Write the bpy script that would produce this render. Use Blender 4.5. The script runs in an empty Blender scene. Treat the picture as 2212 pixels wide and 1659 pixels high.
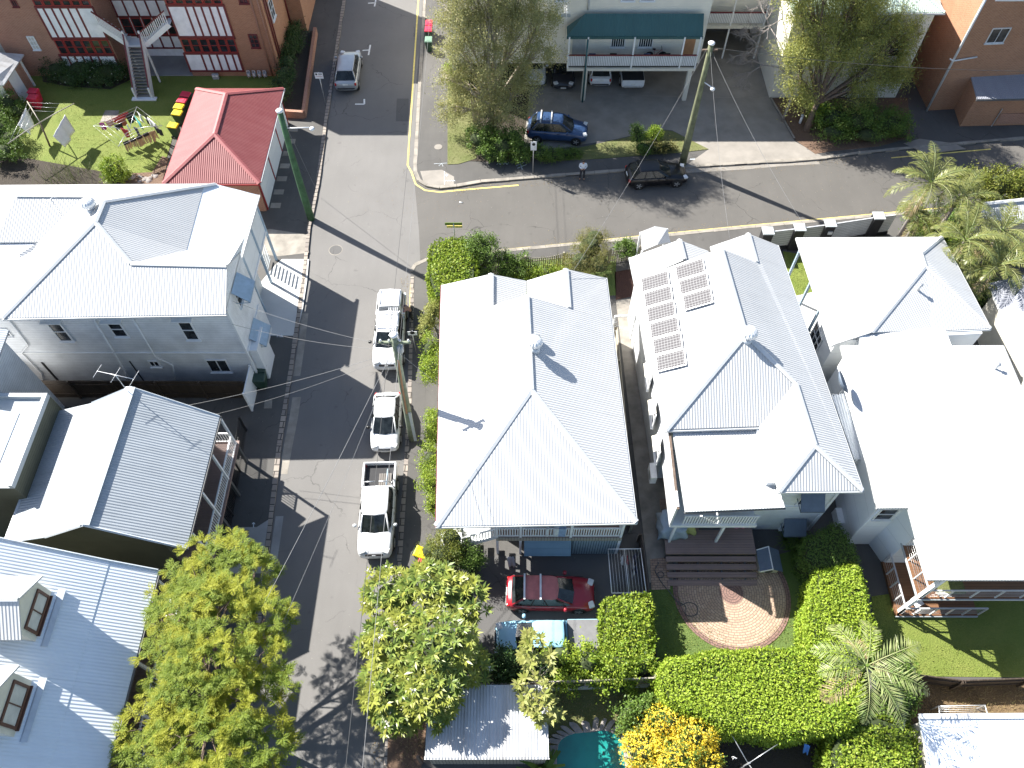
import bpy, bmesh, math, random
import numpy as np
from mathutils import Vector, Matrix
random.seed(7)
RNG = np.random.default_rng(7)
SC = bpy.context.scene
COL = SC.collection
# ------------------------------------------------------------------ camera geometry (drone 39 m up, looking north and down)
F = 1684.0
DELTA = math.radians(56.86)
H = 39.0
SD, CD = math.sin(DELTA), math.cos(DELTA)
def V(*a): return Vector(a)
def at(u, v, z=0.0):
    """survey: world point at height z seen at photo position u,v (2212 wide)"""
    x = (u-1106)/F; y = (829.5-v)/F
    t = (z-H)/(-SD+y*CD)
    return Vector((x*t, (CD+y*SD)*t, z))
def onY(u, v, Y):
    x = (u-1106)/F; y = (829.5-v)/F
    t = Y/(CD+y*SD)
    return Vector((x*t, Y, H+(-SD+y*CD)*t))
def onX(u, v, X):
    x = (u-1106)/F; y = (829.5-v)/F
    t = X/x
    return Vector((X, (CD+y*SD)*t, H+(-SD+y*CD)*t))
# ------------------------------------------------------------------ materials
MATS = {}
def newmat(name):
    m = bpy.data.materials.new(name); m.use_nodes = True
    nt = m.node_tree; b = nt.nodes['Principled BSDF']
    MATS[name] = m
    return m, nt, b
def N(nt, t, **kw):
    n = nt.nodes.new(t)
    for k, v in kw.items():
        if hasattr(n, k): setattr(n, k, v)
        else: n.inputs[k].default_value = v
    return n
def rgb(c): return (c[0], c[1], c[2], 1.0)
def mixcol(nt, fac, a, b, blend='MIX'):
    n = nt.nodes.new('ShaderNodeMix'); n.data_type = 'RGBA'; n.blend_type = blend
    for s, v in ((n.inputs[0], fac), (n.inputs[6], a), (n.inputs[7], b)):
        if hasattr(v, 'is_output'): nt.links.new(v, s)
        elif isinstance(v, (int, float)): s.default_value = v
        else: s.default_value = rgb(v)
    return n.outputs[2]
def ramp(nt, fac, p0, p1):
    n = nt.nodes.new('ShaderNodeMapRange'); n.inputs[1].default_value = p0; n.inputs[2].default_value = p1
    nt.links.new(fac, n.inputs[0]); return n.outputs[0]
def mth(nt, op, a, b=None):
    n = nt.nodes.new('ShaderNodeMath'); n.operation = op
    for s, v in ((n.inputs[0], a), (n.inputs[1], b)):
        if v is None: continue
        if hasattr(v, 'is_output'): nt.links.new(v, s)
        else: s.default_value = v
    return n.outputs[0]
def coords(nt, kind='Object', scale=(1, 1, 1)):
    tc = nt.nodes.new('ShaderNodeTexCoord'); mp = nt.nodes.new('ShaderNodeMapping')
    mp.inputs['Scale'].default_value = scale
    nt.links.new(tc.outputs[kind], mp.inputs[0]); return mp.outputs[0]
def noise(nt, vec, scale, detail=4, rough=0.6):
    n = nt.nodes.new('ShaderNodeTexNoise'); n.inputs['Scale'].default_value = scale
    n.inputs['Detail'].default_value = detail; n.inputs['Roughness'].default_value = rough
    nt.links.new(vec, n.inputs['Vector']); return n.outputs['Fac']
def bump(nt, b, h, dist, strength=1.0):
    n = nt.nodes.new('ShaderNodeBump'); n.inputs['Distance'].default_value = dist; n.inputs['Strength'].default_value = strength
    nt.links.new(h, n.inputs['Height']); nt.links.new(n.outputs[0], b.inputs['Normal'])
def plain(name, c, rough=0.6, metal=0.0, var=0.12, scale=3.0, coat=0.0, bmp=0.0):
    m, nt, b = newmat(name)
    vec = coords(nt)
    f = noise(nt, vec, scale)
    col = mixcol(nt, ramp(nt, f, .3, .7), [x*(1-var) for x in c], [min(1, x*(1+var)) for x in c])
    nt.links.new(col, b.inputs['Base Color'])
    b.inputs['Roughness'].default_value = rough; b.inputs['Metallic'].default_value = metal
    b.inputs['Coat Weight'].default_value = coat
    if bmp: bump(nt, b, noise(nt, vec, 25), bmp)
    return m
def corrugated(name, c, rough=0.45, pitch=0.136, depth=0.010, stain=0.10, dirt=None, metal=0.0, valley=0.0):
    m, nt, b = newmat(name)
    uv = coords(nt, 'UV'); sx = nt.nodes.new('ShaderNodeSeparateXYZ'); nt.links.new(uv, sx.inputs[0])
    w = mth(nt, 'SINE', mth(nt, 'MULTIPLY', sx.outputs[0], 2*math.pi/pitch))
    o = coords(nt)
    big = ramp(nt, noise(nt, o, 0.6, 3), .35, .75)
    st = nt.nodes.new('ShaderNodeTexNoise'); st.inputs['Scale'].default_value = 1.0; st.inputs['Detail'].default_value = 5
    nt.links.new(coords(nt, 'UV', (2.2, .25, 1)), st.inputs['Vector'])
    f = mth(nt, 'MULTIPLY', mth(nt, 'ADD', big, ramp(nt, st.outputs['Fac'], .45, .75)), .5)
    d = dirt or [x*(1-stain*2.2) for x in c]
    col = mixcol(nt, f, c, d)
    if valley: col = mixcol(nt, mth(nt, 'MULTIPLY', ramp(nt, w, -.2, -1), valley), col, [x*.45 for x in c])
    lap = mth(nt, 'LESS_THAN', mth(nt, 'FRACT', mth(nt, 'MULTIPLY', sx.outputs[0], 1/6.2)), .006)
    col = mixcol(nt, mth(nt, 'MULTIPLY', lap, .25), col, [x*.5 for x in c])
    nt.links.new(col, b.inputs['Base Color']); b.inputs['Roughness'].default_value = rough
    b.inputs['Metallic'].default_value = metal
    bump(nt, b, w, depth)
    return m
def boards(name, c, pitch=0.16, gap=0.10, rough=0.6, vertical=False, dark=0.45, stain=0.12, depth=0.012, vary=0.0):
    """weatherboards / planks: lines across v (or u)"""
    m, nt, b = newmat(name)
    uv = coords(nt, 'UV'); sx = nt.nodes.new('ShaderNodeSeparateXYZ'); nt.links.new(uv, sx.inputs[0])
    s = mth(nt, 'MULTIPLY', sx.outputs[0 if vertical else 1], 1/pitch)
    fr = mth(nt, 'FRACT', s)
    line = mth(nt, 'LESS_THAN', fr, gap)
    o = coords(nt)
    f = ramp(nt, noise(nt, o, 1.1, 5), .35, .75)
    col = mixcol(nt, f, c, [x*(1-stain*2) for x in c])
    if vary:
        wn = nt.nodes.new('ShaderNodeTexWhiteNoise'); wn.noise_dimensions = '1D'
        nt.links.new(mth(nt, 'FLOOR', s), wn.inputs['W'])
        col = mixcol(nt, wn.outputs['Value'], col, [x*(1-vary) for x in c])
    col = mixcol(nt, line, col, [x*dark for x in c])
    nt.links.new(col, b.inputs['Base Color']); b.inputs['Roughness'].default_value = rough
    bump(nt, b, fr, depth)
    return m
def bricks(name, c1, c2, mortar, scale=1.0, bw=.23, bh=.076, rough=.85, vary=0.3, msize=.012):
    m, nt, b = newmat(name)
    uv = coords(nt, 'UV')
    t = nt.nodes.new('ShaderNodeTexBrick'); nt.links.new(uv, t.inputs['Vector'])
    t.inputs['Color1'].default_value = rgb(c1); t.inputs['Color2'].default_value = rgb(c2); t.inputs['Mortar'].default_value = rgb(mortar)
    t.inputs['Scale'].default_value = 1.0; t.inputs['Brick Width'].default_value = bw*scale; t.inputs['Row Height'].default_value = bh*scale
    t.inputs['Mortar Size'].default_value = msize*scale
    f = ramp(nt, noise(nt, coords(nt), .9, 6), .3, .75)
    col = mixcol(nt, mth(nt, 'MULTIPLY', f, vary), t.outputs['Color'], [x*.45 for x in c1])
    nt.links.new(col, b.inputs['Base Color']); b.inputs['Roughness'].default_value = rough
    bump(nt, b, t.outputs['Fac'], -.006)
    return m
def asphalt(name, c, patch=0.18, speck=0.5, rough=.85, tint=(1, 1, 1)):
    m, nt, b = newmat(name)
    o = coords(nt)
    f1 = ramp(nt, noise(nt, o, .25, 5), .3, .7); f2 = ramp(nt, noise(nt, o, 30, 3, .7), .25, .75)
    f3 = ramp(nt, noise(nt, coords(nt, 'Object', (1.6, .22, 1)), 1.0, 4), .4, .7)
    base = [c[i]*tint[i] for i in range(3)]
    col = mixcol(nt, f1, [x*(1-patch) for x in base], [x*(1+patch) for x in base])
    col = mixcol(nt, mth(nt, 'MULTIPLY', f3, .35), col, [x*(1-patch*1.5) for x in base])
    col = mixcol(nt, mth(nt, 'MULTIPLY', f2, speck), col, [min(1, x*1.7) for x in base])
    vo = nt.nodes.new('ShaderNodeTexVoronoi'); vo.inputs['Scale'].default_value = 2.6; nt.links.new(o, vo.inputs['Vector'])
    sp = mth(nt, 'LESS_THAN', vo.outputs['Distance'], .045)
    col = mixcol(nt, mth(nt, 'MULTIPLY', sp, .6), col, (.35, .33, .28))
    dn = nt.nodes.new('ShaderNodeTexNoise'); dn.inputs['Scale'].default_value = 1.3; dn.inputs['Detail'].default_value = 4; nt.links.new(o, dn.inputs['Vector'])
    dv = nt.nodes.new('ShaderNodeVectorMath'); dv.operation = 'MULTIPLY_ADD'; nt.links.new(dn.outputs['Color'], dv.inputs[0]); dv.inputs[1].default_value = (.9,.9,0); nt.links.new(o, dv.inputs[2])
    vc = nt.nodes.new('ShaderNodeTexVoronoi'); vc.feature = 'DISTANCE_TO_EDGE'; vc.inputs['Scale'].default_value = .22; nt.links.new(dv.outputs[0], vc.inputs['Vector'])
    crack = mth(nt, 'MULTIPLY', mth(nt, 'LESS_THAN', vc.outputs['Distance'], .0045), ramp(nt, noise(nt, o, .35, 2), .45, .6))
    col = mixcol(nt, mth(nt, 'MULTIPLY', crack, .55), col, [x*.35 for x in base])
    oil = ramp(nt, noise(nt, o, 1.9, 2, .4), .68, .78); col = mixcol(nt, mth(nt, 'MULTIPLY', oil, .35), col, [x*.5 for x in base])
    nt.links.new(col, b.inputs['Base Color']); b.inputs['Roughness'].default_value = rough
    bump(nt, b, f2, .0025)
    return m
def lawn(name, c1, c2, c3):
    m, nt, b = newmat(name)
    o = coords(nt)
    f = ramp(nt, noise(nt, o, .9, 5), .3, .7); g = ramp(nt, noise(nt, o, 14, 4, .75), .3, .7)
    col = mixcol(nt, f, c1, c2); col = mixcol(nt, mth(nt, 'MULTIPLY', g, .6), col, c3)
    nt.links.new(col, b.inputs['Base Color']); b.inputs['Roughness'].default_value = .9
    bump(nt, b, g, .025)
    return m
def leafmat(name, cols, rough=.5, trans=.25, patch=None):
    m, nt, b = newmat(name)
    g = nt.nodes.new('ShaderNodeNewGeometry')
    r = nt.nodes.new('ShaderNodeValToRGB'); cr = r.color_ramp
    while len(cr.elements) < len(cols): cr.elements.new(.5)
    for i, c in enumerate(cols):
        cr.elements[i].position = i/(len(cols)-1); cr.elements[i].color = rgb(c)
    nt.links.new(g.outputs['Random Per Island'], r.inputs[0])
    o = coords(nt); f = ramp(nt, noise(nt, o, .9, 3), .35, .7)
    col = mixcol(nt, mth(nt, 'MULTIPLY', f, .5), r.outputs[0], cols[len(cols)//2])
    if patch:
        pf = ramp(nt, noise(nt, o, patch[1], 2, .4), .47, .56); col = mixcol(nt, pf, col, mixcol(nt, .55, col, patch[0]))
    nt.links.new(col, b.inputs['Base Color']); b.inputs['Roughness'].default_value = rough; b.inputs['Specular IOR Level'].default_value = .3
    tr = nt.nodes.new('ShaderNodeBsdfTranslucent'); nt.links.new(col, tr.inputs[0])
    mx = nt.nodes.new('ShaderNodeMixShader'); mx.inputs[0].default_value = trans
    nt.links.new(b.outputs[0], mx.inputs[1]); nt.links.new(tr.outputs[0], mx.inputs[2])
    nt.links.new(mx.outputs[0], nt.nodes['Material Output'].inputs[0])
    return m
def glassmat(name, c, rough=.08):
    m, nt, b = newmat(name)
    o = coords(nt); f = noise(nt, o, 2.2, 2)
    col = mixcol(nt, ramp(nt, f, .4, .65), c, [min(1, x*2.2+.006) for x in c])
    nt.links.new(col, b.inputs['Base Color'])
    b.inputs['Roughness'].default_value = rough; b.inputs['IOR'].default_value = 1.5
    return m
def paint(name, c, rough=.3, coat=.6, metal=0.0):
    m, nt, b = newmat(name)
    f = ramp(nt, noise(nt, coords(nt), 1.7, 5), .35, .75)
    nt.links.new(mixcol(nt, f, c, [x*.86 for x in c]), b.inputs['Base Color'])
    b.inputs['Roughness'].default_value = rough; b.inputs['Coat Weight'].default_value = coat; b.inputs['Coat Roughness'].default_value = .12
    b.inputs['Metallic'].default_value = metal
    return m
# ------------------------------------------------------------------ mesh builder
class MB:
    def __init__(s): s.v = []; s.f = []; s.sm = []
    def add(s, vs, fs, smooth=False):
        o = len(s.v); s.v += [tuple(p) for p in vs]
        s.f += [[i+o for i in q] for q in fs]; s.sm += [smooth]*len(fs); return s
    def box(s, lo, hi, M=None):
        x0, y0, z0 = lo; x1, y1, z1 = hi
        p = [V(x0,y0,z0),V(x1,y0,z0),V(x1,y1,z0),V(x0,y1,z0),V(x0,y0,z1),V(x1,y0,z1),V(x1,y1,z1),V(x0,y1,z1)]
        if M: p = [M @ q for q in p]
        return s.add(p, [[0,3,2,1],[4,5,6,7],[0,1,5,4],[1,2,6,5],[2,3,7,6],[3,0,4,7]])
    def cbox(s, c, d, rz=0, M=None):
        R = Matrix.Translation(Vector(c)) @ Matrix.Rotation(rz, 4, 'Z')
        if M: R = M @ R
        return s.box((-d[0]/2,-d[1]/2,-d[2]/2), (d[0]/2,d[1]/2,d[2]/2), R)
    def bar(s, a, b, w, h=None, up=(0,0,1)):
        """rectangular bar from a to b"""
        a, b = Vector(a), Vector(b); h = h or w
        d = (b-a); L = d.length
        if L < 1e-6: return s
        d = d/L; upv = Vector(up)
        if abs(d.dot(upv)) > .98: upv = V(0,1,0)
        r = d.cross(upv).normalized(); u = r.cross(d)
        p = []
        for q in (a, b):
            p += [q-r*w/2-u*h/2, q+r*w/2-u*h/2, q+r*w/2+u*h/2, q-r*w/2+u*h/2]
        return s.add(p, [[0,1,2,3],[7,6,5,4],[0,4,5,1],[1,5,6,2],[2,6,7,3],[3,7,4,0]])
    def tube(s, pts, rad, n=6, cap=True, smooth=True):
        pts = [Vector(p) for p in pts]
        if not hasattr(rad, '__len__'): rad = [rad]*len(pts)
        o = []; prev = None
        for i, p in enumerate(pts):
            d = (pts[min(i+1, len(pts)-1)]-pts[max(i-1, 0)])
            d = d.normalized() if d.length > 1e-9 else V(0,0,1)
            if prev is None:
                r = d.orthogonal().normalized()
            else:
                r = prev-d*prev.dot(d); r = r.normalized() if r.length > 1e-6 else d.orthogonal().normalized()
            prev = r; u = d.cross(r)
            o.append([p+(r*math.cos(2*math.pi*k/n)+u*math.sin(2*math.pi*k/n))*rad[i] for k in range(n)])
        vs = [q for ring in o for q in ring]; fs = []
        for i in range(len(pts)-1):
            for k in range(n):
                fs.append([i*n+k, i*n+(k+1)%n, (i+1)*n+(k+1)%n, (i+1)*n+k])
        s.add(vs, fs, smooth)
        if cap:
            b = len(s.v)-len(vs); s.f.append([b+k for k in range(n)][::-1]); s.f.append([b+(len(pts)-1)*n+k for k in range(n)]); s.sm += [False, False]
        return s
    def lathe(s, c, prof, n=16, smooth=True, axis='Z', M=None):
        c = Vector(c); vs = []; fs = []
        for r, z in prof:
            for k in range(n):
                a = 2*math.pi*k/n
                q = V(r*math.cos(a), r*math.sin(a), z)
                if axis == 'Y': q = V(q.x, q.z, q.y)
                if axis == 'X': q = V(q.z, q.x, q.y)
                if M: q = M @ q
                vs.append(c+q)
        m = len(prof)
        for i in range(m-1):
            for k in range(n): fs.append([i*n+k, i*n+(k+1)%n, (i+1)*n+(k+1)%n, (i+1)*n+k])
        s.add(vs, fs, smooth)
        b = len(s.v)-len(vs)
        s.f.append([b+k for k in range(n)][::-1]); s.f.append([b+(m-1)*n+k for k in range(n)]); s.sm += [False, False]
        return s
    def prism(s, poly, z0, z1):
        """vertical prism over a plan polygon (x,y)"""
        n = len(poly); vs = [(p[0], p[1], z0) for p in poly]+[(p[0], p[1], z1) for p in poly]
        a = sum(poly[i][0]*poly[(i+1)%n][1]-poly[(i+1)%n][0]*poly[i][1] for i in range(n))
        fs = [list(range(n))[::-1], [n+i for i in range(n)]]+[[i, (i+1)%n, n+(i+1)%n, n+i] for i in range(n)]
        if a < 0: fs = [q[::-1] for q in fs]
        return s.add(vs, fs)
    def quad(s, *p): return s.add(p, [list(range(len(p)))])
    def slab(s, faces, t):
        """faces: lists of 3D points of one connected surface, upward; gives it thickness t downward"""
        idx = {}; vs = []; fs = []
        for f in faces:
            q = []
            for p in f:
                k = tuple(round(c, 2) for c in p)
                if k not in idx: idx[k] = len(vs); vs.append(Vector(p))
                if not q or q[-1] != idx[k]: q.append(idx[k])
            if q[0] == q[-1]: q.pop()
            nrm = sum(((vs[q[i]]-vs[q[0]]).cross(vs[q[(i+1) % len(q)]]-vs[q[0]]) for i in range(1, len(q)-1)), V(0,0,0))
            if nrm.z < 0: q = q[::-1]
            fs.append(q)
        n = len(vs); edges = {}
        for q in fs:
            for i in range(len(q)): edges[(q[i], q[(i+1) % len(q)])] = 1
        out = [list(q) for q in fs]+[[i+n for i in q[::-1]] for q in fs]
        for (a, b) in edges:
            if (b, a) not in edges: out.append([b, a, a+n, b+n])
        return s.add(vs+[p-V(0,0,t) for p in vs], out)
    def build(s, name, mat, parent=None, uv=True, bevel=0, loc=None):
        me = bpy.data.meshes.new(name)
        me.from_pydata(s.v, [], s.f)
        me.polygons.foreach_set('use_smooth', s.sm)
        me.materials.append(mat if not isinstance(mat, str) else MATS[mat])
        if uv: autouv(me)
        me.update()
        o = bpy.data.objects.new(name, me); COL.objects.link(o)
        if parent: o.parent = parent
        if loc: o.location = loc
        if bevel:
            bv = o.modifiers.new('bevel', 'BEVEL'); bv.width = bevel; bv.segments = 2; bv.limit_method = 'ANGLE'
        return o
def autouv(me):
    uvl = me.uv_layers.new(name='UVMap'); d = uvl.data
    for p in me.polygons:
        n = p.normal
        if abs(n.z) > .9985: t, w = V(1,0,0), V(0,1,0)
        else:
            t = V(-n.y, n.x, 0).normalized(); w = n.cross(t)
        for li in p.loop_indices:
            c = me.vertices[me.loops[li].vertex_index].co
            d[li].uv = (c.dot(t), c.dot(w))
def npmesh(name, verts, quads, mat, parent=None):
    """fast mesh from numpy arrays: verts (n,3), quads (m,4)"""
    me = bpy.data.meshes.new(name)
    me.vertices.add(len(verts)); me.vertices.foreach_set('co', np.ascontiguousarray(verts, dtype=np.float32).ravel())
    k = quads.shape[1]
    me.loops.add(quads.size); me.loops.foreach_set('vertex_index', np.ascontiguousarray(quads, dtype=np.int32).ravel())
    me.polygons.add(len(quads)); me.polygons.foreach_set('loop_start', np.arange(0, quads.size, k, dtype=np.int32))
    me.polygons.foreach_set('loop_total', np.full(len(quads), k, dtype=np.int32))
    me.materials.append(MATS[mat] if isinstance(mat, str) else mat)
    me.update(calc_edges=True)
    o = bpy.data.objects.new(name, me); COL.objects.link(o)
    if parent: o.parent = parent
    return o
# ------------------------------------------------------------------ things
def thing(name, label, cat, loc=(0,0,0), rz=0, group=None):
    o = bpy.data.objects.new(name, None); COL.objects.link(o); o.empty_display_size = .3
    o.location = loc; o.rotation_euler = (0,0,rz); o['label'] = label; o['category'] = cat
    if group: o['group'] = group
    return o
def tag(o, label, cat, group=None):
    o['label'] = label; o['category'] = cat
    if group: o['group'] = group
    return o
def struct(name, mb, mat, label=None):
    o = mb.build(name, mat); o['kind'] = 'structure'
    if label: o['label'] = label
    return o
def dup(root, loc, rz, label, group=None):
    r = root.copy(); COL.objects.link(r); r.location = loc; r.rotation_euler = (0,0,rz); r['label'] = label
    if group: r['group'] = group
    for ch in list(root.children):
        c = ch.copy(); COL.objects.link(c); c.parent = r
        for g in ch.children:
            d = g.copy(); COL.objects.link(d); d.parent = c
    return r
def local(root, p): return Vector(p)-root.location
# ------------------------------------------------------------------ leaves
def unit(a): return a/np.maximum(np.linalg.norm(a, axis=1, keepdims=True), 1e-9)
def leafquads(p, d, nrm, L, W, fold=.0):
    """p base (n,3), d direction, nrm normal; diamond-like leaf quads"""
    n = len(p); d = unit(d); s = unit(np.cross(d, nrm)); u = np.cross(s, d)
    L = np.broadcast_to(np.asarray(L, float).reshape(-1, 1), (n, 1)); W = np.broadcast_to(np.asarray(W, float).reshape(-1, 1), (n, 1))
    a = p; b = p+d*L*.45+s*W*.5+u*W*fold; c = p+d*L; e = p+d*L*.45-s*W*.5+u*W*fold
    v = np.stack([a, b, c, e], 1).reshape(-1, 3)
    return v, np.arange(4*n).reshape(-1, 4)
def rand_unit(n): return unit(RNG.normal(size=(n, 3)))
def cat_quads(parts):
    vs = []; qs = []; o = 0
    for v, q in parts: vs.append(v); qs.append(q+o); o += len(v)
    return np.concatenate(vs), np.concatenate(qs)
SUN_E, SKY_S, EXPO = 5.0, 0.075, 1.5
# ================================================================== materials of the place
corrugated('roof_white', (.51,.515,.515), stain=.05, depth=.0075)
corrugated('roof_zinc', (.37,.40,.425), stain=.10, rough=.4)
corrugated('roof_pale_blue', (.74,.78,.82), stain=.06, depth=.007)
corrugated('roof_old', (.50,.51,.52), stain=.22, dirt=(.26,.24,.22))
corrugated('roof_red', (.20,.045,.047), stain=.16, rough=.55, dirt=(.25,.08,.078))
corrugated('roof_teal', (.035,.11,.115), stain=.1, pitch=.12)
corrugated('roof_grey', (.30,.31,.35), stain=.1)
corrugated('roof_mint', (.55,.68,.60), stain=.1)
plain('flashing_white', (.56,.57,.57), .45, var=.06)
plain('flashing_zinc', (.52,.56,.60), .4, var=.1)
plain('flashing_red', (.30,.085,.085), .5)
plain('gutter_dark', (.10,.10,.10), .5)
boards('weatherboard_white', (.82,.84,.86), .16, .08)
boards('weatherboard_cream', (.70,.67,.58), .16, .08)
boards('board_green_dark', (.11,.115,.08), .16, .1)
boards('block_cream', (.82,.79,.70), .20, .035, dark=.86, stain=.05)
boards('panel_white', (.82,.84,.84), 1.2, .012, dark=.6, stain=.03)
boards('deck_brown', (.30,.205,.175), .14, .09, dark=.5, vary=.2)
boards('deck_timber', (.24,.12,.06), .14, .09, dark=.45, vary=.3)
boards('fence_old', (.085,.062,.045), .15, .08, vertical=True, dark=.3, vary=.45, stain=.25)
boards('fence_pale', (.40,.36,.29), .15, .14, vertical=True, dark=.22, vary=.15)
boards('slat_blue', (.28,.36,.42), .13, .28, vertical=True, dark=.25)
boards('slat_white', (.75,.76,.77), .16, .16, dark=.35)
boards('slat_upright', (.74,.76,.77), .13, .30, vertical=True, dark=.35)
boards('door_blue', (.17,.27,.36), .33, .05, dark=.7)
boards('fence_sheet', (.50,.51,.47), .20, .3, dark=.6)
bricks('brick_red', (.42,.18,.11), (.32,.125,.075), (.42,.32,.25), 1.0)
bricks('brick_orange', (.46,.20,.10), (.36,.145,.07), (.42,.31,.22), 1.0)
bricks('brick_garage', (.40,.17,.10), (.32,.12,.07), (.36,.27,.2), 1.0)
plain('timber_white', (.76,.77,.77), .5, var=.05)
plain('render_white', (.74,.76,.77), .6, var=.05)
plain('render_cream', (.66,.63,.54), .6, var=.06)
plain('render_grey', (.42,.45,.46), .6, var=.08)
plain('trim_maroon', (.15,.025,.03), .5)
plain('trim_red', (.30,.03,.03), .45)
plain('panel_stucco', (.82,.83,.84), .75, var=.10, scale=2)
plain('awning_blue', (.33,.43,.52), .5)
plain('awning_slate', (.11,.14,.18), .6)
plain('black_paint', (.018,.018,.020), .5)
plain('steel', (.55,.56,.57), .35, .7)
plain('aluminium', (.70,.71,.72), .35, .3)
plain('white_plastic', (.78,.78,.78), .4)
plain('grey_plastic', (.34,.36,.37), .5)
plain('rubber', (.014,.014,.015), .8)
plain('trim_black', (.012,.012,.013), .4)
plain('curtain', (.55,.54,.50), .8)
glassmat('window_glass', (.016,.019,.022))
glassmat('car_glass', (.010,.013,.014))
plain('concrete_pale', (.25,.228,.20), .85, var=.16, scale=.8, bmp=.01)
plain('concrete_white', (.54,.54,.52), .8, var=.08, scale=.7)
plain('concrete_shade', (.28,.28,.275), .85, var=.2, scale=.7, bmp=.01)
plain('concrete_old', (.27,.245,.21), .9, var=.28, scale=1.2, bmp=.01)
bricks('kerb_stone', (.36,.31,.26), (.24,.21,.19), (.05,.045,.04), 1, .85, .4, vary=.35, msize=.03)
bricks('paver_tan', (.48,.33,.24), (.37,.24,.17), (.20,.15,.12), 1, .26, .13, vary=.15, msize=.014)
asphalt('asphalt_street', (.142,.136,.129), patch=.12, speck=.35)
asphalt('asphalt_side', (.095,.089,.081), patch=.16, speck=.4)
asphalt('asphalt_path', (.082,.078,.073), patch=.25, speck=.3)
asphalt('asphalt_patch', (.095,.092,.090), patch=.12, speck=.3)
lawn('lawn_green', (.15,.20,.03), (.21,.24,.05), (.085,.12,.015))
lawn('lawn_shade', (.10,.16,.035), (.14,.19,.045), (.06,.095,.018))  # darker copy of the lawn with shade put into its colour
lawn('lawn_dry', (.20,.20,.08), (.13,.16,.04), (.10,.10,.04))
lawn('dry_grass', (.20,.135,.07), (.15,.10,.05), (.09,.06,.03))
lawn('garden_soil', (.045,.034,.024), (.06,.045,.03), (.025,.02,.014))
lawn('mulch', (.10,.045,.03), (.07,.03,.022), (.04,.02,.015))
lawn('leaf_litter', (.22,.14,.09), (.15,.09,.06), (.08,.05,.035))
lawn('ground_dirt', (.085,.07,.052), (.06,.055,.035), (.04,.035,.025))
plain('paint_white', (.75,.75,.73), .7, var=.12, scale=6)
plain('paint_yellow', (.72,.58,.16), .7, var=.18, scale=4)
plain('chalk', (.62,.68,.72), .8)
plain('pole_green', (.045,.115,.05), .75, var=.35, scale=2.5)
plain('pole_grey_green', (.20,.23,.16), .8, var=.3, scale=2.5)
plain('pole_timber', (.15,.16,.09), .85, var=.35, scale=2)
plain('wood_brown', (.12,.055,.035), .6)
plain('wood_orange', (.42,.22,.11), .8)
plain('bark_pale', (.42,.36,.29), .9, var=.3, scale=6)
plain('bark_brown', (.14,.10,.075), .9, var=.3, scale=6)
plain('bark_grey', (.27,.24,.22), .9, var=.3, scale=6)
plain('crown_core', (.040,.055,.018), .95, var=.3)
plain('stone', (.30,.27,.25), .9, var=.3, scale=2.2, bmp=.02)
plain('wire_dark', (.05,.05,.05), .6)
plain('wire_pale', (.20,.20,.20), .7)
plain('wheel_rim', (.50,.51,.52), .35, .6)
plain('lamp_red', (.42,.015,.015), .25, coat=.5)
plain('lamp_clear', (.62,.64,.65), .15, coat=.6)
plain('plate_white', (.70,.70,.66), .5)
plain('skin', (.42,.24,.16), .6)
plain('shirt_white', (.72,.75,.80), .8)
plain('trousers_dark', (.025,.025,.032), .8)
plain('hair_dark', (.018,.014,.012), .6)
plain('towel_stripe', (.60,.62,.62), .9, var=.2, scale=8)
plain('towel_blue', (.25,.34,.48), .9, var=.2, scale=8)
plain('plastic_blue', (.10,.14,.24), .5)
plain('terracotta', (.38,.13,.075), .8)
# ================================================================== the ground
GZ = 0.10
def poly(name, mat, pts, z0, z1, label=None):
    return struct(name, MB().prism([(p[0], p[1]) for p in pts], z0, z1), mat, label)
def P(*pts, z=0.0): return [at(u, v, z) for u, v in pts]
g = MB(); g.box((-160,-60,-1.0), (160,220,-.03)); struct('ground', g, 'ground_dirt')
# --- carriageways
Lk = P((764,-120),(755,-60),(747,0),(708,260),(690,403),(672,490),(661,600),(633,803),(609,960),(581,1207),(556,1430),(530,1659),(515,1790))
Rk_up = P((919,-120),(916,-60),(914,0),(902,200),(893,357))
Rk_dn = P((887,600),(886,658),(880,880),(872,1020),(861,1169),(848,1375),(834,1582),(829,1659),(822,1790))
poly('street', 'asphalt_street', Lk+Rk_dn[::-1]+P((889,588),(897,574),(908,566))+P((905,500),(896,400))+Rk_up[::-1], -.5, 0.0, 'grey asphalt street running up the photo past the parked utes')
top_k = P((896,376),(904,394),(920,404),(948,409),(985,405),(1037,396),(1190,384),(1347,372),(1480,364),(1613,356),(1769,346),(1852,335),(2000,320),(2212,302),(2600,266))
bot_k = P((908,566),(930,556),(990,550),(1083,541),(1242,526),(1385,512),(1600,491),(1843,469),(2000,455),(2212,435),(2600,398))
poly('side_street', 'asphalt_side', [at(893,357)]+top_k+bot_k[::-1]+P((905,500),(896,400)), -.5, 0.0, 'darker asphalt side street crossing the photo to the right')
# --- raised sides (footpaths, yards)
def rev(a): return list(a)[::-1]
poly('footpath', 'asphalt_path', Lk+[V(-60,-4,0), V(-60,95,0), V(-17,95,0)], -.5, GZ, 'dark asphalt footpath on the left of the street')
poly('footpath', 'asphalt_path', rev(Rk_dn)+P((889,588),(897,574),(908,566))+bot_k[1:]+[V(60,20,0), V(60,-4,0)], -.5, GZ, 'asphalt footpath and yards south of the side street')
poly('footpath', 'asphalt_path', Rk_up+top_k+[V(70,100,0), V(-7.9,100,0)], -.5, GZ, 'asphalt footpath and yards north of the side street')
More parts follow.
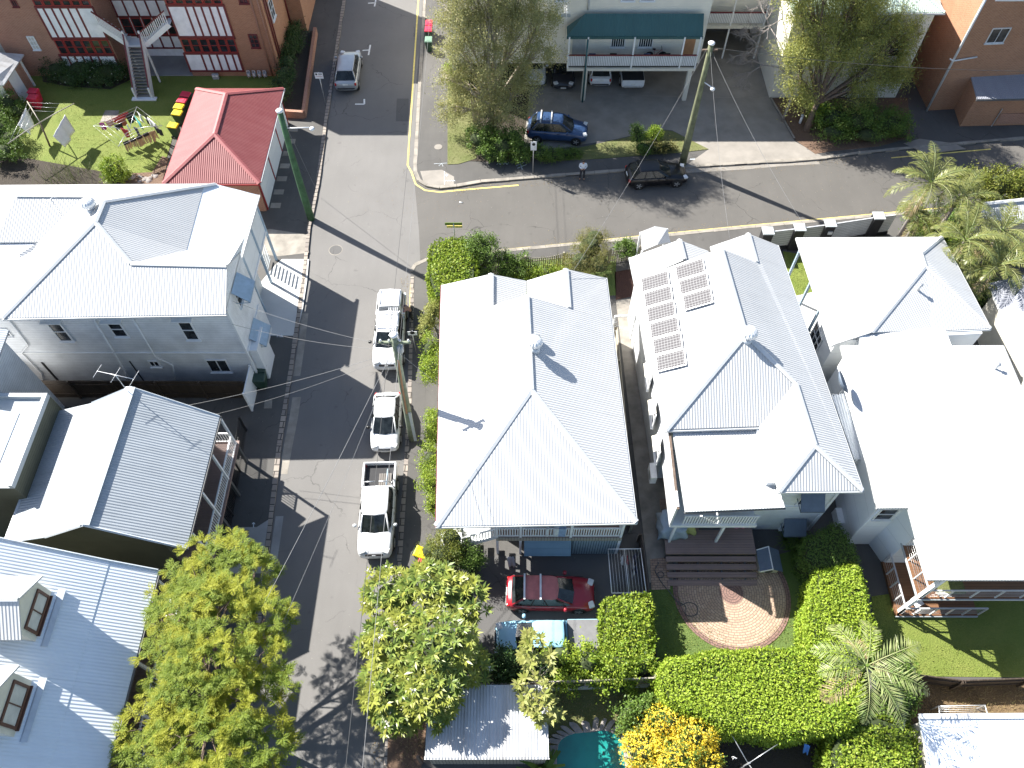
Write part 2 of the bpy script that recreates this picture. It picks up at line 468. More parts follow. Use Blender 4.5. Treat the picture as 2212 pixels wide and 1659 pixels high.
# kerb stones (real step, a little proud)
def kerb(name, line, w, mat, z=GZ+.015, label=None):
    mb = MB()
    for a, b in zip(line[:-1], line[1:]):
        a, b = Vector(a), Vector(b); L = (b-a).length; n = max(1, int(L/.9)); d = (b-a)/n
        for i in range(n):
            p = a+d*i+d*.01; q = a+d*(i+1)-d*.01; s = w*(1+.12*random.uniform(-1,1)); zz = z+random.uniform(-.006,.006)
            mb.bar(p+V(0,0,zz-.12), q+V(0,0,zz-.12), s, .24)
    return struct(name, mb, mat, label)
kerb('kerb', [p+V(-.12,0,0) for p in Lk], .26, 'kerb_stone', label='stone block kerb along the left of the street')
kerb('kerb', [p+V(.12,0,0) for p in Rk_dn], .24, 'kerb_stone', label='stone block kerb beside the parked utes')
kerb('kerb', [p+V(.14,0,0) for p in Rk_up]+[p+V(.05,.12,0) for p in top_k[:7]], .26, 'concrete_old', label='worn kerb round the corner of the garden')
kerb('kerb', [p+V(0,.12,0) for p in top_k[6:]], .26, 'concrete_old', label='kerb along the north of the side street')
kerb('kerb', [at(889,588),at(897,574)]+[p-V(0,.13,0) for p in bot_k], .26, 'concrete_old', label='kerb along the south of the side street')
# --- overlays, each 4 mm above what carries it
def sheet(name, mat, pts, z, label=None, t=.05): return poly(name, mat, pts, z-t, z, label)
def line_strip(name, mat, line, w, z, label=None):
    mb = MB(); line = [Vector(p) for p in line]; L = []; R = []
    for i, p in enumerate(line):
        d = (line[min(i+1, len(line)-1)]-line[max(i-1, 0)]).normalized(); n = V(-d.y, d.x, 0)
        L.append(V(p.x+n.x*w/2, p.y+n.y*w/2, z)); R.append(V(p.x-n.x*w/2, p.y-n.y*w/2, z))
    mb.slab([[L[i], L[i+1], R[i+1], R[i]] for i in range(len(L)-1)], .02)
    return struct(name, mb, mat, label)
# yellow no-stopping lines
line_strip('yellow_line', 'paint_yellow', [p+V(-.42,0,0) for p in Rk_up]+P((889,372),(898,398),(918,411),(950,415),(990,411),(1037,407),(1120,400)), .12, .006, 'yellow line round the corner of the garden')
line_strip('yellow_line', 'paint_yellow', P((887,700),(887,640),(889,600),(899,576),(914,565),(930,560)), .13, .006, 'yellow line at the lower street corner')
line_strip('yellow_line', 'paint_yellow', P((1040,545),(1083,540),(1242,525),(1385,510),(1600,489),(1843,467),(1930,459),(2100,443)), .12, .006, 'yellow line along the south of the side street')
line_strip('yellow_line', 'paint_yellow', P((1925,341),(2040,331),(2140,322)), .10, .006, 'short yellow line near the brick garage')
# parking bay ticks
for (a, b, c, d, lb) in (((883,9),(881+0,9),0,0,0),): pass
def tick(cross, stem, lb):
    mb = MB()
    for s in (cross, stem):
        if s: mb.bar(at(*s[0])+V(0,0,-.004), at(*s[1])+V(0,0,-.004), .13, .02)
    struct('bay_marking', mb, 'paint_white', lb)
tick(((813,-6),(809,14)), ((795,7),(811,6)), 'white parking tick at the top of the street')
tick(((800,97),(796,119)), ((783,109),(798,108)), 'white parking tick beside the silver car')
tick(((787,214),(787,225)), ((767,225),(787,225)), 'white parking corner behind the silver car')
sheet('road_patch', 'asphalt_patch', P((857,213),(883,213),(883,262),(855,262)), .004, 'darker patch of asphalt near the corner')
# shallow concrete gutter strips on the left
line_strip('gutter_strip', 'concrete_old', P((659,677),(652,740),(641,812)), .42, .004, 'concrete gutter strip before the concrete driveway')
line_strip('gutter_strip', 'concrete_old', P((641,858),(634,905),(622,965),(611,1024)), .5, .004, 'concrete gutter strip opposite the hatchback')
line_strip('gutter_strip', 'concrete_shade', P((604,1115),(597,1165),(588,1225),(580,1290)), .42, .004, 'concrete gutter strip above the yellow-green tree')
# manholes
def disc(name, mat, c, r, z, label, n=24):
    mb = MB(); mb.lathe((c[0], c[1], z-.02), [(r, 0), (r, .02)], n, smooth=False); return struct(name, mb, mat, label)
disc('manhole_cover', 'concrete_pale', at(947,320), .30, GZ+.02, 'pale round access cover in the corner footpath')
disc('manhole_cover', 'asphalt_patch', at(725,540), .42, .006, 'round asphalt access cover in the street')
disc('manhole_rim', 'concrete_old', at(725,540), .47, .003, 'worn rim round the access cover in the street')
sheet('access_pit', 'concrete_old', P((1584,0),(1,1)) if 0 else [at(1578/1+0,1500) for _ in ()] or P((976-8,855-11),(980,844),(979,872),(965,872)) if 0 else P((573,866),(589,866),(588,884),(571,884)), GZ+.006, 'small concrete pit lid in the dark footpath')
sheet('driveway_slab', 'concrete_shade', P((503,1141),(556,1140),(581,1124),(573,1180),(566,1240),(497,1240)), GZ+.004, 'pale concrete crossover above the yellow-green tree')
sheet('pit_grate', 'gutter_dark', P((514,1147),(539,1147),(538,1162),(513,1162)), GZ+.012, 'dark grate in the concrete crossover')
# left: concrete driveway of the white house
sheet('driveway_slab', 'concrete_white', P((596,574),(610,562),(668,562),(664,608),(655,668),(641,727),(560,727),(540,640)), GZ+.004, 'smooth white concrete driveway of the white house')
sheet('sunlit_footpath_sheet', 'concrete_old', P((560,500),(585,497),(664,509),(668,548),(600,556),(560,550)), GZ+.004, 'paler sheet for the sunlit footpath above the driveway')  # sunlit stretch of asphalt, the sun put into a paler sheet
# right: corner pad, grass, footpath panels
sheet('corner_pad', 'concrete_pale', P((908,372),(955,369),(981,384),(981,403),(940,404),(915,395)), GZ+.004, 'pale concrete ramp pad at the street corner')
sheet('verge_grass', 'lawn_dry', P((967,150),(1010,150),(1030,345),(990,357),(967,358)), GZ+.03, 'grass strip beside the paperbark garden')
sheet('garden_bed', 'garden_soil', P((972,120),(1150,150),(1130,318),(1150,338),(1060,352),(1000,350),(985,250)), GZ+.02, 'leafy soil under the paperbark')
sheet('verge_grass', 'lawn_dry', P((1150,342),(1250,322),(1330,305),(1425,283),(1452,286),(1530,325),(1480,331),(1300,345),(1170,352)), GZ+.035, 'patchy grass strip between footpath and parking court')
sheet('driveway_slab', 'concrete_pale', P((1090,40),(1655,40),(1662,214),(1690,262),(1716,308),(1786,345),(1700,352),(1480,360),(1530,325),(1452,284),(1425,281),(1330,303),(1235,318),(1130,338),(1100,240)), GZ+.004, 'wide concrete parking court of the cream flats')
line_strip('joint_line', 'concrete_old', P((1030,196),(1221,203),(1480,212),(1700,214)), .05, GZ+.008, 'joint across the parking court')
line_strip('joint_line', 'concrete_old', P((1221,203),(1226,240),(1232,300)), .04, GZ+.008, 'joint along the parking court')
line_strip('gutter_strip', 'concrete_pale', P((1480,369),(1613,361),(1690,354),(1769,350)), .45, .004, 'pale concrete gutter across the parking court entry')
sheet('garden_bed', 'leaf_litter', P((1663,214),(1960,214),(1965,300),(1900,318),(1790,330),(1760,335),(1718,306)), GZ+.02, 'leaf littered bed under the tall gum')
line_strip('garden_edge', 'concrete_old', P((1663,216),(1690,262),(1714,304)), .14, GZ+.16, 'low concrete edge of the gum tree bed')
sheet('crossover', 'concrete_pale', P((1950,312),(1985,302),(2060,312),(2085,324),(2000,334)), GZ+.006, 'sunlit crossover of the brick garage')
# top-left garden
sheet('back_lawn', 'lawn_green', P((60,150),(600,150),(610,192),(400,205),(350,385),(350,405),(-30,405),(-60,200)), GZ+.03, 'lawn behind the brick flats')
sheet('garden_bed', 'garden_soil', P((90,150),(270,140),(290,172),(240,196),(150,190),(95,180)), GZ+.05, 'dark planted bed under the flats windows')
sheet('rock_garden', 'leaf_litter', P((240,380),(330,375),(352,340),(365,345),(350,405),(230,405)), GZ+.045, 'rocky bed edge beside the red roofed garage')
sheet('garden_bed', 'garden_soil', P((-60,330),(60,345),(230,375),(270,405),(-60,405)), GZ+.05, 'dark reedy bed behind the white house')
sheet('stepping_slab', 'concrete_old', P((410,419),(452,419),(446,448),(404,448)) if 0 else P((393,419),(452,418),(446,436),(388,436)) if 0 else P((380,440),(382,440),(381,441)), GZ, 'x') if 0 else None
sheet('concrete_lid', 'concrete_old', P((398,420),(450,420),(445,440),(380,460)) if 0 else P((396/1.0,418),(397,418),(397,419)) if 0 else P((229,242),(259,242),(255,262),(218,267)), GZ+.05, 'square concrete lid in the back lawn')
# street-side bed of the flats with brick wall is built with the flats
# yards south
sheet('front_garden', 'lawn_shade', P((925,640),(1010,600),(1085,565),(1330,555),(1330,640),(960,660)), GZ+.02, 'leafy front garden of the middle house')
sheet('mulch_bed', 'mulch', P((1327,590),(1372,582),(1375,640),(1330,650)), GZ+.02, 'red mulch bed between the two middle houses')
sheet('side_path', 'concrete_old', P((1330,652),(1374,646),(1470,1258),(1402,1260)), GZ+.02, 'concrete path between the two middle houses')
sheet('brick_path', 'paver_tan', P((1403,1210),(1442,1205),(1447,1274),(1407,1276)), GZ+.03, 'brick paved path beside the deck')
sheet('driveway_slab', 'asphalt_patch', P((940,1205),(1345,1198),(1325,1330),(1330,1420),(1040,1420),(935,1320)), GZ+.004, 'dark driveway under the red wagon')
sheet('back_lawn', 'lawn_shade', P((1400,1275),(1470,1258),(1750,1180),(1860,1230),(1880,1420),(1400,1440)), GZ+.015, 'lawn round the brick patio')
sheet('side_lawn', 'lawn_green', P((1690,545),(1770,560),(1775,640),(1740,650),(1712,640)), GZ+.02, 'small lawn beside the third house')
sheet('side_slab', 'concrete_white', P((1705,645),(1790,625),(1800,740),(1760,760)), GZ+.03, 'pale side courtyard slab of the third house')
sheet('back_lawn', 'lawn_green', P((1880,1290),(2230,1240),(2230,1465),(2000,1462),(1890,1430)), GZ+.02, 'lawn below the timber deck')
sheet('dry_yard', 'dry_grass', P((1890,1475),(2230,1475),(2230,1570),(1890,1570)), GZ+.02, 'dry brown grass behind the low fence')
sheet('pool_yard', 'lawn_dry', P((1180,1490),(1460,1480),(1460,1680),(1150,1700)), GZ+.004, 'rough grass round the small pool')
sheet('litter_strip', 'leaf_litter', P((843,1480),(930,1470),(915,1640),(900,1700),(835,1700)), GZ+.02, 'leaf littered verge under the frangipani')
sheet('yard_dark', 'garden_soil', P((1500,1560),(1890,1560),(1890,1700),(1480,1700)), GZ+.02, 'dark yard behind the tall hedge')
# ================================================================== building kit
def zc(x0, y0, w):
    k = w/2212
    return lambda x, y: ((x0+x*k)*.576042, (y0+y*k)*.576042)
def hit(uv, a, b, c):
    """where the sight line at photo position uv meets the plane through a,b,c"""
    u, v = uv; x = (u-1106)/F; y = (829.5-v)/F
    d = V(x, CD+y*SD, -SD+y*CD); n = (b-a).cross(c-a)
    o = V(0,0,H); return o+d*((a-o).dot(n)/d.dot(n))
def A(uv, z): return at(uv[0], uv[1], z)
def roof(parent, faces, mat, t=.09, name='roof'):
    return MB().slab(faces, t).build(name, mat, parent)
def cap(parent, lines, mat, w=.26, name='ridge_capping', lift=.03):
    mb = MB()
    for a, b in lines:
        a, b = Vector(a), Vector(b); d = (b-a).normalized(); s = d.cross(V(0,0,1)).normalized(); u = s.cross(d)
        p = []
        for q in (a, b): p += [q-s*w/2-u*.025+V(0,0,lift), q+V(0,0,lift+.045), q+s*w/2-u*.025+V(0,0,lift), q-V(0,0,.03)]
        mb.add(p, [[0,1,5,4],[1,2,6,5],[2,3,7,6],[3,0,4,7],[0,3,2,1],[4,5,6,7]])
    return mb.build(name, mat, parent)
def gutter(parent, lines, mat='flashing_white', w=.13, h=.12, name='gutter'):
    mb = MB()
    for a, b in lines:
        a, b = Vector(a), Vector(b); d = (b-a).normalized(); mb.bar(a-V(0,0,.10)-d*.03, b-V(0,0,.10)+d*.03, w, h)
    return mb.build(name, mat, parent)
def window(parent, o, r, n, w, h, mull=0, rails=1, fr='timber_white', gl='window_glass', ft=.07, name='window', sill=True):
    """window centred on o, r: unit right, n: unit outward; frame with a pane sub-part"""
    o, r, n = Vector(o), Vector(r).normalized(), Vector(n).normalized(); u = V(0,0,1); mb = MB()
    def b(cx, cz, ww, hh, d=.06, off=.02):
        c = o+r*cx+u*cz+n*off; p = []
        for dn in (-d/2, d/2):
            p += [c-r*ww/2-u*hh/2+n*dn, c+r*ww/2-u*hh/2+n*dn, c+r*ww/2+u*hh/2+n*dn, c-r*ww/2+u*hh/2+n*dn]
        mb.add(p, [[3,2,1,0],[4,5,6,7],[0,1,5,4],[1,2,6,5],[2,3,7,6],[3,0,4,7]])
    b(-w/2, 0, ft, h+ft); b(w/2, 0, ft, h+ft); b(0, h/2, w-ft, ft)
    b(0, -h/2, w-ft, ft)
    if sill: b(0, -h/2-ft*.9, w+.16, .05, .14, .05)
    for i in range(mull): b(-w/2+w*(i+1)/(mull+1), 0, .04, h-ft, .05)
    for i in range(rails): b(0, -h/2+h*(i+1)/(rails+1), w-ft, .045, .045)
    f = mb.build(name, fr, parent)
    c = o+n*.006; p = [c-r*w/2-u*h/2, c+r*w/2-u*h/2, c+r*w/2+u*h/2, c-r*w/2+u*h/2]
    MB().add([q-n*.02 for q in p]+p, [[3,2,1,0],[4,5,6,7],[0,1,5,4],[1,2,6,5],[2,3,7,6],[3,0,4,7]]).build('pane', gl, f)
    return f
def winY(parent, Y, tl, br, sgn=-1, **k):
    a = onY(tl[0], tl[1], Y); b = onY(br[0], br[1], Y)
    return window(parent, V((a.x+b.x)/2, Y, (a.z+b.z)/2), V(1,0,0), V(0,sgn,0), abs(b.x-a.x), abs(a.z-b.z), **k)
def walls(parent, poly, z0, z1, mat, name='wall'):
    return MB().prism(poly, z0, z1).build(name, mat, parent)
def rect(x0, y0, x1, y1): return [(x0,y0),(x1,y0),(x1,y1),(x0,y1)]
def rail(parent, a, b, h, mat='timber_white', pitch=.13, bw=.05, top=.07, name='balustrade', z0=.08):
    a, b = Vector(a), Vector(b); mb = MB(); L = (b-a).length; n = max(2, int(L/pitch)); u = V(0,0,1)
    mb.bar(a+u*h, b+u*h, top, top); mb.bar(a+u*z0, b+u*z0, top*.8, top*.8)
    for i in range(n):
        p = a+(b-a)*((i+.5)/n); mb.bar(p+u*(z0+.03), p+u*(h-.03), bw, .025)
    return mb.build(name, mat, parent)
def posts(parent, pts, z1, w, mat, name='post', z0=0.0):
    for p in pts: MB().bar((p[0], p[1], z0), (p[0], p[1], z1), w).build(name, mat, parent)
def pipe(parent, pts, r, mat, name='downpipe'):
    return MB().tube(pts, r, 6).build(name, mat, parent)
def whirly(parent, c, r, mat='aluminium', label=None):
    """roof ventilator: ribbed ball on a neck, as a thing resting on the roof"""
    t = thing('roof_ventilator', label, 'roof vent', c)
    MB().lathe((0,0,-.25), [(r*.62, 0), (r*.62, .42)], 14).build('neck', 'flashing_zinc', t)
    mb = MB(); pr = []
    for i in range(9):
        a = math.pi*i/8; pr.append((max(.02, r*math.sin(a)), .22+r*.85*(1-math.cos(a))*.5*1.7))
    n = 28; vs = []; fs = []
    for rr, z in pr:
        for k in range(n):
            q = rr*(1.0 if k % 2 else .9); a = 2*math.pi*k/n; vs.append((q*math.cos(a), q*math.sin(a), z))
    for i in range(len(pr)-1):
        for k in range(n): fs.append([i*n+k, i*n+(k+1) % n, (i+1)*n+(k+1) % n, (i+1)*n+k])
    mb.add(vs, fs); mb.build('turbine', mat, t); return t
def awning(parent, o, r, n, w, drop, proj, mat='awning_blue', name='window_awning'):
    """sloped sheet window hood with side cheeks"""
    o, r, n = Vector(o), Vector(r).normalized(), Vector(n).normalized(); u = V(0,0,1)
    a = o-r*w/2; b = o+r*w/2; e = n*proj-u*drop
    mb = MB().slab([[a, b, b+e, a+e]], .03)
    k = 5; vs = []
    mb.add([a, a+e, a+e-u*.10, b, b+e, b+e-u*.10], [[0,2,1],[3,4,5],[1,2,5,4]])
    mb.bar(a+e-u*.05, o-r*w/2-u*drop*1.15, .03); mb.bar(b+e-u*.05, o+r*w/2-u*drop*1.15, .03)
    return mb.build(name, mat, parent)
def antenna(label, base, mast, boom, n, L, rz, name='tv_antenna', tilt=0):
    t = thing(name, label, 'antenna', base)
    MB().tube([(0,0,-.1),(0,0,mast)], .02, 6).build('mast', 'steel', t)
    d = V(math.cos(rz), math.sin(rz), tilt); s = V(-math.sin(rz), math.cos(rz), 0); mb = MB(); c = V(0,0,mast)
    mb.tube([c-d*boom/2, c+d*boom/2], .014, 5)
    for i in range(n):
        p = c+d*boom*(i/(n-1)-.5); q = L*(1-.35*i/n); mb.tube([p-s*q/2, p+s*q/2], .009, 4)
    mb.build('elements', 'aluminium', t); return t

# ================================================================== white two-storey house (left)
z5 = zc(0, 650, 1000)
T = thing('white_house', 'two storey white house with joined pale hip roofs beside the street', 'house', (-20, 28, 0))
def L(p): return Vector(p)-T.location
def LL(f): return [[L(p) for p in q] for q in f]
SWc = A(z5(20,1200), 7.1); SEc = A(z5(1872,1168), 7.1); PK = A(z5(790,405), 9.2)
g1 = hit(z5(1880,765), SWc, SEc, PK); g0 = hit(z5(1085,747), SWc, SEc, PK)
vE = A(z5(2000,645), 7.0); vM = A(z5(1545,640), 6.9)
PN = A(z5(860,235), 9.2); NE = A(z5(1790,87), 6.75); bN = A(z5(1690,110), 6.95)
vNE = A(z5(2145,178), 5.6); vSE = A(z5(1995,700), 5.6)
J = A(z5(700,185), 8.3); LW = A(z5(135,180), 8.3); Jv = A(z5(322,566), 7.1); LWe = A(z5(-40,570), 7.1); LWh = A(z5(-80,380), 7.4)
NWc = A(z5(-100,100), 6.9)
vE0 = vE; NE = hit(z5(1790,87), bN, vM, vNE); vSE = hit(z5(1995,700), bN, vM, vNE); vE = hit(z5(2000,645), bN, vM, vNE)
f_s = [SWc, SEc, g1, g0, PK]
f_w = [PK, PN, J, Jv, A(z5(160,670), 7.05), A(z5(155,830), 6.6), A(z5(-20,980), 6.4), A(z5(-60,1205), 6.9), SWc]
f_lw = [J, LW, LWh, LWe, Jv]
f_n = [NWc, NE, bN, PN, J, LW, LWh]
f_e = [PN, PK, g0, vM, bN]
f_wn = [g0, g1, vE0, vM]
f_v = [bN, NE, vNE, vSE, vE, vM]
roof(T, LL([f_s, f_w, f_lw, f_n, f_e, f_wn]), 'roof_white')
MB().slab(LL([[p-V(0,0,.02) for p in f_v]]), .08).build('verandah_roof', 'roof_pale_blue', T)
cap(T, [[L(a), L(b)] for a, b in ((SWc, PK), (PK, PN), (PN, NE), (PK, g0), (g0, g1), (PN, J), (J, LW))], 'flashing_white')
gutter(T, [[L(a), L(b)] for a, b in ((SWc, SEc), (vNE, vSE), (NWc, NE))], 'flashing_white')
MB().bar(L(SWc)+V(.3,.06,-.02), L(SEc)+V(0,.06,-.02), .07, .05).build('gutter_shadow_strip', 'gutter_dark', T)  # dark bar standing in for the shadow under the gutter
YS = SEc.y+.42; XE = SEc.x-.12
wp = [(-29, YS), (XE, YS), (XE, vE0.y-.15), (vM.x-.15, vE0.y-.15), (vM.x-.15, 34.2), (-29, 34.2)]
walls(T, [(p[0]+20, p[1]-28) for p in wp], 0, 6.95, 'weatherboard_white')
# gable infill on the street end
MB().add([L(p) for p in (V(XE, YS, 6.9), V(XE, vE.y, 6.9), V(XE, g1.y, g1.z-.1), V(XE-.1, YS, 6.9), V(XE-.1, vE.y, 6.9), V(XE-.1, g1.y, g1.z-.1))], [[0,1,2],[5,4,3],[0,3,4,1],[1,4,5,2],[2,5,3,0]]).build('gable', 'weatherboard_white', T)
mb = MB()  # floor line trim
for zz in (3.05,): mb.bar(L((-29, YS-.03, zz)), L((XE+.03, YS-.03, zz)), .06, .12); mb.bar(L((XE+.03, YS, zz)), L((XE+.03, 29, zz)), .06, .12)
mb.bar(L((XE+.01, YS-.02, .1)), L((XE+.01, YS-.02, 6.9)), .12); mb.build('trim', 'timber_white', T)
for tl, br, kw in (((380,1235),(610,1388),dict(rails=1)), ((875,1232),(1068,1350),dict(rails=1)), ((1462,1220),(1658,1377),dict(rails=1)), ((-40,1290),(100,1345),dict(mull=1, rails=0)), ((1703,1547),(1922,1643),dict(mull=1, rails=0)), ((1228,1556),(1335,1599),dict(mull=1, rails=0))):
    a = onY(*z5(*tl), YS-.03); b = onY(*z5(*br), YS-.03)
    window(T, L(((a.x+b.x)/2, YS-.03, (a.z+b.z)/2)), V(1,0,0), V(0,-1,0), abs(b.x-a.x), abs(a.z-b.z), **kw)
    if kw.get('rails') == 1: MB().box(L((min(a.x,b.x)-.2, YS-.3, max(a.z,b.z)+.12)), L((max(a.x,b.x)+.2, YS-.01, max(a.z,b.z)+.17))).build('window_hood', 'timber_white', T)
for tl, br in (((355,1568),(540,1795)), ((1070,1558),(1245,1790))):
    a = onY(*z5(*tl), YS-.02); b = onY(*z5(*br), YS-.02)
    MB().box(L((a.x, YS-.04, max(.1, b.z))), L((b.x, YS+.02, a.z))).build('door', 'black_paint', T)
for pts in (((770,1200),(1045,1655),(1060,1800)), ((1095,1195),(1285,1520),(1430,1590),(1470,1790)), ((75,1215),(235,1425),(180,1490),(340,1655),(390,1800))):
    pipe(T, [L(onY(*z5(*p), YS-.08)) for p in pts], .05, 'timber_white')
# enclosed verandah on the north-east, on posts
Xv = vNE.x-.25
MB().box(L((Xv-.12, vSE.y+.4, 2.9)), L((Xv, vNE.y-.25, 5.45))).build('verandah_panel', 'panel_white', T)
MB().box(L((XE-.9, vSE.y+.4, 2.75)), L((Xv+.05, vNE.y-.2, 2.9))).build('verandah_floor', 'timber_white', T)
for yy in (vNE.y-.3, (vNE.y+vSE.y)/2+.3, vSE.y+.5): MB().bar(L((Xv, yy, 0)), L((Xv, yy, 5.45)), .14).build('post', 'awning_blue', T)
mb = MB()
for k in range(8): mb.bar(L((Xv-.35, vNE.y-.4, .3+k*.26)), L((Xv-.35, vNE.y-1.5, .3+k*.26)), .03, .10)
mb.build('slat_screen', 'render_grey', T)
MB().box(L((Xv-.6, vNE.y-2.6, 0)), L((Xv-.5, vSE.y+.5, 2.7))).build('undercroft_wall', 'render_grey', T)
awY = onX(*z5(1965,960), XE+.02); a2 = onX(*z5(2105,1330), XE+.02)
for q, w_ in ((awY, 1.5), (a2, 1.5)):
    c = V(XE+.02, q.y, q.z+.55)
    window(T, L(c-V(0,0,.85)), V(0,1,0), V(1,0,0), 1.1, 1.3)
    awning(T, L(c), V(0,1,0), V(1,0,0), w_, .75, .8)
# projecting lower street bay and gate
MB().box(L((XE+.03, YS+.2, .1)), L((XE+.5, YS+1.9, 3.0))).build('street_bay', 'render_white', T)
whirly(T, A(z5(765,310), 8.75), .42, label='round white turbine vent on the white two storey house roof')
antenna('flat television antenna on the far left white roof', A(z5(510,345), 7.9), 1.2, 1.0, 4, .9, 1.2)
antenna('thin leaning antenna below the turbine vent of the white house', A(z5(580,450), 8.0), .6, .6, 3, .5, .3)
acb = onY(*z5(130,1600), YS-.25)
t = thing('air_conditioner', 'white air conditioner unit on the wall of the white two storey house', 'air conditioner', (acb.x, YS-.27, acb.z-.3))
MB().box((-.42,-.15,0), (.42,.15,.6)).build('casing', 'white_plastic', t, bevel=.03); MB().lathe((.08,-.152,.3), [(.22,0),(.22,.01)], 16, axis='Y').build('fan_grille', 'grey_plastic', t)

# ================================================================== gabled house below it
zG = zc(0, 1300, 1000)
T = thing('gabled_house', 'low weatherboard house with striped grey gable roof behind the old fence', 'house', (-19, 17, 0))
rN = A(zG(1080,335), 7.0); rS = A(zG(693,1480), 7.0); eN = A(zG(1822,578), 5.0); eS = A(zG(1545,1675), 5.0)
X2 = rN.x-2.5; zb = 5.6
kN = V(X2, rN.y-.05, zb); kS = V(X2, rS.y, zb); lN = A(zG(420,622), 4.85); lS = V(lN.x, rS.y, 4.85); lN = V(lN.x, rN.y-.1, 4.85)
roof(T, LL([[rN, rS, eS, eN], [rN, kN, kS, rS]]), 'roof_zinc')
MB().slab(LL([[kN-V(0,0,.015), lN, lS, kS-V(0,0,.015)]]), .08).build('verandah_roof', 'roof_zinc', T)
cap(T, [[L(rN), L(rS)]], 'flashing_zinc', .5)
gutter(T, [[L(eN), L(eS)]], 'gutter_dark'); gutter(T, [[L(lN), L(lS)]], 'flashing_zinc', .3)
for q_ in ((rN, eN), (rS, eS), (rN, kN), (rS, kS)): cap(T, [[L(q_[0]), L(q_[1])]], 'flashing_zinc', .12, 'barge_board')
wx0, wx1, wy0, wy1 = lN.x+.4, eN.x-1.6, rS.y+.25, rN.y-.3
walls(T, [(p[0]+19, p[1]-17) for p in rect(wx0, wy0, wx1, wy1)], 0, 4.75, 'board_green_dark')
for yy in (wy0+.02, wy1-.02):
    MB().add([L(p) for p in (V(wx0, yy, 4.6), V(wx1, yy, 4.6), V(wx1, yy, 5.4), V(rN.x, yy, 6.85), V(X2, yy, 5.5), V(wx0, yy-.0, 4.8))]+[L(p) for p in (V(wx0, yy-.08, 4.6), V(wx1, yy-.08, 4.6), V(wx1, yy-.08, 5.4), V(rN.x, yy-.08, 6.85), V(X2, yy-.08, 5.5), V(wx0, yy-.08, 4.8))],
             [[0,1,2,3,4,5],[11,10,9,8,7,6],[0,6,7,1],[1,7,8,2],[2,8,9,3],[3,9,10,4]]).build('gable', 'board_green_dark', T)
MB().box(L((wx1-.02, wy0+.1, 0)), L((wx1+.05, wy1-.1, 2.0))).build('undercroft_dark_sheet', 'black_paint', T)  # black sheet added for the darkness under the verandah floor
# street verandah with white balustrade
xv = eN.x-.12
MB().box(L((wx1, wy0, 2.0)), L((xv+.25, wy1, 2.15))).build('verandah_floor', 'deck_brown', T)
ys = [wy0+.2+(wy1-wy0-.4)*i/3 for i in range(4)]
for i in range(4): MB().bar(L((xv+.1, ys[i], 2.15)), L((xv+.1, ys[i], 4.9)), .11).build('post', 'timber_white', T); MB().bar(L((xv+.1, ys[i], 0)), L((xv+.1, ys[i], 2.0)), .14).build('stump', 'gutter_dark', T)  # lower posts darkened, undercroft shade put into their colour
for i in range(3): rail(T, L((xv+.12, ys[i]+.1, 2.15)), L((xv+.12, ys[i+1]-.1, 2.15)), .95, pitch=.14)
rail(T, L((xv+.1, wy1-.1, 2.15)), L((wx1, wy1-.1, 2.15)), .95, pitch=.14)
mb = MB()
for k in range(8): mb.box(L((xv-.9, wy1+.05+k*.0-1.0, 0)), L((xv-.8, wy1-.9, .1)))
mb.build('step_post', 'concrete_shade', T)
antenna('long boom television antenna on the ridge of the gabled grey house', rN+V(0,-.3,0), 1.5, 1.9, 3, 1.0, 2.9)

# boxy roofed house on the far left
zL = lambda x, y: ((x*500/1382)*.576042, (1400+y*500/1382)*.576042)
T = thing('parapet_house', 'dark walled house with teal gutter roof on the far left edge', 'house', (-26, 18, 0))
a, b = A(zL(500,215), 6.2), A(zL(85,1175), 6.2)
mx = a.x; y1, y0 = a.y, b.y
walls(T, [(p[0]+26, p[1]-18) for p in rect(-31, y0, mx, y1)], 0, 6.0, 'board_green_dark')
mb = MB(); mb.box(L((-31, y0, 6.0)), L((mx-.2, y1-.2, 6.06))); mb.build('box_gutter', 'render_grey', T)
mb = MB(); mb.box(L((mx-.2, y0, 6.0)), L((mx, y1, 6.3))); mb.box(L((-31, y1-.2, 6.0)), L((mx-.2, y1, 6.3))); mb.build('parapet', 'render_grey', T)
q0 = A(zL(200,410), 6.1)
MB().slab(LL([[V(q0.x, q0.y, 6.1), V(q0.x, y0+.3, 6.1), V(q0.x-4, y0+.3, 7.6), V(q0.x-4, q0.y, 7.6)]]), .1).build('roof', 'roof_pale_blue', T)
MB().slab(LL([[V(q0.x-1.6, y1+3.4, 7.0), V(q0.x-1.4, y1-.3, 7.0), V(q0.x-6, y1-.3, 8.0), V(q0.x-6, y1+3.4, 8.0)]]), .1).build('upper_roof', 'roof_zinc', T)
walls(T, [(p[0]+26, p[1]-18) for p in rect(-31, y1-.3, q0.x-1.9, y1+3.0)], 0, 6.9, 'weatherboard_white', 'upper_wall')

